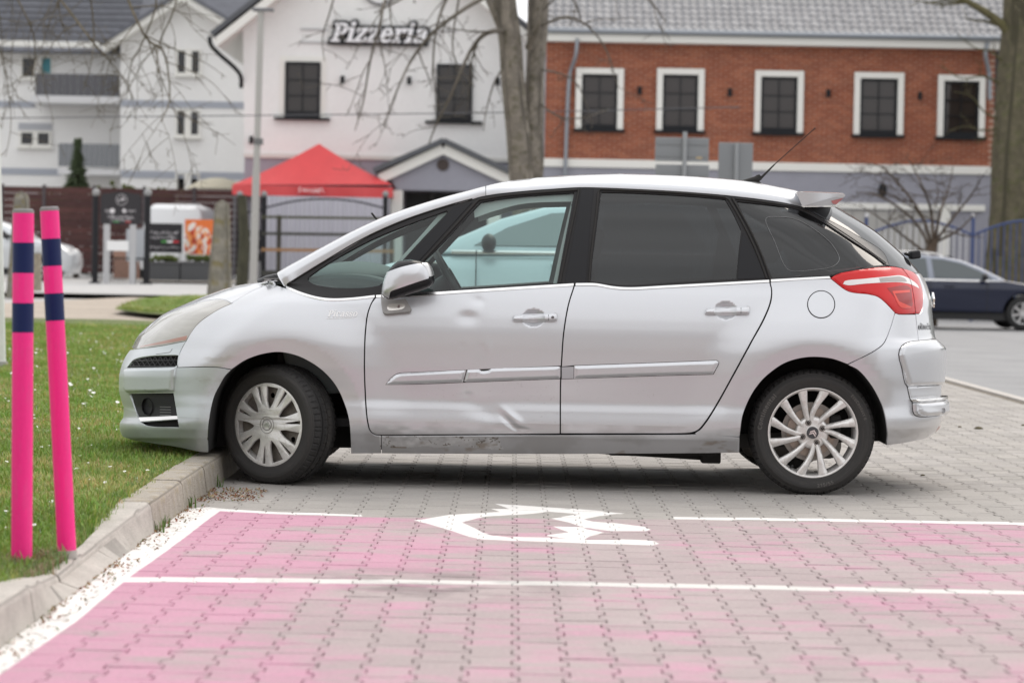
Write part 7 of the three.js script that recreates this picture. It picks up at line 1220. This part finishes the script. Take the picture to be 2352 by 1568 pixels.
{ // tree with two stems behind the car
  const z = -34, t = thing('twin_stem_tree', 'bare tree with two grey stems standing behind the silver car', 'tree'), A = (u, v, dz = 0) => onZ(u, v, z + dz);
  const bark = barkMat([0.20, 0.175, 0.145], 221, [0.085, 0.078, 0.045]);
  const g0 = V3(A(1212, 600).x, 0.1, z);
  part('trunk', trunk([g0.clone(), A(1205, 480), A(1195, 400), A(1188, 300), A(1178, 200), A(1172, 100), A(1160, 10), A(1150, -120), A(1135, -300)], [0.36, 0.34, 0.235, 0.22, 0.21, 0.205, 0.2, 0.18, 0.13]), bark, t);
  part('trunk', trunk([g0.clone().add(V3(0.1, 0, -0.1)), A(1216, 480, -0.2), A(1222, 400, -0.2), A(1222, 300, -0.25), A(1226, 200, -0.3), A(1233, 100, -0.3), A(1236, 0, -0.3), A(1243, -120, -0.3), A(1260, -300, -0.3)], [0.3, 0.28, 0.2, 0.2, 0.185, 0.185, 0.19, 0.16, 0.12]), barkMat([0.205, 0.18, 0.15], 223, [0.085, 0.078, 0.045]), t);
  const out = [], o = { depth: 3, per: 2.0, droop: 0.4, min: 0.0056, mult: 1.25 };
  for (const [pts, r] of [
    [[[1150, 60], [1132, 20], [1110, -20], [1060, -60]], 0.09], [[[1166, 70], [1120, 75], [1085, 110], [1060, 160], [1035, 220], [1000, 290], [985, 330]], 0.05],
    [[[1120, -10], [1060, 25], [1000, 70], [950, 130], [915, 200], [880, 290]], 0.045], [[[1060, -60], [1020, 10], [1000, 80], [995, 170], [1010, 250]], 0.035],
    [[[960, -80], [890, -10], [872, 60], [850, 140], [835, 230], [815, 300]], 0.035], [[[1090, -40], [980, -30], [900, 10], [860, 30]], 0.04], [[[780, -60], [760, 20], [740, 90], [745, 140]], 0.02],
    [[[1215, 110], [1238, 50], [1250, 0], [1262, -80]], 0.08], [[[1240, 60], [1300, 40], [1350, 60], [1390, 110], [1420, 200]], 0.03], [[[1245, 160], [1290, 170], [1330, 200], [1350, 250]], 0.02], [[[1240, 240], [1290, 270], [1340, 270], [1400, 250]], 0.02], [[[1175, 130], [1140, 180], [1120, 240], [1110, 300]], 0.02], [[[1060, -40], [1040, 120], [1090, 200]], 0.02],
    [[[1250, -40], [1310, -10], [1340, 60]], 0.03], [[[1260, -80], [1400, -60], [1480, -10], [1530, 50]], 0.04],
  ]) branches(out, pts.map(([u, v], i) => A(u, v, rr(-0.5, 0.8) * Math.min(1, i))), r, Math.max(0.008, r * 0.25), o);
  part('crown', out, bark, t);
}
{ // big mossy tree at the right
  const z = -48.5, t = thing('mossy_tree', 'thick mossy green tree trunk rising beside the blue iron fence', 'tree'), A = (u, v, dz = 0) => onZ(u, v, z + dz);
  const bark = barkMat([0.115, 0.10, 0.062], 231, [0.09, 0.095, 0.035]);
  part('trunk', trunk([V3(A(2332, 600).x, -0.05, z), A(2335, 640), A(2340, 520), A(2344, 400), A(2350, 280), A(2356, 160), A(2362, 60), A(2364, -60), A(2370, -260)], [1.05, 0.84, 0.75, 0.71, 0.66, 0.61, 0.57, 0.53, 0.4]), bark, t);
  const out = [], o = { depth: 3, per: 1.5, droop: 0.05, min: 0.006, mult: 1.3 };
  for (const [pts, r] of [[[[2330, 90], [2300, 55], [2260, 25], [2225, 5], [2180, -30], [2120, -60]], 0.09], [[[2225, 5], [2160, 10], [2100, 0]], 0.03], [[[2310, 200], [2260, 175], [2210, 180], [2160, 150]], 0.025], [[[2310, 280], [2265, 260], [2230, 220], [2190, 210]], 0.02], [[[2310, 290], [2260, 300], [2220, 290], [2180, 300]], 0.02], [[[2315, 160], [2280, 120], [2240, 110], [2200, 80]], 0.025], [[[2310, 330], [2280, 310], [2240, 330]], 0.015]]) branches(out, pts.map(([u, v], i) => A(u, v, i * 0.1)), r * 1.4, Math.max(0.009, r * 0.4), o);
  part('crown', out, barkMat([0.14, 0.125, 0.06], 233, [0.12, 0.12, 0.04]), t);
}
{ // small shrub before the garage
  const z = -40, t = thing('bare_shrub', 'bare brown shrub with fanned stems before the pale garage doors', 'shrub'), A = (u, v, dz = 0) => onZ(u, v, z + dz);
  const bark = barkMat([0.12, 0.085, 0.06], 241, [0.07, 0.05, 0.03]), g = A(2138, 600); g.y = 0;
  part('trunk', trunk([g, A(2137, 620), A(2140, 575), A(2146, 548)], [0.16, 0.13, 0.12, 0.11], 12), bark, t);
  const out = [], o = { depth: 3, per: 3.0, droop: -0.03, min: 0.0055, mult: 1.2 };
  for (const pts of [[[2140, 575], [2110, 520], [2070, 480], [2020, 450], [1965, 440]], [[2142, 570], [2120, 500], [2080, 440], [2040, 395], [2000, 375]], [[2145, 565], [2140, 490], [2120, 430], [2090, 370]], [[2146, 560], [2160, 490], [2180, 430], [2190, 380]], [[2148, 556], [2190, 500], [2230, 450], [2260, 400]], [[2140, 590], [2080, 545], [2020, 500], [1975, 470]], [[2150, 556], [2200, 530], [2240, 490]]]) branches(out, pts.map(([u, v], i) => A(u, v, rr(-0.4, 0.4) * i)), 0.036, 0.008, o);
  part('crown', out, bark, t);
}
{ // tree outside the frame on the left whose twigs hang into view
  const z = -24, t = thing('weeping_tree', 'bare tree with drooping twigs hanging before the white house', 'tree'), A = (u, v, dz = 0) => onZ(u, v, z + dz);
  const bark = barkMat([0.22, 0.18, 0.125], 251, [0.18, 0.15, 0.07]), x0 = A(-420, 500).x;
  part('trunk', trunk([V3(x0, 0.1, z), V3(x0 + 0.05, 2, z), V3(x0 + 0.1, 4, z), V3(x0 + 0.3, 6, z), V3(x0 + 0.6, 8, z)], [0.4, 0.34, 0.3, 0.26, 0.2]), bark, t);
  const out = [], o = { depth: 3, per: 2.4, droop: 0.5, min: 0.0038, mult: 1.2 };
  branches(out, [V3(x0 + 0.2, 5.2, z), A(-200, -120), A(0, -140), A(200, -130), A(420, -90), A(620, -60)], 0.12, 0.03, { ...o, depth: 0 });
  for (const [pts, r] of [[[[-20, -130], [30, -20], [70, 60], [80, 130], [70, 190]], 0.02], [[[80, -135], [120, -30], [170, 40], [215, 100], [260, 150], [300, 200]], 0.03], [[[180, -130], [205, -20], [215, 80], [205, 160], [190, 210]], 0.02], [[[250, -125], [290, -10], [330, 80], [380, 130], [390, 210], [370, 280]], 0.03], [[[330, -110], [360, 0], [330, 90], [300, 150], [290, 230]], 0.02], [[[420, -95], [400, 20], [365, 100], [360, 180]], 0.02], [[[-80, -130], [-10, 0], [5, 110], [10, 200]], 0.015], [[[150, -130], [140, -20], [110, 60], [95, 110]], 0.02], [[[-60, -60], [10, 160], [25, 280], [12, 360]], 0.015]]) branches(out, pts.map(([u, v], i) => A(u, v, rr(-0.4, 0.4) * i)), r * 0.75, Math.max(0.004, r * 0.25), o);
  part('crown', out, bark, t);
}
// spruce and clipped bushes behind the board fence
{
  const z = -60, t = thing('young_spruce', 'small dark green spruce in front of the lower balcony', 'tree'), p = onZ(176, 470, z), top = onZ(175, 318, z), H = top.y - 0.5;
  part('trunk', bar(V3(p.x, 0.4, z), V3(p.x, top.y - 0.1, z), 0.09, 8, 0.02), mat([0.09, 0.06, 0.04]), t);
  const g = []; for (let k = 0; k < 1100; k++) { const h = Math.pow(rnd(), 0.8), R = 1.0 * (1 - h) * rr(0.35, 1.05), a = rr(0, 6.283), l = rr(0.14, 0.3); const q = new THREE.ConeGeometry(0.045, l, 4); q.rotateZ(-1.9 - rr(-0.25, 0.35)); q.rotateY(-a); q.translate(p.x + R * Math.cos(a), 0.55 + h * (top.y - 0.6), z + R * Math.sin(a)); g.push(q); }
  part('crown', g, mottled([0.045, 0.065, 0.026], 0.5, 0.6, { seed: 261, n: 64 }), t);
  for (const [u, v, r, label] of [[268, 418, 0.85, 'rounded olive green bush behind the fence beside the spruce'], [362, 430, 0.5, 'small rounded olive bush behind the fence under a window'], [120, 436, 0.7, 'low green bush behind the fence under the balcony']]) {
    const b = thing('garden_bush', label, 'bush'), c = onZ(u, v, -61), gg = [];
    for (let k = 0; k < 420; k++) { const d = V3(rr(-1, 1), rr(-1, 1), rr(-1, 1)).normalize().multiplyScalar(r * Math.pow(rnd(), 0.25)); gg.push(new THREE.IcosahedronGeometry(rr(0.04, 0.085), 0).translate(c.x + d.x, c.y - r * 0.9 + d.y * 0.9, -61 + d.z)); }
    part('leaves', gg, mottled([0.08, 0.095, 0.022], 0.5, 0.6, { seed: 263 + u, n: 64 }), b); part('stem', bar(V3(c.x, 0.3, -61), V3(c.x, c.y - r * 0.9, -61), 0.05), mat([0.09, 0.06, 0.04]), b);
  }
}
// ---------------------------------------------------------------- lawn, paths, posts, litter
const lawnTop = (x, z) => terr(x, z) + 0.1 + 0.02 * (fbm(x * 1.3 + 5, z * 1.3, 0, 3, 301) - 0.5) - 0.05 * sstep(3.9, 3.0, Math.abs(z - 3.9) + 2.6) * sstep(-2.2, -1.6, x);
{
  const edge = KERB_X - 0.122;
  const lawnPoly = [[edge, 7], [edge, -19.5], [-3.2, -21], [-6, -21.5], [-14, -22], [-14, 7]];
  struct('lawn', trimmed(areaOf(lawnPoly) < 0 ? lawnPoly.slice().reverse() : lawnPoly, [0.3, 0.3], (x, z) => V3(x, lawnTop(x, z), z), { sign: -1, eps: 0.03, uv: (q) => [q.x, q.z] }), turfMat);
  const GP = (l, y = 0.2) => l.map(([u, v]) => { const p = onGround(u, v, y); return [p.x, p.z]; });
  sheet(GP([[-250, 748], [120, 741], [220, 732], [300, 726], [380, 728], [560, 760], [900, 760], [900, 706], [300, 692], [-250, 704]], 0.3), [0.8, 0.8], 0.02, sandMat, 'sand_path');
  sheet(GP([[262, 716], [330, 701], [430, 697], [700, 705], [700, 742], [440, 728], [330, 722]], 0.3), [0.5, 0.5], 0.095, turfMat, 'verge');
  sheet([[-40, -46], [-40, -36.5], [3, -36.5], [3, -46]], [1, 1], 0.012, mottled([0.44, 0.435, 0.43], 0.12, 3, { seed: 311 }), 'side_road');
  sheet([[-9, -48.2], [-1, -48.2], [-1, -46.1], [-9, -46.1]], [1, 1], 0.06, mottled([0.40, 0.37, 0.33], 0.12, 3, { seed: 313 }), 'footpath');
  // grass blades
  const blades = (n, h, w, spread) => { const g = []; for (let i = 0; i < n; i++) { const a = rr(0, 6.283), lean = rr(0.1, 0.75), hh = h * rr(0.5, 1.15), x = rr(-spread, spread), z = rr(-spread, spread), dx = Math.cos(a), dz = Math.sin(a), px = -dz * w, pz = dx * w; const m = [x + dx * lean * hh * 0.35, hh * 0.62, z + dz * lean * hh * 0.35], t = [x + dx * lean * hh, hh * 0.95 - lean * hh * 0.25, z + dz * lean * hh]; g.push([x - px, 0, z - pz, x + px, 0, z + pz, m[0] + px * 0.7, m[1], m[2] + pz * 0.7], [x - px, 0, z - pz, m[0] + px * 0.7, m[1], m[2] + pz * 0.7, m[0] - px * 0.7, m[1], m[2] - pz * 0.7], [m[0] - px * 0.7, m[1], m[2] - pz * 0.7, m[0] + px * 0.7, m[1], m[2] + pz * 0.7, ...t]); } const b = new THREE.BufferGeometry(); b.setAttribute('position', new THREE.Float32BufferAttribute(g.flat(), 3)); b.computeVertexNormals(); return b; };
  const grassMat = mat('#ffffff', 0.75, { physical: 1, transmission: 0.35, thickness: 0, side: THREE.DoubleSide });
  const place = (name, geo, count, sample, size, tint) => { const im = new THREE.InstancedMesh(geo, grassMat, count); im.name = numbered(name); im.userData = { kind: 'stuff' }; shade(im); const m = M4(), c = new THREE.Color(); for (let i = 0; i < count; i++) { const [x, z] = sample(i), s = size(x, z), y = lawnTop(x, z); m.compose(V3(x, y - 0.004, z), new THREE.Quaternion().setFromEuler(new THREE.Euler(rr(-0.1, 0.1), rr(0, 6.283), rr(-0.1, 0.1))), V3(s, s * rr(0.75, 1.25), s)); im.setMatrixAt(i, m); tint(c, x, z); im.setColorAt(i, c); } scene.add(im); return im; };
  const tint = (c, x, z) => { const k = fbm(x * 2.1, z * 2.1, 0, 4, 321), s = rnd(); const dry = sstep(0.50, 0.80, k * 0.7 + s * 0.35); c.setRGB(lerp(0.22, 0.50, dry) * rr(0.8, 1.2), lerp(0.34, 0.46, dry) * rr(0.8, 1.2), lerp(0.045, 0.17, dry) * rr(0.8, 1.2)); };
  const near = (zMin, zMax) => () => { for (;;) { const z = rr(zMin, zMax), d = 13 - z, xl = Math.max(-14, -0.235 * d - 0.5), x = rr(xl, edge - 0.03); return [x, z]; } };
  place('grass', blades(7, 0.045, 0.0022, 0.035), 44000, near(-2, 5.6), (x, z) => rr(0.7, 1.25) * (0.8 + 0.5 * fbm(x * 3, z * 3, 0, 2, 331)), tint);
  place('grass', blades(8, 0.05, 0.004, 0.06), 34000, near(-19.4, -2), (x, z) => rr(0.7, 1.2), tint);
  place('grass_edge', blades(7, 0.05, 0.0022, 0.03), 900, () => { const z = rr(-3, 5.6); return [edge + rr(-0.1, -0.03), z]; }, () => rr(0.6, 1.15), (c, x, z) => c.setRGB(rr(0.12, 0.2), rr(0.22, 0.3), rr(0.04, 0.07)));
  { const vp = GP([[270, 716], [330, 703], [430, 699], [690, 707], [690, 738], [440, 726], [330, 720]], 0.3); place('grass', blades(8, 0.06, 0.006, 0.08), 5000, () => { for (;;) { const x = rr(-9, -1), z = rr(-40, -14); if (inside2(vp, x, z)) return [x, z]; } }, () => rr(0.8, 1.3), tint); }
  // clover and taller tufts round the posts
  place('grass_tufts', blades(12, 0.06, 0.003, 0.04), 260, () => { const k = rnd() < 0.5 ? [-1.66, 4.28] : [-1.6, 3.92]; return [Math.min(k[0] + rr(-0.16, 0.1), edge - 0.02), k[1] + rr(-0.12, 0.2)]; }, () => rr(0.6, 1.2), (c) => (rnd() < 0.7 ? c.setRGB(rr(0.12, 0.2), rr(0.2, 0.29), 0.06) : c.setRGB(0.30, 0.22, 0.12)));
  // daisies
  const dz = mergeGeometries([new THREE.CircleGeometry(0.011, 8).rotateX(-Math.PI / 2).translate(0, 0.05, 0).toNonIndexed(), new THREE.CylinderGeometry(0.0012, 0.0012, 0.05, 4).translate(0, 0.025, 0).toNonIndexed()]);
  const im = new THREE.InstancedMesh(dz, mat([0.78, 0.78, 0.75], 0.7), 700); im.name = 'daisies'; im.userData = { kind: 'stuff' }; shade(im); const smp = near(-16, 4.6); for (let i = 0; i < 700; i++) { const [x, z] = smp(), s = rr(0.5, 0.95) * (z < -4 ? 1.5 : 1); im.setMatrixAt(i, M4().compose(V3(x, lawnTop(x, z) - 0.004, z), new THREE.Quaternion().setFromEuler(new THREE.Euler(rr(-0.5, 0.5), rr(0, 6), rr(-0.5, 0.5))), V3(s, s, s))); } scene.add(im);
  // dead leaves and blossom along the kerb
  const leaf = new THREE.PlaneGeometry(0.016, 0.007, 2, 1).rotateX(-Math.PI / 2); { const p = leaf.attributes.position; for (let i = 0; i < p.count; i++) p.setY(i, Math.abs(p.getX(i)) * 0.35); leaf.computeVertexNormals(); }
  const lm = new THREE.InstancedMesh(leaf, mat('#ffffff', 0.9), 900); lm.name = 'leaf_litter'; lm.userData = { kind: 'stuff' }; shade(lm); const col = new THREE.Color();
  for (let i = 0; i < 900; i++) { let x, z; if (i < 420) { x = -1.30 + rr(-0.16, 0.12) ; z = 0.62 + rr(-0.4, 0.28); } else { z = rr(0.3, 5.6); const clump = fbm(z * 2.6, 3, 0, 3, 341); if (clump < 0.46 && rnd() < 0.85) z += 0.12; x = KERB_X + 0.008 + Math.pow(rnd(), 2.5) * 0.10; } const s = rr(0.45, 1.15); lm.setMatrixAt(i, M4().compose(V3(x, rr(0.002, 0.012), z), new THREE.Quaternion().setFromEuler(new THREE.Euler(rr(-0.6, 0.6), rr(0, 6.3), rr(-0.6, 0.6))), V3(s, s, s))); const k = rnd(); lm.setColorAt(i, k < 0.86 ? col.setRGB(rr(0.13, 0.27), rr(0.075, 0.14), rr(0.035, 0.065)) : k < 0.95 ? col.setRGB(0.32, 0.24, 0.14) : col.setRGB(0.09, 0.13, 0.03)); } scene.add(lm);
  const weeds = []; for (const [u, v] of [[430, 1166], [372, 1210], [355, 1222], [495, 1118]]) { const p = onGround(u, v); const b = blades(10, 0.07, 0.003, 0.02); b.translate(p.x + 0.02, 0, p.z); single('kerb_weed', b, mat([0.09, 0.16, 0.03], 0.8, { side: THREE.DoubleSide }), 'small green weed growing in the joint at the kerb foot', 'weed', 'weeds at the kerb foot'); }
  // bits on the pavement at the right
  for (const [u, v, s] of [[2248, 985, 0.03], [2205, 981, 0.015], [2352, 978, 0.02], [2120, 1092, 0.012]]) { const p = onGround(u, v), g = new THREE.IcosahedronGeometry(s, 1); const q = g.attributes.position; for (let i = 0; i < q.count; i++) q.setXYZ(i, q.getX(i) * (0.8 + 0.5 * hsh(i, 3)), Math.max(0, q.getY(i) * 0.6), q.getZ(i)); g.computeVertexNormals(); g.translate(p.x, 0.001, p.z); single('seed_clump', g, mat([0.09, 0.075, 0.035], 0.9), 'small brown seed clump lying on the grey pavers', 'litter', 'bits lying on the pavers'); }
  { const a = onGround(86, 1143, 0.1), b = onGround(193, 1149, 0.1); a.y = b.y = 0.115; single('fallen_stick', tube([a, a.clone().lerp(b, 0.4).add(V3(0, 0.008, 0)), b], (t) => 0.0105 - 0.003 * t, 8, 14), mottled([0.33, 0.24, 0.15], 0.4, 0.1, { seed: 351, n: 64 }), 'broken pale stick lying on the lawn behind the pink posts', 'stick'); }
}
// ---- pink marker posts
{
  const pink = mottled([0.94, 0.018, 0.25], 0.07, 0.6, { seed: 361, rough: 0.45, fine: 80, second: [0.80, 0.05, 0.25], secondAmt: 0.4 }), navy = mat([0.009, 0.018, 0.085], 0.35, { physical: 1, specularIntensity: 0.5 }), grey = mat([0.25, 0.24, 0.24], 0.6);
  const mk = (base, top, r, bands, label) => {
    const t = thing('marker_post', label, 'post', 'pink marker posts on the lawn'), d = top.clone().sub(base), q = (k) => base.clone().addScaledVector(d, k);
    const cyl = (k0, k1, rad) => bar(q(k0), q(k1), rad, 32);
    part('pipe', cyl(0, 1, r), pink, t); for (const [a, b] of bands) part('navy_band', cyl(a, b, r + 0.0008), navy, t); part('cap', cyl(1, 1.008, r + 0.0006), grey, t); part('cap_top', cyl(1.008, 1.012, r - 0.004), mat([0.42, 0.42, 0.43], 0.5), t);
    part('ground_sleeve', cyl(-0.02, 0.004, r + 0.003), mat([0.42, 0.40, 0.37], 0.9), t);
  };
  const b1 = onGround(49, 1291, 0.075), t1 = onZ(53, 489, b1.z), b2 = onGround(153, 1266, 0.085), t2 = onZ(113, 484, b2.z);
  const f = (v, v0, v1) => (v0 - v) / (v0 - v1);
  mk(b1, t1, 0.0365, [[f(626, 1291, 489), f(557, 1291, 489)], [f(762, 1291, 489), f(695, 1291, 489)]], 'upright pink pipe post with two navy bands on the lawn edge');
  mk(b2, t2, 0.0335, [[f(610, 1266, 484), f(548, 1266, 484)], [f(735, 1266, 484), f(673, 1266, 484)]], 'leaning pink pipe post with two navy bands on the lawn edge');
  const z = -9.7, b = onZ(-1, 856, z), tp = onZ(-16, 250, z); const s = thing('white_pole', 'white pole at the lawn behind the pink posts', 'pole'); part('shaft', bar(V3(b.x, lawnTop(b.x, z) - 0.02, z), tp, 0.055, 20), mottled([0.75, 0.75, 0.73], 0.1, 0.5, { seed: 371 }), s); part('foot', new THREE.CylinderGeometry(0.065, 0.08, 0.06, 20).translate(b.x, lawnTop(b.x, z) + 0.03, z), mat([0.3, 0.29, 0.27]), s);
}
renderer.render(scene, camera);
